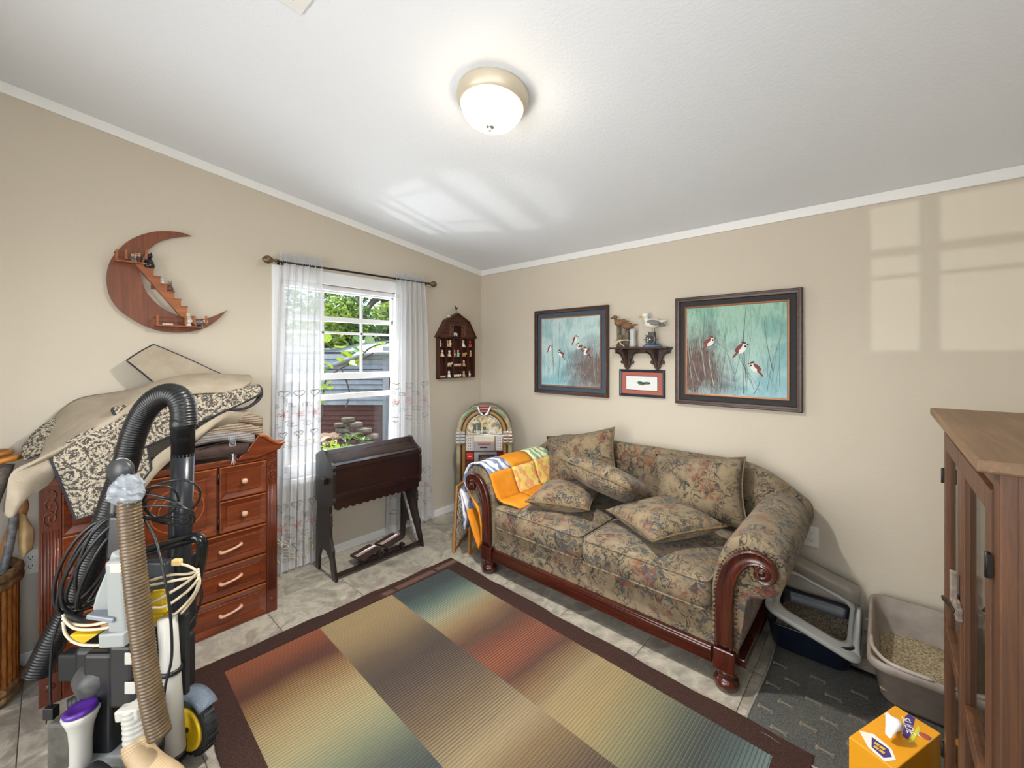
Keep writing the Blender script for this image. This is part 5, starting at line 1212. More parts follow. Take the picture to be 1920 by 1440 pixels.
# long taupe hose standing along the body, end wrapped in a plastic bag
hs = hose(cr([at(240, 918, 1.34), at(246, 1000, 1.335), at(258, 1120, 1.33), at(274, 1250, 1.325), at(290, 1340, 1.32), at(300, 1378, 1.32)], 8), w(19, 1.33), 0.0105, 0.0032, 18).build('ribbed_hose', M_TAUPE, v1)
rnd = random.Random(5); rows = []
for j in range(11):
    t_ = j / 10; cpt = at(238, 892, 1.34).lerp(at(243, 950, 1.34), t_); rr = w(25, 1.34) * (math.sin(math.pi * min(1, 0.12 + t_ * 0.75)) ** 0.6) * (1 if t_ < .75 else 0.85)
    row = []
    for kk in range(20):
        a = 2 * math.pi * kk / 20; k2 = rr * (1 + 0.16 * math.sin(3 * a + 4 * t_) * (0.4 + t_) + rnd.uniform(-0.14, 0.14)); row.append(cpt + RT * math.cos(a) * k2 + FW * math.sin(a) * k2 + Vector((0, 0, rnd.uniform(-.004, .004) - (0.02 * abs(math.sin(2 * a)) if j == 10 else 0))))
    rows.append(row)
mb = MB().loft(rows, True, False); mb.build('plastic_wrap', mat('crumpled_silver_plastic', '#868c92', 0.22), v1)
# nozzle with the purple ring
nb = at(152, 1335, 1.36)
MB().lathe([(w(15), -0.30), (w(15), -0.20), (w(15), -0.10), (w(17), -0.05), (w(22), -0.02), (w(26), 0.0), (w(23), 0.004), (0, 0.0)], nb, 20).build('white_nozzle', M_WHTP, v1)
MB().lathe([(w(17), 0.0), (w(23), 0.002), (w(24), 0.012), (w(20), 0.019), (w(16), 0.014)], nb, 24, Vector((0, 0, 1)) + RT * -.12).build('purple_ring', M_PURP, v1)
hose(cr([at(132, 1322, 1.40), at(160, 1306, 1.42), at(188, 1292, 1.45)], 5), w(12), 0.010, 0.002).build('short_hose', M_BLKM, v1)
ob('side_panel', 138, 1410, 44, 150, 1.44, mat('dusty_olive_black', '#3d3c36', 0.6, col2='#55534a', scale=20), 0.10, 0.01)
MB().bar(at(118, 1405, 1.42), at(112, 1480, 1.42), 0.006).build('yellow_trim_strip', M_YEL, v1)
# black cord coiled on the left
def loop(cx, cy, rx, ry, d, rot=0.0, dd=0.06, a0=0, a1=6.283, n=22):
    out = []
    for k in range(n + 1):
        a = a0 + (a1 - a0) * k / n; x = rx * math.cos(a); y = ry * math.sin(a)
        out.append(at(cx + x * math.cos(rot) - y * math.sin(rot), cy + x * math.sin(rot) + y * math.cos(rot), d + dd * math.sin(a)))
    return out
for (cx, cy, rx, ry, rot) in ((168, 1058, 105, 30, -1.02), (172, 1060, 96, 40, -1.08), (178, 1056, 92, 24, -0.98), (165, 1064, 100, 48, -1.05), (186, 1048, 88, 34, -1.2), (182, 1070, 80, 16, -1.1)):
    MB().tube(loop(cx, cy, rx, ry, 1.46, rot, 0.05, n=26), 0.0058, 7, closed=True).build('coiled_black_cord', M_BLK, v1)
MB().tube(cr([at(120, 1150, 1.47), at(160, 1162, 1.45), at(210, 1140, 1.44)], 6), 0.012, 8).build('cord_hook', M_BLK, v1)
cord = MB().tube(cr([at(112, 1160, 1.46), at(98, 1210, 1.46), at(94, 1280, 1.46), at(96, 1325, 1.46)], 6), 0.0042, 6).build('hanging_cord', M_BLK, v1)
MB().obox(at(96, 1335, 1.46), RT * 0.018, FW * 0.012, Vector((0, 0, 0.02))).bar(at(88, 1346, 1.46), at(86, 1358, 1.46), .004).bar(at(102, 1346, 1.46), at(103, 1358, 1.46), .004).build('plug', M_BLK, cord, bev=0.004)

# ---- machine behind: black and yellow vacuum with black hose and wand
d2 = 1.66
g0 = Vector((*at(320, 1400, 1.62).xy, 0.0))
v2 = thing('upright_vacuum', 'black vacuum with yellow accents, tall black hose wand and yellow-hubbed wheel', 'vacuum cleaner', g0)
def ob2(*a, **k): k.setdefault('parent', v2); return ob(*a, **k)
hose(cr([at(70, 1262, 1.62), at(98, 1205, 1.64), at(128, 1150, 1.66), at(165, 1070, 1.68), at(205, 960, 1.69), at(236, 868, 1.70), at(252, 812, 1.70), at(275, 766, 1.70), at(305, 742, 1.69), at(330, 742, 1.68), at(343, 762, 1.67), at(346, 800, 1.66)], 8), w(21, 1.68), 0.0105, 0.0028, 16).build('black_ribbed_hose', M_BLK, v2)
wd_ = MB().lathe([(w(18, d2), 0), (w(18, d2), 0.11), (w(20, d2), 0.112), (w(20, d2), 0.15), (w(17, d2), 0.152), (0, 0.152)], at(343, 855, d2), 20).build('wand_collar', M_BLK, v2)
MB().tube([at(343, 850, d2), at(338, 1000, d2), at(332, 1150, d2), at(330, 1290, d2)], w(18, d2), 20).build('wand', mat('satin_black_wand', '#202328', 0.28), v2)
MB().tube([at(343, 760, 1.67), at(343, 830, 1.66)], w(19, 1.66), 16).build('wand_cuff', M_BLK, v2)
ob2('rear_body', 305, 1120, 90, 150, 1.74, M_BLK, 0.14, 0.02)
ob2('lower_frame', 300, 1290, 100, 190, 1.72, M_BLKM, 0.12, 0.02)
ob2('carry_handle_block', 300, 1062, 50, 30, 1.62, mat('grey_black_plastic', '#33383e', 0.3), 0.06, 0.01)
lh_ = cr([at(215, 1048, 1.64), at(270, 1034, 1.60), at(330, 1018, 1.58), at(366, 1008, 1.57), at(378, 1016, 1.57), at(379, 1032, 1.58), at(372, 1075, 1.60), at(362, 1115, 1.62)], 6)
MB().tube(lh_, w(9, 1.6), 10).build('loop_handle', mat('gloss_black_tube', '#111416', 0.15), v2)
ob2('yellow_latch', 300, 1128, 30, 42, 1.50, M_YEL, 0.03, 0.010, 0.1)
ob2('yellow_latch_lower', 298, 1160, 26, 24, 1.50, M_YEL, 0.03, 0.008)
ob2('yellow_bar', 172, 1193, 70, 16, 1.56, M_YEL, 0.03, 0.005, 0.03)
ob2('black_flap', 150, 1245, 60, 50, 1.60, M_BLKM, 0.05, 0.008)
tb2 = MB().tube([at(314, 1158, 1.46), at(320, 1260, 1.455), at(328, 1408, 1.45)], [w(15, 1.46), w(15.5, 1.46), w(17, 1.46)], 18, caps=True).build('crevice_tube', M_WHTP, v2)
for yy in (1256, 1408):
    c = at(320 if yy < 1300 else 328, yy, 1.455); MB().lathe([(w(17, 1.46), -0.008), (w(18.5, 1.46), -0.006), (w(18.5, 1.46), 0.006), (w(17, 1.46), 0.008)], c, 18).build('strap', M_BLK, tb2)
ob2('frame_upright', 345, 1225, 16, 150, 1.50, M_BLKM, 0.02, 0.003)
# wheel with tyre, lugs and yellow hub, smoky cover above
wc = Vector((*at(366, 1350, 1.54).xy, 0.112)); ax = (RT * 0.36 + FW * 0.93).normalized()
whl = MB().lathe([(0.04, -0.022), (0.085, -0.024), (0.098, -0.016), (0.0985, 0.016), (0.085, 0.024), (0.04, 0.022)], wc, 32, ax).build('wheel_tyre', M_BLKM, v2)
for k in range(22):
    a = 2 * math.pi * k / 22; e1 = Vector((0, 0, 1)); e2 = ax.cross(e1).normalized(); rdir = e1 * math.cos(a) + e2 * math.sin(a); tdir = -e1 * math.sin(a) + e2 * math.cos(a)
    MB().obox(wc + rdir * 0.099, ax * 0.018, tdir * 0.006, rdir * 0.003).build('tread_lug', M_BLKM, whl)
MB().lathe([(0, 0.027), (0.03, 0.028), (0.060, 0.030), (0.072, 0.033), (0.076, 0.024)], wc, 28, -ax).build('wheel_hub', M_YEL, whl)
rows = [[wc + (Vector((0, 0, 1)) * math.cos(a) + ax.cross(Vector((0, 0, 1))).normalized() * math.sin(a)) * r_ + ax * s_ for a in [(-42 + 8.4 * k) / 57.3 for k in range(11)]] for (r_, s_) in ((0.104, -0.03), (0.122, -0.028), (0.126, 0.0), (0.122, 0.028), (0.104, 0.03))]
MB().grid(rows).build('smoky_cover', M_CLEAR, v2, solid=0.003)
lw = Vector((*(wc - ax * 0.28).xy, 0.112))
MB().lathe([(0.04, -0.022), (0.085, -0.024), (0.098, -0.016), (0.0985, 0.016), (0.085, 0.024), (0.04, 0.022), (0, 0.02)], lw, 24, ax).build('wheel_tyre', M_BLKM, v2)
MB().tube([lw, wc], 0.009, 10).build('axle', M_BLK, v2)
q1 = at(300, 1470, 1.52); floor_box('foot_plate', (q1.x, q1.y), 0.20, 0.16, 0.014, 0.06, mat('slate_blue_grey_plastic', '#5b6672', 0.4), v2)
# cream cord wound round the hooks and black cords above
for (pts_, d) in (([(118, 1152), (130, 1168), (170, 1172), (222, 1160)], 1.42), ([(118, 1158), (140, 1178), (180, 1180), (224, 1172)], 1.41), ([(119, 1165), (124, 1190), (150, 1208), (202, 1210)], 1.43),
                  ([(278, 1090), (320, 1078), (352, 1076), (371, 1070)], 1.50), ([(280, 1098), (330, 1088), (368, 1080), (371, 1066)], 1.49), ([(282, 1132), (318, 1112), (350, 1092), (372, 1072)], 1.48), ([(285, 1176), (330, 1150), (366, 1110), (373, 1076)], 1.48), ([(286, 1140), (312, 1136), (352, 1108), (372, 1085)], 1.47), ([(340, 1150), (360, 1125), (374, 1095), (370, 1070)], 1.49)):
    MB().tube(cr([at(x, y, d) for x, y in pts_], 6), 0.0050, 6).build('cream_cord', M_CRM, v2)
MB().obox(at(332, 1054, 1.50), RT * 0.016, FW * 0.010, Vector((0, 0, 0.011))).build('cream_plug', mat('yellowed_plug', '#d6b878', 0.5), v2, bev=0.005)
MB().tube(cr([at(340, 1058, 1.50), at(355, 1062, 1.50), at(372, 1072, 1.50)], 5), 0.0045, 6).build('cream_cord', M_CRM, v2)
for (cx, cy, rx, ry, rot, d) in ((322, 935, 55, 34, -0.25, 1.52), (295, 940, 40, 30, -0.2, 1.50), (300, 955, 60, 24, 0.28, 1.52), (305, 962, 58, 14, 0.02, 1.50), (318, 960, 50, 20, 0.35, 1.51)):
    MB().tube(loop(cx, cy, rx, ry, d, rot, 0.04, n=24), 0.0040, 6, closed=True).build('loose_black_cord', M_BLK, v2)
MB().tube(cr([at(272, 975, 1.50), at(292, 1012, 1.48), at(306, 1070, 1.44), at(318, 1140, 1.43), at(322, 1230, 1.42), at(308, 1300, 1.40), at(306, 1400, 1.38), at(290, 1460, 1.38)], 7), 0.0045, 6).build('loose_black_cord', M_BLK, v2)
MB().tube(cr([at(374, 1085, 1.56), at(378, 1120, 1.56), at(368, 1150, 1.55), at(350, 1180, 1.52), at(342, 1210, 1.50)], 6), 0.005, 6).build('loose_black_cord', M_BLK, v2)

# ================================================================== bamboo basket with canes, at the left edge
BC = Vector((0.2, -3.203, 0.0)); BR = 0.165; BH = 0.56
bk = thing('bamboo_basket', 'tall round bamboo-slat basket with rope rims at the left edge', 'basket', BC)
M_BAM = mat('honey_bamboo', '#7a4519', 0.4, col2='#a8692b', scale=20, stretch=(4, 4, 1)); M_ROPE = mat('tan_twisted_rope', '#8a6a42', 0.9, col2='#5f4527', scale=60, bump=0.6, bscale=90)
nst = 40
for k in range(nst):
    a = 2 * math.pi * k / nst; r0 = BR * (1 + 0.0); c = BC + Vector((math.cos(a), math.sin(a), 0)) * r0
    P, R = [], []
    for j in range(15):
        z = 0.05 + (BH - 0.09) * j / 14; P.append(Vector((c.x, c.y, z))); R.append(0.0115 + (0.0022 if (j + k) % 5 == 0 else 0))
    MB().tube(P, R, 7).build('bamboo_cane', M_BAM, bk)
for z in (0.035, 0.065, BH - 0.05, BH - 0.015):
    MB().tube([BC + Vector((math.cos(a) * (BR + 0.008), math.sin(a) * (BR + 0.008), z + 0.004 * math.sin(12 * a))) for a in [2 * math.pi * k / 48 for k in range(48)]], 0.018, 8, closed=True).build('rope_rim', M_ROPE, bk)
MB().lathe([(0, 0.0), (BR, 0.0), (BR + .01, 0.02), (0, 0.025)], BC, 28).build('basket_floor', M_ROPE, bk)
MB().lathe([(BR - 0.012, 0.02), (BR - 0.012, BH - 0.02)], BC, 28).build('basket_lining', mat('dark_basket_lining', '#2b1a0d', 0.8), bk)
M_STICK = mat('peeled_tan_stick', '#b07a44', 0.55, col2='#8a5c30', scale=20, stretch=(6, 6, 1))
def stick(label, pts, r, mm, name='walking_cane'):
    t = thing(name, label, 'stick', pts[0], group='sticks standing in the bamboo basket'); MB().tube(cr(pts, 6), r, 9).build('shaft', mm, t); return t
t = stick('peeled tan stick leaning in the bamboo basket with leather strip', [BC + Vector((0.02, 0.02, 0.03)), pA(12, 1020, 0.16), pA(30, 985, 0.17), pA(44, 955, 0.16), pA(42, 938, 0.15)], 0.016, M_STICK)
lea = mat('pale_leather', '#c8ab7c', 0.8, col2='#b0925f', scale=15)
G = patchgrid([[pA(40, 962, 0.18), pA(48, 966, 0.18), pA(52, 974, 0.17)], [pA(36, 988, 0.19), pA(48, 990, 0.20), pA(62, 990, 0.18)], [pA(34, 1015, 0.19), pA(46, 1012, 0.21), pA(64, 1005, 0.18)], [pA(40, 1048, 0.19), pA(48, 1040, 0.20), pA(60, 1030, 0.18)]], 5, 5)
MB().grid(G).build('leather_strip', lea, t, solid=0.003)
stick('grey rope-wrapped post standing in the bamboo basket', [BC + Vector((-0.02, -0.01, 0.03)), BC + Vector((-0.035, 0.045, 0.60)), pA(12, 870, 0.12)], 0.026, mat('grey_rope_wrap', '#7d7468', 0.9, col2='#57504a', scale=50, stretch=(1, 1, 5), bump=0.5), 'rope_wrapped_post')
stick('dark grey cane with silver ferrule in the bamboo basket', [BC + Vector((0.05, 0.05, 0.05)), pA(22, 1000, 0.22), pA(16, 955, 0.23), pA(19, 930, 0.23)], 0.015, mat('dark_pewter_cane', '#4d4d4c', 0.4, col2='#77777a', scale=40), 'dark_cane')
hp = thing('rattan_hoop', 'orange rattan hoop resting on top of the rope-wrapped post', 'rattan hoop', pA(5, 858, 0.13))
hcz = pA(8, 860, 0.13); 
MB().tube([hcz + Vector((0.07 * math.cos(a), 0.055 * math.sin(a) - 0.012, 0.004 * math.sin(2 * a))) for a in [2 * math.pi * k / 28 for k in range(28)]], 0.012, 8, closed=True).build('lower_ring', mat('orange_rattan', '#b8762a', 0.4), hp)
MB().tube([hcz + Vector((0.05 * math.cos(a), 0.04 * math.sin(a) - 0.02, 0.028)) for a in [2 * math.pi * k / 28 for k in range(28)]], 0.011, 8, closed=True).build('upper_ring', mat('brown_rattan', '#8f5d28', 0.45), hp)
# ================================================================== jukebox in the corner (faces the camera)
JC = Vector((0.455, -0.40, 0.0)); JX, JY = RT.copy(), FW.copy()       # local right and back directions
ju = thing('jukebox', 'arched wooden jukebox with chrome trim and cream tube columns in the corner', 'jukebox', JC)
def J(x, y, z): return JC + JX * x + JY * y + Vector((0, 0, z))
M_JW = wood('jukebox_mahogany', '#3c120c', '#6e2618', '#571b12', 0.3, (1, 1, 6), 4, coat=0.3); M_CHR = mat('chrome', '#cfd0d0', 0.18, 0.9); M_TUBE = mat('pearl_cream_tube', '#b9ad8c', 0.25, col2='#8d8468', scale=8); M_TUBE2 = mat('amber_tube', '#8f6f3c', 0.25, col2='#a5824c', scale=8)
M_JGR = mat('green_tube_tint', '#6f9a74', 0.25)
HW, AZ, JT = 0.245, 0.80, 1.045                     # half width, spring line, top
def arch(hw, z0, top, n=20):
    P = [(-hw, z0)]
    for k in range(n + 1): a = math.pi - math.pi * k / n; P.append((hw * math.cos(a), AZ + (top - AZ) * math.sin(a)))
    return P + [(hw, z0)]
MB().prism([J(x, 0.03, z) for x, z in arch(HW, 0.02, JT)], JY * 0.20).build('cabinet', M_JW, ju, bev=0.006)
def arch_tube(hw, top, r, z0, mm, y=0.02):
    p = [J(x, y, z) for x, z in arch(hw, z0, top, 24)]; return MB().tube(p, r, 10).build('light_tube', mm, ju)
arch_tube(HW - 0.018, JT - 0.02, 0.021, 0.24, M_TUBE)
arch_tube(HW - 0.064, JT - 0.062, 0.016, 0.24, M_TUBE2)
for s in (-1,):
    MB().tube([J((HW - 0.018) * math.cos(a), 0.0, AZ + (JT - 0.02 - AZ) * math.sin(a)) for a in [math.radians(q_) for q_ in range(112, 150, 4)]], 0.0085, 8).build('green_tube_band', M_JGR, ju)  # green-tinted stretches of the outer tube
    MB().tube([J((HW - 0.018) * math.cos(a), 0.0, AZ + (JT - 0.02 - AZ) * math.sin(a)) for a in [math.radians(q_) for q_ in range(36, 68, 4)]], 0.0085, 8).build('green_tube_band', M_JGR, ju)
for s in (-1, 1):
    for k in range(1): MB().lathe([(0.044, 0.075), (0.046, 0.23), (0.044, 0.235), (0.046, 0.24), (0.043, 0.248), (0.045, 0.254), (0.042, 0.26), (0.03, 0.262)], J(s * (HW - 0.04), 0.02, 0), 20).build('column_base', M_BLK, ju)
    MB().lathe([(0, 0.0), (0.036, 0.0), (0.036, 0.078), (0, 0.078)], J(s * (HW - 0.04), 0.02, 0), 20).build('column_foot', M_BLK, ju)
    cl = MB().box(-0.001, 0.001, -0.001, 0.001, 0, 0.001); cl = MB()
    for dz in (-0.045, -0.018, 0.010, 0.037):
        for dx in (-0.022, 0.022): cl.obox(J(s * (HW - 0.04) + dx, -0.012, AZ - 0.03 + dz), JX * 0.020, JY * 0.026, Vector((0, 0, 0.0115)))
    cl.obox(J(s * (HW - 0.04), -0.005, AZ - 0.036), JX * 0.006, JY * 0.03, Vector((0, 0, 0.062)))
    cl.build('chrome_clasp', M_CHR, ju, bev=0.004)
    MB().obox(J(s * (HW - 0.04), -0.002, AZ - 0.032), JX * 0.040, JY * 0.024, Vector((0, 0, 0.05))).build('clasp_core', M_BLK, ju)
# front window with arched glass
win = arch(0.158, AZ - 0.018, JT - 0.088, 18)
def juke_glass():
    t = NT('dark_reflective_mural_glass'); t.set(0.12, 0, 0.6); v = t.coords((3, 3, 3)); n = t.noise(v, 5, 5, 0.6, 1.0); s = t.n('ShaderNodeSeparateXYZ'); t.l(t.coords(), s.inputs[0])
    t.base(t.ramp(n, [(0.30, '#3b4440'), (0.42, '#8b8c80'), (0.5, '#c8ac70'), (0.58, '#d8d2bf'), (0.70, '#6e6a5c'), (0.85, '#9c8a5a')])); return t.m
MB().prism([J(x, 0.018, z) for x, z in win], JY * 0.012).build('arched_display', juke_glass(), ju)
MB().tube([J(x, 0.016, z) for x, z in win] , 0.005, 6, closed=True).build('display_rim', M_CHR, ju)
for k, (xx, zz, hh) in enumerate(((-0.085, AZ + 0.015, 0.075), (-0.045, AZ + 0.02, 0.085), (0.0, AZ + 0.01, 0.06))):
    MB().obox(J(xx, 0.016, zz + hh / 2 - 0.02), JX * 0.015, JY * 0.0008, Vector((0, 0, hh / 2))).build('mural_silhouette', mat('dark_green_grey_print', '#4d5850', 0.3), ju)
text_mesh('display_lettering', 'copenhagen', 0.038, J(0.0, 0.013, AZ + 0.012), JX, (0, 0, 1), mat('white_print', '#e8e8e4', 0.4), ju)
# control panel
MB().obox(J(0, 0.016, AZ - 0.092), JX * 0.166, JY * 0.012, Vector((0, 0, 0.070))).build('control_panel', M_CHR, ju, bev=0.003)
MB().obox(J(0, 0.001, AZ - 0.055), JX * 0.088, JY * 0.004, Vector((0, 0, 0.026))).build('radio_dial', mat('pale_dial', '#c9c2ae', 0.3), ju, bev=0.002)
MB().obox(J(0, 0.001, AZ - 0.115), JX * 0.088, JY * 0.004, Vector((0, 0, 0.040))).build('player_face', mat('silver_face', '#a8a9aa', 0.3, 0.6), ju, bev=0.002)
MB().obox(J(0, -0.004, AZ - 0.098), JX * 0.055, JY * 0.002, Vector((0, 0, 0.009))).build('red_nameplate', mat('dull_red_enamel', '#9c4a40', 0.35), ju, bev=0.001)
MB().obox(J(-0.005, -0.004, AZ - 0.128), JX * 0.032, JY * 0.002, Vector((0, 0, 0.005))).build('disc_slot', M_BLK, ju)
for s in (-1, 1):
    sp = MB().obox(J(s * 0.130, 0.002, AZ - 0.092), JX * 0.026, JY * 0.004, Vector((0, 0, 0.060))).build('button_strip', mat('pale_grey_panel', '#bdbab6', 0.35), ju, bev=0.002)
    for i in range(5):
        for dx in (-0.010, 0.010): MB().ball(J(s * 0.130 + dx, -0.003, AZ - 0.046 - i * 0.023), 0.0052, 8, 5).build('red_button', mat('red_button_plastic', '#8f2723', 0.3), sp)
MB().obox(J(0.01, 0.018, AZ - 0.24), JX * 0.10, JY * 0.012, Vector((0, 0, 0.065))).build('lower_chrome_frame', M_CHR, ju, bev=0.003)
gr = MB().obox(J(0.02, 0.004, AZ - 0.225), JX * 0.070, JY * 0.003, Vector((0, 0, 0.032))).build('starburst_grille', M_BLK, ju)
for k in range(12):
    a = k * math.pi / 6 + .26; MB().bar(J(0.02, 0.0, AZ - 0.225), J(0.02 + 0.06 * math.cos(a), 0.0, AZ - 0.225 + 0.026 * math.sin(a)), 0.006, 0.003).build('starburst_ray', mat('brass_ray', '#a58e52', 0.3, 0.6), gr)
MB().obox(J(-0.125, 0.010, AZ - 0.205), JX * 0.030, JY * 0.012, Vector((0, 0, 0.026))).build('red_badge', mat('bright_red_enamel', '#b3211f', 0.3), ju, bev=0.003)
MB().obox(J(-0.125, -0.003, AZ - 0.205), JX * 0.014, JY * 0.001, Vector((0, 0, 0.003))).build('badge_mark', mat('white_mark', '#e4dcd6', 0.4), ju)
MB().obox(J(0.0, 0.024, 0.33), JX * 0.15, JY * 0.008, Vector((0, 0, 0.18))).build('speaker_grille', mat('brown_speaker_cloth', '#3d2a1f', 0.9), ju)
# crest
MB().obox(J(0, -0.006, JT - 0.035), JX * 0.042, JY * 0.018, Vector((0, 0, 0.030))).build('crest_red_panel', mat('ruby_plastic', '#7d1f1d', 0.25), ju, bev=0.006)
for s in (-1, 1):
    MB().tube(cr([J(s * 0.012, -0.03, JT - 0.085), J(s * 0.035, -0.03, JT - 0.068), J(s * 0.045, -0.028, JT - 0.035), J(s * 0.060, -0.02, JT - 0.012), J(s * 0.095, -0.012, JT - 0.018), J(s * 0.115, -0.008, JT - 0.03)], 5), [0.010, 0.010, 0.011, 0.011, 0.011, 0.012, 0.012, 0.012, 0.012, 0.012, 0.012, 0.012, 0.011, 0.011, 0.010, 0.010, 0.010, 0.009, 0.009, 0.008, 0.008, 0.007, 0.007, 0.006, 0.006, 0.005], 8).build('chrome_crest_wing', M_CHR, ju)
MB().tube(cr([J(-0.03, -0.03, JT - 0.060), J(0, -0.033, JT - 0.088), J(0.03, -0.03, JT - 0.060)], 6), 0.008, 8).build('chrome_crest_bow', M_CHR, ju)
for k in range(2): MB().obox(J(0, -0.026, JT - 0.03 - 0.022 * k), JX * 0.034, JY * 0.003, Vector((0, 0, 0.003))).build('crest_bar', M_CHR, ju)

# ================================================================== pictures on the sofa wall
M_FR = wood('dark_walnut_frame', '#2a1710', '#5a3826', '#40261a', 0.35, (6, 1, 1), 5); M_GILT = mat('copper_gilt_bead', '#8a5f42', 0.35, 0.4)
def frame_bars(mb, x0, x1, z0, z1, wd, y0, y1):
    """mitred frame, profile stepped"""
    def rg(i, y): return [Vector((x0 + i, y, z0 + i)), Vector((x1 - i, y, z0 + i)), Vector((x1 - i, y, z1 - i)), Vector((x0 + i, y, z1 - i))]
    mb.grid([rg(0, y1), rg(0, y0 + 0.004), rg(0.004, y0), rg(wd * 0.45, y0), rg(wd * 0.5, y0 + 0.004), rg(wd * 0.9, y0 + 0.006), rg(wd, y0 + 0.010), rg(wd, y1)], smooth=False, cv=True); return mb
def canvas_mat(name, stops, blotch, dark_at, seed):
    t = NT(name); t.set(0.55, 0, 0.3); v = t.coords((1, 1, 1), loc=(seed, 0, 0)); ob_ = t.coords()
    n1 = t.noise(v, 3.2, 5, 0.6, 0.8); st = t.noise(t.coords((9, 1, 1.6), loc=(seed, 0, 0)), 6, 4, 0.6, 0.4)
    c = t.ramp(t.math('ADD', t.math('MULTIPLY', n1, 0.6), t.math('MULTIPLY', st, 0.4)), stops)
    sp = t.n('ShaderNodeSeparateXYZ'); t.l(ob_, sp.inputs[0])
    hgt = t.math('ADD', t.math('DIVIDE', sp.outputs[2], 0.728), t.math('MULTIPLY', t.math('SUBTRACT', n1, 0.5), 0.7))
    c = t.mix(t.ramp(hgt, [(0.15, '#ffffff'), (0.75, '#000000')]), c, t.mix(t.ramp(n1, [(0.4, '#000000'), (0.6, '#ffffff')]), '#86b4bc', '#b2d2d6'))
    d = t.n('ShaderNodeVectorMath', operation='DISTANCE'); d.inputs[1].default_value = dark_at; t.l(ob_, d.inputs[0])
    fine = t.noise(t.coords((14, 1, 2.2), (0, 0.35, 0), loc=(seed, 0, 0)), 9, 4, 0.65, 0.6)
    dm = t.math('ADD', d.outputs['Value'], t.math('MULTIPLY', t.math('SUBTRACT', n1, 0.5), 0.45))
    dm = t.math('ADD', dm, t.math('MULTIPLY', t.math('SUBTRACT', fine, 0.5), 0.30))
    bl = t.mix(t.ramp(fine, [(0.35, '#000000'), (0.65, '#ffffff')]), blotch, '#7d6a62')
    c = t.mix(t.ramp(dm, [(0.12, '#ffffff'), (0.36, '#000000')]), c, bl); t.base(c); return t.m
M_BIRDR = mat('painted_russet', '#7b3028', 0.6); M_BIRDW = mat('painted_white', '#dfe0dc', 0.6); M_BIRDK = mat('painted_black', '#23201f', 0.6); M_STEM = mat('painted_stem_brown', '#5b5a50', 0.6); M_STEMP = mat('painted_stem_pale', '#b9c4b6', 0.6)
def flat(mb, pts, y):   # flat painted shape
    pts = [Vector((x, y, z)) for x, z in pts]; c = sum(pts, Vector()) / len(pts); mb.add([c] + pts, [(0, i + 1, (i + 1) % len(pts) + 1) for i in range(len(pts))])
def ell(cx, cz, a, b, rot, n=14): return [(cx + a * math.cos(t_) * math.cos(rot) - b * math.sin(t_) * math.sin(rot), cz + a * math.cos(t_) * math.sin(rot) + b * math.sin(t_) * math.cos(rot)) for t_ in [2 * math.pi * k / n for k in range(n)]]
def bird(t, x, z, s, face, rot, y, dark=True):
    m = MB(); flat(m, ell(x + face * 0.006 * s, z - 0.003 * s, 0.027 * s, 0.017 * s, rot), y); flat(m, ell(x + face * .020 * s, z + 0.022 * s, .013 * s, .012 * s, 0), y); m.build('painted_breast', M_BIRDW, t)
    m = MB(); flat(m, ell(x - face * 0.008 * s, z + 0.004 * s, 0.028 * s, 0.010 * s, rot), y - 0.0002); flat(m, [(x - face * 0.014 * s, z - 0.010 * s), (x - face * 0.040 * s, z - 0.046 * s), (x - face * 0.032 * s, z - 0.050 * s), (x - face * 0.004 * s, z - 0.016 * s)], y - 0.0002); m.build('painted_wing', M_BIRDR, t)
    m = MB(); flat(m, ell(x + face * .017 * s, z + 0.030 * s, .013 * s, .006 * s, -0.3 * face), y - 0.0004); m.build('painted_crown', M_BIRDR if not dark else mat('painted_dark_russet', '#54221c', 0.6), t)
    m = MB(); flat(m, [(x + face * .030 * s, z + .026 * s), (x + face * .044 * s, z + .022 * s), (x + face * .030 * s, z + .018 * s)], y - 0.0004); flat(m, ell(x + face * .024 * s, z + 0.012 * s, .005 * s, .006 * s, 0), y - 0.0004); m.build('painted_bill', M_BIRDK, t)
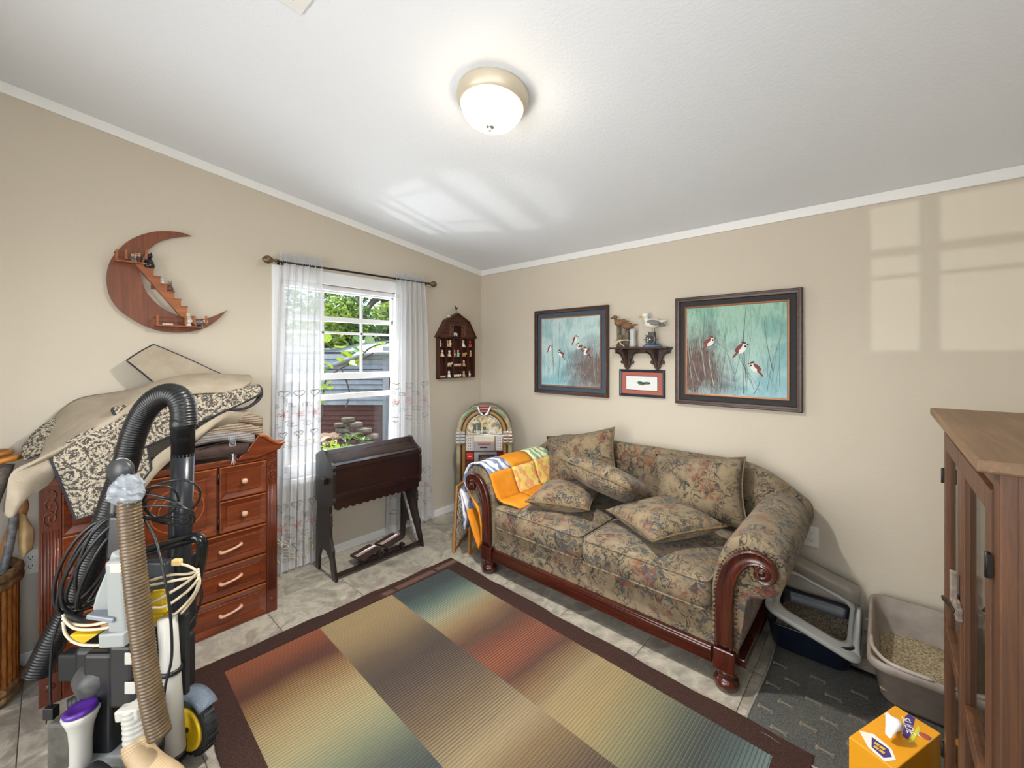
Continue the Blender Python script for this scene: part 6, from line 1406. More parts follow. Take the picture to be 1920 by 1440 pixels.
def framed_painting(label, x0, x1, z0, z1, mat_mount, canvas, birds, stems, gilt):
    t = thing('framed_painting', label, 'painting', ((x0 + x1) / 2, -0.0, z0), group=None)
    frame_bars(MB(), x0, x1, z0, z1, 0.030, -0.036, -0.004).build('frame', M_FR, t)
    MB().box(x0 + 0.03, x1 - 0.03, -0.016, -0.012, z0 + 0.03, z1 - 0.03).build('mount', mat_mount, t)
    i = 0.062; frame_bars(MB(), x0 + i, x1 - i, z0 + i, z1 - i, 0.016, -0.026, -0.014).build('inner_bead', gilt, t)
    i += 0.012; MB().box(x0 + i, x1 - i, -0.020, -0.016, z0 + i, z1 - i).build('canvas', canvas, t)
    y = -0.0205
    X0, X1, Z0, Z1 = x0 + i + 0.006, x1 - i - 0.006, z0 + i + 0.006, z1 - i - 0.006
    def uv(u, v): return (X0 + (X1 - X0) * u, Z0 + (Z1 - Z0) * v)
    for (u0, v0, u1, v1, wd, pale) in stems:
        a, b = uv(u0, v0), uv(u1, v1); mid = ((a[0] + b[0]) / 2 + 0.012 * math.sin(9 * u0 + 5 * v1), (a[1] + b[1]) / 2)
        P = cr([Vector((a[0], 0, a[1])), Vector((mid[0], 0, mid[1])), Vector((b[0], 0, b[1]))], 6); m = MB()
        for k in range(len(P) - 1):
            d = (P[k + 1] - P[k]).normalized(); n = Vector((-d.z, 0, d.x)); w0, w1 = wd * (1 - 0.6 * k / len(P)), wd * (1 - 0.6 * (k + 1) / len(P))
            m.add([(P[k] - n * w0 + Vector((0, y, 0))), (P[k] + n * w0 + Vector((0, y, 0))), (P[k + 1] + n * w1 + Vector((0, y, 0))), (P[k + 1] - n * w1 + Vector((0, y, 0)))], [(0, 1, 2, 3)])
        m.build('painted_stem', M_STEMP if pale else M_STEM, t)
    for (u, v, s, f, r, dk) in birds: x, z = uv(u, v); bird(t, x, z, s, f, r, y - 0.0006, dk)
    return t
rs = random.Random(11)
def rand_stems(n, bias):
    L = []
    for k in range(n):
        u = rs.uniform(0.03, 0.97); du = rs.uniform(-0.22, 0.22); v0 = rs.uniform(0, 0.25); v1 = min(0.98, v0 + rs.uniform(0.25, 0.75)); L.append((u, v0, min(.98, max(.02, u + du)), v1, rs.uniform(0.0004, 0.0013), rs.random() < 0.3))
    return L
PX = [pB(1006, 583), pB(1143, 745), pB(1269, 561), pB(1506, 773)]
za, zb2 = 1.146, 1.874
cv1 = canvas_mat('misty_blue_canvas', [(0.30, '#6f949c'), (0.45, '#9db9bb'), (0.55, '#b6cccb'), (0.68, '#8fb0ad'), (0.8, '#c6d6d4')], '#5d5558', (1.37 - 1.087, -0.02, 1.33 - za), 2.3)
cv2 = canvas_mat('teal_green_canvas', [(0.30, '#4f7f7c'), (0.44, '#79a596'), (0.54, '#9cc0ae'), (0.66, '#6f9a8a'), (0.8, '#a9d0cc')], '#4b3c3d', (2.07 - 2.34, -0.02, 1.37 - za), 5.1)
M_MT1 = mat('slate_blue_mount', '#3a4c5c', 0.7); M_MT2 = mat('charcoal_mount', '#272628', 0.7)
framed_painting('square framed painting of five small birds with slate blue mount', PX[0].x, PX[1].x, za, zb2, M_MT1, cv1, [(0.14, 0.55, 0.8, 1, 1.2, False), (0.36, 0.47, 1.0, -1, -0.5, True), (0.60, 0.68, 0.9, 1, 1.1, True), (0.68, 0.57, 0.9, -1, 0.3, False), (0.80, 0.50, 1.05, -1, 0.9, True)], [(0.30, 0.0, 0.32, 0.95, 0.002, False)] + rand_stems(40, 0.7), M_GILT)
framed_painting('square framed painting of three small birds with charcoal mount', PX[2].x, PX[3].x, za, zb2, M_MT2, cv2, [(0.24, 0.60, 1.1, 1, 0.7, False), (0.57, 0.52, 1.2, 1, 0.9, True), (0.72, 0.31, 1.1, -1, -0.8, True)], [(0.60, 0.02, 0.625, 0.98, 0.0026, False), (0.18, 0.45, 0.19, 0.95, 0.002, False), (0.88, 0.28, 0.80, 0.82, 0.0022, False), (0.70, 0.02, 0.76, 0.22, 0.002, False), (0.3, 0.08, 0.24, 0.55, 0.002, True), (0.52, 0.4, 0.24, 0.62, 0.002, True)] + rand_stems(44, 0.3), M_GILT)
# little feather picture
sx0, sx1, sz0, sz1 = pB(1163, 700).x, pB(1248, 700).x, pB(1247, 748).z + 0.004, pB(1163, 692).z
t = thing('small_framed_picture', 'small navy-framed picture of a green feather fly on red mount', 'picture', ((sx0 + sx1) / 2, 0, sz0))
frame_bars(MB(), sx0, sx1, sz0, sz1, 0.020, -0.022, -0.002).build('frame', mat('navy_black_frame', '#1d2733', 0.3), t)
MB().box(sx0 + .015, sx1 - .015, -0.010, -0.006, sz0 + .015, sz1 - .015).build('mount', mat('brick_pink_mount', '#a85a4c', 0.7), t)
MB().box(sx0 + .052, sx1 - .052, -0.0115, -0.010, sz0 + .046, sz1 - .046).build('mount_edge', MATS['navy_black_frame'], t)
MB().box(sx0 + .056, sx1 - .056, -0.0125, -0.0115, sz0 + .050, sz1 - .050).build('white_panel', mat('white_card', '#d9dcdb', 0.7), t)
cx_, cz_ = (sx0 + sx1) / 2, (sz0 + sz1) / 2
m = MB(); flat(m, ell(cx_ + 0.00, cz_ - .003, .030, .011, -0.12), -0.0128); m.build('feather_rust', mat('rust_feather', '#8a4a24', 0.6), t)
m = MB(); flat(m, ell(cx_ - .004, cz_ + .003, .028, .010, -0.15), -0.0131); flat(m, ell(cx_ + .042, cz_ + .002, .030, .010, 0.02), -0.0131); m.build('feather_green', mat('green_feather', '#3f7d4c', 0.5, col2='#20362c', scale=90), t)
m = MB(); flat(m, [(cx_ - .028, cz_ + .002), (cx_ - .075, cz_ + .006), (cx_ - .028, cz_ + .0005)], -0.0129); m.build('hook_line', mat('grey_line', '#9aa0a0', 0.6), t)

# ================================================================== bracket shelf with sea ornaments
M_SH = wood('dark_walnut_shelf', '#24130d', '#51301f', '#3a2117', 0.35, (6, 1, 1), 5, coat=0.2)
hx0, hx1 = pB(1148, 655).x + 0.02, pB(1262, 655).x - 0.0; hz = pB(1200, 651, -0.05).z
ws = thing('wall_shelf', 'dark walnut wall shelf with two carved scrolled brackets', 'shelf', ((hx0 + hx1) / 2, 0, hz - 0.02))
MB().box(hx0, hx1, -0.125, 0, hz - 0.014, hz).build('shelf_board', M_SH, ws, bev=0.004)
MB().box(hx0 + 0.015, hx1 - 0.015, -0.02, 0, hz - 0.045, hz - 0.014).build('wall_cleat', M_SH, ws)
for cxk in (hx0 + 0.115, hx1 - 0.105):
    # leaf-shaped back plate of the bracket
    P = [(0, -0.165), (0.016, -0.155), (0.022, -0.135), (0.030, -0.122), (0.046, -0.122), (0.052, -0.108), (0.042, -0.096), (0.032, -0.092), (0.040, -0.070), (0.058, -0.050), (0.082, -0.046), (0.092, -0.032), (0.10, -0.014)]
    poly = [(cxk + x, z) for x, z in P] + [(cxk - x, z) for x, z in P[::-1]]
    MB().prism([(x, -0.030, hz + z) for x, z in poly], (0, 0.030, 0)).build('bracket_plate', M_SH, ws, bev=0.003)
    sd = [(-0.030, -0.145), (-0.040, -0.10), (-0.060, -0.06), (-0.10, -0.04), (-0.112, -0.014), (-0.028, -0.014)]
    MB().prism([(cxk - 0.009, y, hz + z) for y, z in sd], (0.018, 0, 0)).build('bracket_rib', M_SH, ws, bev=0.003)
    for s in (-1, 1): MB().tube(cr([(cxk + s * 0.024, -0.033, hz - 0.118), (cxk + s * 0.034, -0.034, hz - 0.085), (cxk + s * 0.052, -0.034, hz - 0.052), (cxk + s * 0.085, -0.033, hz - 0.034)], 5), 0.0055, 6).build('carved_groove', M_SH, ws)
M_DRIFT = mat('weathered_grey_wood', '#7d7062', 0.85, col2='#54483e', scale=25, stretch=(3, 3, 1), bump=0.5); M_DUCK = mat('carved_brown_duck', '#8a6848', 0.7, col2='#69492f', scale=20)
dk = thing('duck_pilings', 'two carved brown ducks perched on roped driftwood pilings', 'ornament', (hx0 + 0.10, -0.06, hz))
ox = hx0 + 0.068
for (x, y, h_, r_) in ((ox, -0.06, 0.158, 0.018), (ox + 0.062, -0.055, 0.132, 0.019), (ox + 0.030, -0.080, 0.092, 0.014)): MB().tube([(x, y, hz), (x + .001, y, hz + h_ * .5), (x, y, hz + h_)], [r_ * 1.05, r_ * .96, r_], 10).build('piling', M_DRIFT, dk)
MB().tube(cr([(ox - .02, -.075, hz + .05), (ox + .012, -.098, hz + .045), (ox + .045, -.098, hz + .052), (ox + .083, -.07, hz + .052), (ox + .06, -.03, hz + .05), (ox + .01, -.035, hz + .05)], 4, True), 0.0055, 6, closed=True).build('rope', mat('pale_rope', '#c4b394', 0.9), dk)
for s, ln in ((-1, .06), (1, .045)): MB().tube(cr([(ox + .022, -.10, hz + .055), (ox + .02 + s * .015, -.104, hz + .03), (ox + .02 + s * ln, -.10, hz + .006)], 5), 0.005, 6).build('rope_tail', MATS['pale_rope'], dk)
def duck(par, c, s, ang, mm, headmat=None, bill=None):
    c = Vector(c); f = Vector((math.cos(ang), math.sin(ang), 0)); R_ = Matrix([f, Vector((-f.y, f.x, 0)), Vector((0, 0, 1))]).transposed()
    b = MB().ball(c + Vector((0, 0, 0.030 * s)), (0.042 * s, 0.026 * s, 0.028 * s), 14, 9, R_); b.lathe([(0.014 * s, 0), (0.004 * s, 0.05 * s)], c - f * 0.025 * s + Vector((0, 0, .034 * s)), 8, -f + Vector((0, 0, .15))); bo = b.build('bird_body', mm, par)
    h = MB().tube([c + f * .026 * s + Vector((0, 0, .038 * s)), c + f * .034 * s + Vector((0, 0, .062 * s))], [.015 * s, .012 * s], 10).ball(c + f * .036 * s + Vector((0, 0, .075 * s)), (.020 * s, .015 * s, .015 * s), 12, 8, R_); h.build('bird_head', headmat or mm, par)
    MB().lathe([(.006 * s, 0), (.005 * s, .016 * s), (.001 * s, .026 * s)], c + f * .052 * s + Vector((0, 0, .072 * s)), 8, f + Vector((0, 0, -.25))).build('bill', bill or mat('dark_bill', '#3d3026', 0.5), par)
    return bo
duck(dk, (ox + .004, -.06, hz + .156), 1.0, math.pi, M_DUCK); duck(dk, (ox + .068, -.055, hz + .130), .95, math.pi + .3, M_DUCK)
pl_ = thing('grey_bottle_vase', 'plain pale grey bottle vase behind the duck pilings', 'vase', (ox + 0.105, -0.045, hz))
MB().lathe([(0, 0), (.026, 0), (.027, .02), (.022, .06), (.021, .09), (.025, .115), (.026, .128), (.020, .132), (0, .13)], (ox + .105, -.045, hz), 18).build('body', mat('pale_grey_ceramic', '#b3b5b2', 0.3), pl_)
MB().lathe([(.020, .131), (.021, .136), (.014, .137), (.013, .131)], (ox + .105, -.045, hz), 16).build('lip', MATS['pale_grey_ceramic'], pl_)
gx = hx1 - 0.125
sg = thing('seagull_ornament', 'white and grey seagull standing on a ship wheel base', 'ornament', (gx, -0.06, hz))
M_SGW = mat('gull_white', '#dcdad2', 0.5); M_SGG = mat('gull_grey', '#77746e', 0.6)
MB().lathe([(0, 0), (.062, 0), (.058, .012), (.04, .024), (0, .03)], (gx, -.06, hz), 20, sx=1.15, sy=.8).build('wave_base', mat('sea_blue_resin', '#6c87a6', 0.35, col2='#3f5872', scale=30), sg)
wl = MB().tube([(gx + .004 + .034 * math.cos(a), -.105, hz + .052 + .034 * math.sin(a)) for a in [2 * math.pi * k / 20 for k in range(20)]], 0.006, 8, closed=True).build('ship_wheel', mat('pewter_grey', '#5f6468', 0.4, 0.5), sg)
for k in range(8):
    a = k * math.pi / 4; MB().tube([(gx + .004, -.105, hz + .052), (gx + .004 + .050 * math.cos(a), -.105, hz + .052 + .048 * math.sin(a))], 0.0032, 6).build('spoke', MATS['pewter_grey'], wl)
MB().ball((gx + .004, -.108, hz + .052), .010, 10, 7).build('hub', M_CHR, wl)
MB().box(gx - .022, gx + .022, -.085, -.045, hz + .02, hz + .108).build('post', M_DRIFT, sg, bev=.004)
for dx in (-.008, .010): MB().tube([(gx + dx + .008, -.062, hz + .106), (gx + dx + .006, -.062, hz + .145)], .0022, 6).build('gull_leg', mat('gull_leg_brown', '#5e5246', 0.6), sg)
duck(sg, (gx, -.062, hz + .128), 1.35, math.pi + .1, M_SGW, None, mat('gull_yellow_bill', '#c99a3c', 0.5))
for s in (-1, 1): MB().ball((gx + .018, -.062 + s * .026, hz + .172), (.052, .012, .020), 12, 7, Matrix.Rotation(.16, 3, 'Y')).build('gull_wing', M_SGG, sg)
MB().lathe([(.012, 0), (.003, .036)], (gx + .062, -.062, hz + .158), 8, (1, 0, -.25)).build('gull_tail', M_SGG, sg)
# ================================================================== glass-door cabinet at the right edge
M_OAK = wood('aged_oak_brown', '#3a2212', '#6c4526', '#54331c', 0.5, (1, 1, 7), 4); M_OAKH = wood('aged_oak_top', '#57402a', '#836444', '#6e5237', 0.5, (1, 7, 1), 4)
KX, KY0, KY1, KZ = 3.195, -1.915, -1.105, 1.314
kb = thing('glass_cabinet', 'old brown wooden cabinet with two glass doors at the right edge', 'cabinet', (3.40, -1.51, 0.0))
MB().box(3.166, 3.625, -1.948, -1.075, KZ - 0.022, KZ).build('top_board', M_OAKH, kb, bev=0.004)
MB().box(KX + 0.02, 3.605, KY0, KY0 + 0.022, 0.06, KZ - 0.022).build('side_panel', M_OAK, kb, bev=0.002)
MB().box(KX + 0.02, 3.605, KY1 - 0.022, KY1, 0.06, KZ - 0.022).build('side_panel', M_OAK, kb, bev=0.002)
MB().box(3.590, 3.605, KY0 + .022, KY1 - .022, 0.06, KZ - 0.022).build('back_panel', M_OAK, kb)
for z in (0.08, 0.46, 0.88): MB().box(KX + 0.04, 3.59, KY0 + .022, KY1 - .022, z, z + 0.018).build('shelf', M_OAK, kb)
for y in (KY0, KY1 - 0.05): MB().box(KX, KX + 0.022, y, y + 0.05, 0.0, KZ - 0.022).build('front_post', M_OAK, kb, bev=0.003)
for y in (KY0, KY1 - 0.04): MB().box(3.565, 3.605, y, y + 0.04, 0.0, 0.06).build('foot', M_OAK, kb)
for z0, z1 in ((0.03, 0.09), (KZ - 0.06, KZ - 0.022)): MB().box(KX + 0.002, KX + 0.022, KY0 + .05, KY1 - .05, z0, z1).build('front_rail', M_OAK, kb, bev=0.002)
M_CGL = glass_material('cabinet_door_glass', (0.93, 0.95, 0.94))
ym = (KY0 + KY1) / 2
for (y0, y1, hy) in ((KY0 + .05, ym - .002, KY0 + .05), (ym + .002, KY1 - .05, KY1 - .05)):
    m = MB(); z0, z1 = 0.095, KZ - 0.065; fwd = 0.045
    for (a, b, c, d) in ((y0, y0 + fwd, z0, z1), (y1 - fwd, y1, z0, z1), (y0 + fwd, y1 - fwd, z0, z0 + fwd), (y0 + fwd, y1 - fwd, z1 - fwd, z1), (y0 + fwd, y1 - fwd, 0.655, 0.69)): m.box(KX - 0.004, KX + 0.018, a, b, c, d)
    dr_ = m.build('glass_door', M_OAK, kb, bev=0.002, merge=False)
    for (c, d) in ((z0 + fwd, 0.655), (0.69, z1 - fwd)): MB().box(KX + 0.006, KX + 0.009, y0 + fwd, y1 - fwd, c, d).build('glass_pane', M_CGL, dr_)
    for z in (0.30, 1.12): MB().box(KX - 0.007, KX - 0.002, hy - 0.008, hy + 0.008, z - 0.020, z + 0.020).tube([(KX - 0.007, hy, z - .022), (KX - 0.007, hy, z + .022)], 0.0035, 8).build('hinge', M_IRON, dr_)
lt = MB().box(KX - 0.016, KX - 0.004, ym - 0.045, ym + 0.05, 0.87, 0.90).build('latch_block', mat('worn_grey_latch', '#8d8276', 0.6, col2='#5c5148', scale=40), kb, bev=0.003)
MB().tube(cr([(KX - 0.016, ym - .03, 0.885), (KX - 0.026, ym + 0.0, 0.89), (KX - 0.030, ym + .04, 0.885), (KX - 0.026, ym + .055, 0.87)], 5), 0.0035, 7).build('latch_hook', M_IRON, lt)
MB().obox((KX - 0.014, ym + 0.02, 0.925), (0.006, 0, 0), (0, 0.010, 0.0), (0, 0.0, 0.035)).build('latch_tab', MATS['worn_grey_latch'], lt, bev=0.002)

# ================================================================== mat, litter boxes, carton
def bone_mat():
    t = NT('grey_tracking_mat'); t.set(0.95, 0, 0.1); v = t.coords(); n = t.noise(v, 260, 3, 0.7); b = t.noise(v, 4.5, 4, 0.6)
    c = t.ramp(n, [(0.35, '#3b3c3b'), (0.65, '#686864')]); c = t.mix(t.ramp(b, [(0.45, '#000000'), (0.75, '#9a9a9a')]), c, '#7a766c'); t.base(c); t.bump(n, 0.7, 0.005); return t.m
mt = thing('litter_mat', 'dark grey mat with pale bone shapes under the litter boxes', 'mat', (2.95, -0.70, 0.0))
MX0, MX1, MY0, MY1 = 2.645, 3.46, -1.105, -0.40
rows = []
for j in range(15):
    y = MY0 + (MY1 - MY0) * j / 14; rows.append([Vector((MX0 + (MX1 - MX0) * i / 20 + 0.006 * math.sin(7 * y), y + (0.016 * math.sin(i * 0.9) if j == 0 else 0), 0.0035 + 0.0025 * abs(math.sin(i * 0.7)) * (1 if j < 1 else 0.15))) for i in range(21)])
MB().grid(rows).build('mat_body', bone_mat(), mt, solid=0.005, off=0.0)
edge_ = [r[0] for r in rows[::-1]] + rows[0][1:]
MB().tube([p + Vector((0, 0, 0.001)) for p in edge_], 0.0055, 6, flat=0.8).build('bound_edge', mat('grey_mat_binding', '#8a8880', 0.8), mt)
M_BONE = mat('pale_bone_print', '#837a69', 0.95, col2='#5f5b52', scale=60)
bone_src = None
def bone(x, y, rot):
    global bone_src
    if bone_src is None:
        m = MB(); m.obox((0, 0, 0), (0.022, 0, 0), (0, 0.0045, 0), (0, 0, 0.0012))
        for sx in (-1, 1):
            for sy in (-1, 1): m.lathe([(0, -0.0012), (0.0062, -0.0012), (0.0062, 0.0012), (0, 0.0012)], (sx * 0.024, sy * 0.0058, 0), 8)
        o = m.build('bone_shape', M_BONE, mt, local=True); bone_src = o
    else: o = bone_src.copy(); COL.objects.link(o)
    o.location = Vector((x, y, 0.0072)) - mt.location; o.rotation_euler = (0, 0, rot)
for i in range(4):
    for j in range(7):
        x = 2.69 + i * 0.145 + (0.0 if j % 2 else 0.06); y = -1.03 + j * 0.082 + 0.014 * i
        if y < -0.56 or x > 2.98: bone(x, y, -0.12) if not (x > 3.0 and y > -0.72) else None
def rring(cx, cy, hx, hy, z, r, rot=0.0, n=6, zt=None):
    P = []
    for (sx, sy, a0) in ((1, 1, 0), (-1, 1, 90), (-1, -1, 180), (1, -1, 270)):
        for k in range(n):
            a = math.radians(a0 + 90 * k / (n - 1)); x = sx * (hx - r) + r * math.cos(a); y = sy * (hy - r) + r * math.sin(a)
            X, Y = x * math.cos(rot) - y * math.sin(rot), x * math.sin(rot) + y * math.cos(rot); P.append(Vector((cx + X, cy + Y, z + (zt(x, y) if zt else 0))))
    return P
def litter(name, par, cx, cy, hx, hy, z, rot, amp, seed, mm):
    rnd = random.Random(seed); n = 26; rows = []
    for j in range(n + 1):
        rows.append([])
        for i in range(n + 1):
            u, v = -1 + 2 * i / n, -1 + 2 * j / n; zz = z + amp * (0.6 * math.sin(2.1 * u + seed) * math.cos(1.7 * v) + 0.4 * v + 0.3 * math.sin(5 * u + 3 * v)) + rnd.uniform(-.0015, .0015)
            x, y = u * hx, v * hy; rows[-1].append(Vector((cx + x * math.cos(rot) - y * math.sin(rot), cy + x * math.sin(rot) + y * math.cos(rot), zz)))
    return MB().grid(rows).build(name, mm, par, kind='stuff')
def grit(name, a, b):
    t = NT(name); t.set(0.95, 0, 0.1); v = t.coords(); d = t.vor(v, 190, 'F1', 'Color'); s = t.n('ShaderNodeSeparateColor'); t.l(d, s.inputs[0]); t.base(t.ramp(s.outputs[0], [(0.1, a), (0.9, b)])); t.bump(t.vor(v, 190, 'F1'), 0.8, 0.006); return t.m
M_LIT1 = grit('grey_clay_litter', '#5a5248', '#9a8f7d'); M_LIT2 = grit('tan_clay_litter', '#7d705a', '#c4b494')
# navy tub with askew grey rim
lb_ = thing('litter_box', 'navy litter tub with a crooked grey rim piece', 'litter box', (2.785, -0.315, 0.0))
M_NAVY = mat('navy_plastic', '#0e1624', 0.35); M_RIMG = mat('light_grey_plastic', '#a8aaa6', 0.35)
cx_, cy_ = 2.785, -0.315
secs = [rring(cx_, cy_, .150, .175, .012, .05), rring(cx_, cy_, .155, .185, .025, .05), rring(cx_, cy_, .170, .205, .125, .05), rring(cx_, cy_, .178, .212, .140, .05), rring(cx_, cy_, .178, .212, .146, .05), rring(cx_, cy_, .168, .203, .146, .05), rring(cx_, cy_, .160, .195, .125, .05), rring(cx_, cy_, .148, .175, .03, .04)]
MB().loft(secs).build('tub', M_NAVY, lb_)
litter('clay_litter', lb_, cx_, cy_, .150, .180, .078, 0, .012, 3, M_LIT1)
tl = lambda x, y: -0.30 * x + 0.10 * y
def rr2(hx, hy, z, r, f=None): return rring(cx_ + .01, cy_ - .005, hx, hy, z, r, 0, 6, tl)
secs = [rr2(.186, .222, .168, .05), rr2(.190, .226, .176, .05), rr2(.190, .226, .190, .05), rr2(.184, .220, .196, .05), rr2(.150, .190, .207, .05), rr2(.134, .176, .205, .05), rr2(.134, .176, .196, .05), rr2(.180, .216, .176, .05)]
m = MB(); m.grid(secs, cu=True, cv=True); rim = m.build('rim_frame', M_RIMG, lb_)
def T(x, y, z): return Vector((cx_ + .01 + x, cy_ - .005 + y, z + tl(x, y)))
for s in (-1, 1):     # raised side guards
    secs = []
    for k in range(9):
        f = k / 8; y = -.19 + .37 * f; hgt = 0.012 + 0.085 * math.sin(math.pi * min(1, max(0, f * 1.15 - .05))) ** 1.4
        secs.append([T(s * .186, y, .196), T(s * .178, y, .196 + hgt), T(s * .168, y, .197 + hgt), T(s * .150, y, .205)])
    MB().loft(secs).build('side_guard', M_RIMG, rim)
secs = []
for k in range(9):
    x = -.17 + .34 * k / 8; secs.append([T(x, .222, .192), T(x, .232, .285), T(x, .224, .288), T(x, .196, .204)])
MB().loft(secs).build('rear_guard', mat('taupe_clear_plastic', '#8d8579', 0.4), rim)
# taupe tub
lc_ = thing('litter_box', 'large open taupe litter tub filled with tan litter', 'litter box', (3.25, -0.36, 0.0))
M_TAU = mat('taupe_plastic', '#83776d', 0.45, col2='#948a80', scale=12); cx2, cy2 = 3.25, -0.365
def hi(x, y): return 0.035 * max(0.0, min(1.0, (y + .10) / .25))
secs = [rring(cx2, cy2, .195, .215, .010, .06), rring(cx2, cy2, .205, .23, .03, .06), rring(cx2, cy2, .228, .268, .165, .06), rring(cx2, cy2, .24, .285, .172, .06, zt=hi), rring(cx2, cy2, .247, .292, .182, .06, zt=hi), rring(cx2, cy2, .247, .292, .208, .06, zt=hi), rring(cx2, cy2, .240, .285, .213, .06, zt=hi), rring(cx2, cy2, .232, .277, .208, .06, zt=hi), rring(cx2, cy2, .222, .262, .16, .05), rring(cx2, cy2, .195, .22, .03, .05)]
MB().loft(secs).build('tub', M_TAU, lc_)
litter('clay_litter', lc_, cx2, cy2, .205, .235, .085, 0, .020, 8, M_LIT2)
MB().tube(cr([(cx2 - .235, cy2 - .10, .214), (cx2 - .225, cy2 - .20, .216), (cx2 - .17, cy2 - .278, .216), (cx2 - .05, cy2 - .286, .216)], 6), 0.008, 8).build('rim_clip', mat('pale_taupe_plastic', '#a39a90', 0.4), lc_)
for yy in (0.05, -0.06): MB().box(cx2 - .2495, cx2 - .246, cy2 + yy - .012, cy2 + yy - .004, .185, .205).box(cx2 - .2495, cx2 - .246, cy2 + yy + .004, cy2 + yy + .012, .185, .205).build('rim_slot', M_SLOT, lc_)
# yellow carton
p1, p2, p4 = pZ(1678, 1322, .29), pZ(1765, 1375, .29), pZ(1620, 1402, .29)
e1 = (p2 - p1); e2 = (p4 - p1); e2 = (e2 - e1 * (e2.dot(e1) / e1.dot(e1))); c0 = p1 + e1 / 2 + e2 / 2; ux, uy = e1.normalized(), e2.normalized(); a1, a2 = e1.length / 2, e2.length / 2
kt = thing('litter_carton', 'yellow-orange cat litter carton with white paper sticking out of the top', 'carton', (c0.x, c0.y, 0.0))
MB().obox((c0.x, c0.y, .0102 + .14), ux * a1, uy * a2, Vector((0, 0, .14))).build('box', mat('orange_yellow_card', '#e09a14', 0.5), kt, bev=0.003)
zt_ = .2905
def K(a, b, dz=0.0): return Vector((c0.x, c0.y, zt_ + dz)) + ux * a1 * a + uy * a2 * b
def topquad(name, pts, mm, dz=0.0004): return MB().prism([K(a, b, dz) for a, b in pts], (0, 0, 0.0003)).build(name, mm, kt)
M_PUR = mat('purple_print', '#43307a', 0.5); M_WPR = mat('white_print_card', '#e8e4dc', 0.5); M_LIM = mat('lime_print', '#c9cf3a', 0.5)
topquad('purple_banner', [(-.35, -.98), (-.05, -.95), (.35, -.35), (.42, -.10), (.18, -.12), (-.05, -.45), (-.35, -.80)], M_PUR)
topquad('lime_stripe', [(0.22, -.80), (.42, -.68), (.62, -.12), (.52, -.02), (.42, -.30)], M_LIM)
topquad('white_label', [(-.92, -.58), (-.20, -.42), (-.22, -.28), (-.94, -.44)], M_WPR); topquad('blue_label_print', [(-.75, -.52), (-.45, -.45), (-.47, -.36), (-.77, -.43)], mat('blue_grey_print', '#8a9ab8', 0.5), .0008)
MB().lathe([(0, 0), (.017, 0), (.017, .0003), (0, .0003)], K(.72, -.55, .0004), 20, sy=.8).build('round_logo', M_WPR, kt); MB().lathe([(.009, 0), (.014, 0), (.014, .0003), (.009, .0003)], K(.72, -.55, .0008), 20).build('logo_ring', mat('red_print', '#b0503a', 0.5), kt)
topquad('badge_white', [(-.95, .62), (-.5, .42), (.35, .50), (.75, .72), (.55, .98), (-.2, .92)], M_WPR); topquad('badge_purple', [(-.45, .55), (.28, .56), (.58, .72), (.42, .90), (-.15, .84)], M_PUR, .0008)
for (a, b) in ((-.12, .66), (.12, .66), (-.02, .77), (.22, .77)): MB().obox(K(a, b, .0014), ux * .006, uy * .005, Vector((0, 0, .0002))).build('badge_print', mat('yellow_print', '#d8b030', 0.5), kt)
text_mesh('banner_lettering', 'SLIDE', 0.030, K(.02, -.55, .001), (ux * .55 + uy * .85), (ux * .85 - uy * .55) * (1 if (ux.cross(uy).z < 0) else -1), M_WPR, kt, 0.0003)
rows = []
for j in range(8):
    f = j / 7; rr_ = 0.006 + 0.013 * math.sin(math.pi * (.15 + .8 * f)); cc = K(.0, -.12).lerp(K(.06, .36), f) + Vector((0, 0, .012 + .030 * math.sin(math.pi * f) + .012 * f))
    rows.append([cc + ux * rr_ * 1.0 * math.cos(a) * (1 + .25 * math.sin(3 * a + 2 * f)) + Vector((0, 0, 1)) * rr_ * 1.1 * math.sin(a) * (1 + .3 * math.sin(2 * a + 3 * f)) for a in [2 * math.pi * k / 14 for k in range(14)]])
MB().loft(rows).build('paper_tuft', mat('white_tissue', '#eceae6', 0.9), kt)
# ================================================================== garden outside the window
GZ = -0.35
def g_at(px, d): p = at(px, 666, d); return Vector((p.x, p.y, GZ))
def ground_mat():
    t = NT('sunlit_concrete_and_soil'); t.set(0.9, 0, 0.2); v = t.coords(); n = t.noise(v, 1.4, 5, 0.6); n2 = t.noise(v, 14, 4)
    c = t.ramp(n, [(0.38, '#6f6458'), (0.52, '#a2968a'), (0.7, '#b9aea2')]); t.base(t.mix(t.math('MULTIPLY', n2, .4), c, '#6a6056')); return t.m
struct(MB().box(-40, -WT - 0.02, -30, 30, GZ - 0.2, GZ).build('ground_outside', ground_mat()))
struct(MB().box(-WT - 0.02, 40, -40, RY - WT - 1.7, GZ - 0.2, GZ).build('ground_behind', mat('pale_drive_concrete', '#9a948a', 0.9)))
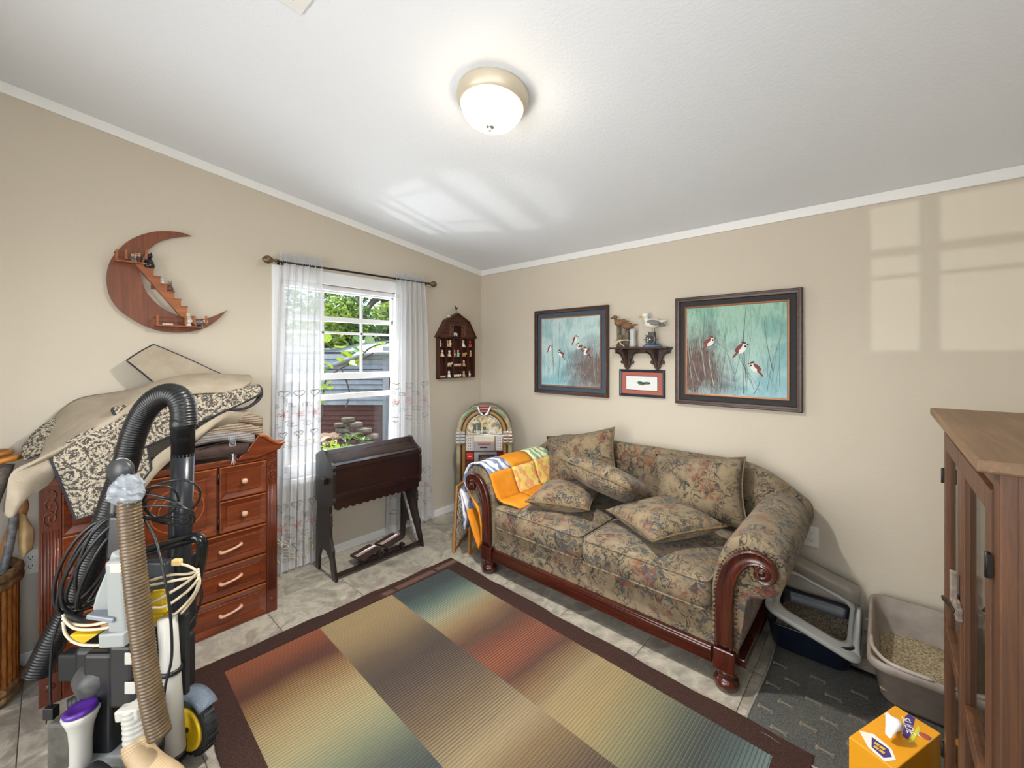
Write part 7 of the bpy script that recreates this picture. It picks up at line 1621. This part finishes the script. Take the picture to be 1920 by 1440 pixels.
# white shed with lap siding, brown door and lower brown plank wall
M_SID = mat('pale_grey_white_siding', '#979fa2', 0.6, col2='#838b8e', scale=6); M_SIDR = mat('pale_shed_roof', '#9aa2a4', 0.5, col2='#808a8c', scale=5); M_RBR = wood('red_brown_planks', '#4a2a22', '#6d4336', '#5a352b', 0.7, (1, 6, 1), 3); M_DGR = mat('grey_post_paint', '#6d7478', 0.6)
D1 = 7.6
sh = thing('garden_shed', 'white-sided garden shed with brown lower planks seen through the window', 'shed', g_at(670, D1))
def board(name, x0, x1, y0, y1, d0, d1, mm, thick=0.03, tilt=0.0):
    """lap board between pixel columns, d0/d1 depth at its ends"""
    a0, a1 = at(x0, y0, d0), at(x1, y0, d1); b0, b1 = at(x0, y1, d0), at(x1, y1, d1)
    n = (a1 - a0).cross(Vector((0, 0, 1))).normalized(); n = n if n.dot(CAM - a0) > 0 else -n
    MB().add([a0 + n * .005, a1 + n * .005, b1 + n * thick, b0 + n * thick, a0 - n * .02, a1 - n * .02, b1 - n * .02, b0 - n * .02], [(0, 1, 2, 3), (7, 6, 5, 4), (0, 4, 5, 1), (3, 2, 6, 7), (0, 3, 7, 4), (1, 5, 6, 2)]).build(name, mm, sh)
for k in range(10):
    yl, yr = 664 + k * 9.6, 660 + k * 10.2
    board('siding_board', 470, 722, yl, yl + 8.5, D1 + .6, D1, M_SID)
board('corner_trim', 718, 730, 650, 832, D1 - .03, D1 - .03, M_SID)
for k in range(8): board('wall_plank', 470, 722, 760 + k * 9, 760 + k * 9 + 8.7, D1 + .66, D1 + .06, M_RBR)
board('door_panel', 730, 800, 668, 836, D1 - .05, D1 + .5, M_RBR)
board('door_post', 724, 732, 744, 834, D1 - .12, D1 - .12, M_DGR)
R0, R1, R2, R3 = at(470, 712, D1 + .5), at(800, 666, D1 - .3), at(800, 632, D1 + 2.4), at(470, 640, D1 + 2.8)
G = patchgrid([[R0, at(600, 692, D1 + .2), at(690, 664, D1 - .1), R1], [at(470, 690, D1 + 1.4), at(600, 672, D1 + 1.2), at(690, 650, D1 + 1.), at(800, 648, D1 + 1.)], [R3, at(600, 655, D1 + 2.6), at(690, 644, D1 + 2.4), R2]], 4, 6)
MB().grid(G).build('roof_sheet', M_SIDR, sh, solid=0.05)
# stacked flat stones
M_STN = mat('mossy_sandstone', '#7a7161', 0.9, col2='#4c483c', scale=9, bump=0.6, bscale=20)
GS = 'flat stones stacked by the shed'; names_ = ['bottom', 'lower', 'middle', 'upper', 'top']
k = 0
lay = [(650, 826, 34), (690, 827, 40), (655, 815, 40), (698, 816, 34), (645, 804, 34), (682, 805, 36), (640, 795, 30), (668, 794, 36), (652, 785, 34)]
for (px, py, wp) in lay:
    c = at(px, py, 7.05); hw_ = wp / F_PX * 7.05 / 2 * .82; rr_ = random.Random(k); k += 1
    pts = [c + RT * hw_ * math.cos(a) * rr_.uniform(.7, 1.25) + FW * hw_ * .7 * math.sin(a) * rr_.uniform(.85, 1.1) - Vector((0, 0, .04 + .01 * rr_.random())) for a in [2 * math.pi * q_ / 9 for q_ in range(9)]]
    o = MB().prism(pts, (0, 0, .062)).build('garden_stone', M_STN, None, bev=0.015); o.location = (0, 0, 0)
    where = ('left', 'right', 'left', 'right', 'left', 'right', 'left', 'right', '')[k - 1]; lev = ('bottom', 'bottom', 'second', 'second', 'third', 'third', 'fourth', 'fourth', 'top')[k - 1]
    tag(o, ('flat mossy stone, %s %s of the outdoor stack' % (lev, where)).replace('  ', ' ') if where else 'flat mossy stone topping the outdoor stack', 'stone', GS)
# foliage --------------------------------------------------------------
def leaf_mat(name, a, b, tr=0.45):
    t = NT(name); t.t.nodes.remove(t.b); v = t.coords(); n = t.noise(v, 3.0, 3); c = t.ramp(n, [(0.35, a), (0.65, b)])
    df = t.n('ShaderNodeBsdfDiffuse'); tl = t.n('ShaderNodeBsdfTranslucent'); gl = t.n('ShaderNodeBsdfGlossy'); gl.inputs['Roughness'].default_value = .35
    t.l(c, df.inputs[0]); t.l(c, tl.inputs[0]); m1 = t.n('ShaderNodeMixShader'); m1.inputs[0].default_value = tr; t.l(df.outputs[0], m1.inputs[1]); t.l(tl.outputs[0], m1.inputs[2])
    m2 = t.n('ShaderNodeMixShader'); m2.inputs[0].default_value = .06; t.l(m1.outputs[0], m2.inputs[1]); t.l(gl.outputs[0], m2.inputs[2]); t.l(m2.outputs[0], t.out.inputs[0]); return t.m
M_LF = [leaf_mat('bright_yellow_green_leaf', '#7d9a2c', '#a9bf4a'), leaf_mat('mid_green_leaf', '#3f6a26', '#6f9440'), leaf_mat('deep_green_leaf', '#2a4a22', '#4c7434')]
M_BARK = mat('grey_brown_bark', '#3c342f', 0.95, col2='#5f564e', scale=14, stretch=(1, 1, .3), bump=0.8, bscale=20)
def leaf_cloud(name, par, blobs, n, size, mm, seed):
    rnd = random.Random(seed); V, Fc = [], []
    for _ in range(n):
        c, r = rnd.choice(blobs); 
        d = Vector((rnd.gauss(0, 1), rnd.gauss(0, 1), rnd.gauss(0, 1))).normalized() * (rnd.random() ** .4); p = Vector(c) + Vector((d.x * r, d.y * r, d.z * r * .8))
        a = Vector((rnd.gauss(0, 1), rnd.gauss(0, 1), rnd.gauss(0, .7))).normalized(); b = a.orthogonal().normalized(); b = Matrix.Rotation(rnd.random() * 6.28, 3, a) @ b; s = size * rnd.uniform(.6, 1.3); nn = a.cross(b)
        i = len(V); V += [p - a * s, p + b * s * .42 + nn * s * .12, p + a * s, p - b * s * .42 + nn * s * .12]; Fc += [(i, i + 1, i + 2), (i, i + 2, i + 3)]
    return MB().add(V, Fc).build(name, mm, par, merge=False, kind='stuff')
def tree(label, base, trunk, branches, clouds, seed):
    t = thing('garden_tree', label, 'tree', base)
    MB().tube(cr(trunk[0], 5), [v.x for v in cr([Vector((r, 0, 0)) for r in trunk[1]], 5)], 10).build('trunk', M_BARK, t)
    for pts, r in branches: L = cr(pts, 5); MB().tube(L, [r * (1 - .75 * i / (len(L) - 1)) for i in range(len(L))], 7).build('branch', M_BARK, t)
    for i, (blobs, n, size, mm) in enumerate(clouds): leaf_cloud('foliage', t, blobs, n, size, mm, seed + i)
A = at
tree('large tree with dark arching trunk outside the upper window panes', g_at(760, 10.5), ([g_at(770, 10.5), A(766, 640, 10.5), A(750, 575, 10.4), A(728, 548, 10.3), A(700, 540, 10.2), A(670, 535, 10.)], [.42, .38, .34, .30, .24, .16]),
     [([A(728, 548, 10.3), A(700, 565, 10.), A(684, 590, 9.8), A(676, 612, 9.7)], .10), ([A(700, 540, 10.2), A(668, 560, 9.9), A(650, 580, 9.6), A(640, 612, 9.4)], .07), ([A(668, 560, 9.9), A(680, 585, 9.6), A(690, 600, 9.4)], .05), ([A(750, 575, 10.4), A(735, 590, 10.), A(716, 600, 9.8)], .06), ([A(670, 535, 10.), A(640, 545, 9.8), A(600, 560, 9.6)], .08)],
     [([(A(640, 560, 9.8), .7), (A(600, 545, 9.8), .8), (A(660, 590, 9.6), .5), (A(700, 520, 10.), .8), (A(560, 560, 9.8), .9)], 1700, .07, M_LF[1]), ([(A(640, 585, 9.4), .5), (A(735, 590, 9.8), .45), (A(610, 610, 9.6), .6), (A(580, 600, 9.5), .7)], 1200, .075, M_LF[0])], 21)
tree('bushy yellow-green tree behind the shed roof', g_at(610, 11.5), ([g_at(610, 11.5), A(610, 700, 11.5), A(615, 640, 11.4), A(622, 600, 11.3)], [.16, .14, .12, .06]),
     [([A(612, 660, 11.4), A(640, 630, 11.2), A(660, 610, 11.)], .06), ([A(612, 650, 11.4), A(590, 620, 11.2), A(570, 600, 11.)], .06)],
     [([(A(620, 630, 11.), .65), (A(650, 640, 10.8), .5), (A(590, 640, 11.), .7), (A(680, 640, 11.), .45), (A(560, 620, 11.), .8), (A(640, 600, 11.2), .5)], 2600, .085, M_LF[0]), ([(A(610, 650, 11.), .8), (A(660, 625, 11.), .55), (A(710, 640, 11.2), .5), (A(740, 620, 11.2), .6), (A(550, 640, 11.), .8)], 2200, .085, M_LF[2])], 31)
tree('tall dark tree far behind the shed', g_at(720, 15), ([g_at(720, 15), A(720, 700, 15), A(716, 620, 15), A(720, 560, 15)], [.25, .2, .18, .1]), [([A(716, 640, 15), A(745, 600, 14.8), A(770, 580, 14.6)], .1), ([A(716, 630, 15), A(690, 605, 14.8), A(670, 590, 14.6)], .1)],
     [([(A(730, 615, 14.8), .9), (A(700, 600, 14.8), .7), (A(770, 600, 14.8), 1.2), (A(665, 615, 14.6), .7), (A(620, 600, 15), 1.0), (A(540, 600, 15), 1.4)], 1700, .10, M_LF[1])], 41)
# vine with large single leaves climbing over the roof
vn = thing('climbing_vine', 'vine with large yellow-green leaves climbing over the shed roof', 'vine', g_at(610, 6.6))
for pts in ([(604, 790), (606, 740), (612, 712), (640, 690), (672, 678), (700, 662)], [(612, 712), (606, 690), (600, 660)], [(640, 690), (655, 735), (648, 765)], [(672, 678), (690, 655), (715, 645), (740, 640)]):
    MB().tube(cr([A(x, y, 6.75) for x, y in pts], 5), .012, 6).build('vine_stem', M_BARK, vn)
rnd = random.Random(77); leaf_src = {}
def big_leaf(p, s, rot, mi):
    if mi not in leaf_src:
        out = [(0, 0), (.35, .12), (.52, .42), (.40, .75), (0, 1.05), (-.40, .75), (-.52, .42), (-.35, .12)]
        m = MB().add([Vector((x, y, .10 * abs(x) - .12 * y * y)) for x, y in out] + [Vector((0, .45, -.03))], [(8, i, (i + 1) % 8) for i in range(8)], True); o = m.build('large_leaf', M_LF[mi], vn, local=True); leaf_src[mi] = o
    else: o = leaf_src[mi].copy(); COL.objects.link(o)
    o.location = p - vn.location; o.scale = (s, s, s); o.rotation_euler = rot
for k in range(46):
    px, py = rnd.choice([(rnd.uniform(640, 745), rnd.uniform(636, 668)), (rnd.uniform(600, 650), rnd.uniform(630, 690)), (rnd.uniform(650, 690), rnd.uniform(655, 690)), (rnd.uniform(600, 622), rnd.uniform(690, 760))])
    big_leaf(A(px, py, rnd.uniform(6.4, 7.0)), rnd.uniform(.09, .19), (rnd.uniform(-.6, 1.2), rnd.uniform(-.5, .5), rnd.uniform(0, 6.28)), rnd.choice([0, 0, 1]))
# ferns, dry plant and the bright shrub under the sill
def frond_plant(name, label, base, n, L, mm, droop, seed, wide=.12):
    rnd = random.Random(seed); t = thing(name, label, 'plant', base)
    for k in range(n):
        a = 2 * math.pi * k / n + rnd.uniform(-.3, .3); l = L * rnd.uniform(.7, 1.15); d = Vector((math.cos(a), math.sin(a), 0)); s = Vector((-d.y, d.x, 0)); rows = []
        for j in range(7):
            f = j / 6; c = Vector(base) + d * l * f + Vector((0, 0, l * (1.3 * f - droop * f * f))); w_ = wide * l * math.sin(math.pi * min(.98, .1 + .9 * f)) ; rows.append([c - s * w_ + Vector((0, 0, .02 * l)), c, c + s * w_ + Vector((0, 0, .02 * l))])
        MB().grid(rows).build('frond', mm, t)
    return t
M_DRY = leaf_mat('dry_tan_leaf', '#8d7866', '#b7a48f', .3)
frond_plant('fern', 'small green fern at the foot of the stone stack', A(655, 826, 6.75), 9, .20, M_LF[1], .9, 5); frond_plant('fern', 'green fern right of the first, before the stones', A(680, 828, 6.7), 8, .15, M_LF[1], 1.0, 6)
frond_plant('dry_plant', 'dry tan broad-leaved plant left of the stones', g_at(618, 7.0) + Vector((0, 0, .25)), 12, .42, M_DRY, .9, 7, .22); frond_plant('dry_plant', 'dry tan drooping plant in front of the brown shed wall', g_at(634, 7.2) + Vector((0, 0, .30)), 11, .36, M_DRY, 1.1, 8, .2)
bu = thing('green_shrub', 'bright green leafy shrub just below the window', 'shrub', g_at(635, 4.9))
bb = [(A(615, 850, 4.9), .16), (A(640, 852, 4.9), .16), (A(662, 850, 4.9), .13), (A(605, 858, 4.9), .2), (A(650, 870, 4.9), .25), (A(620, 880, 4.9), .28)]
for k in range(6): MB().tube([g_at(625 + 6 * k, 4.9), bb[k % 6][0]], .008, 6).build('stem', M_BARK, bu)
leaf_cloud('foliage', bu, bb, 520, .045, M_LF[0], 91)
# dark backing wall directly behind the lap boards so that their joints read
board('shed_inner_wall', 470, 722, 660, 832, D1 + .72, D1 + .12, mat('dark_shed_lining', '#3c4042', 0.9))
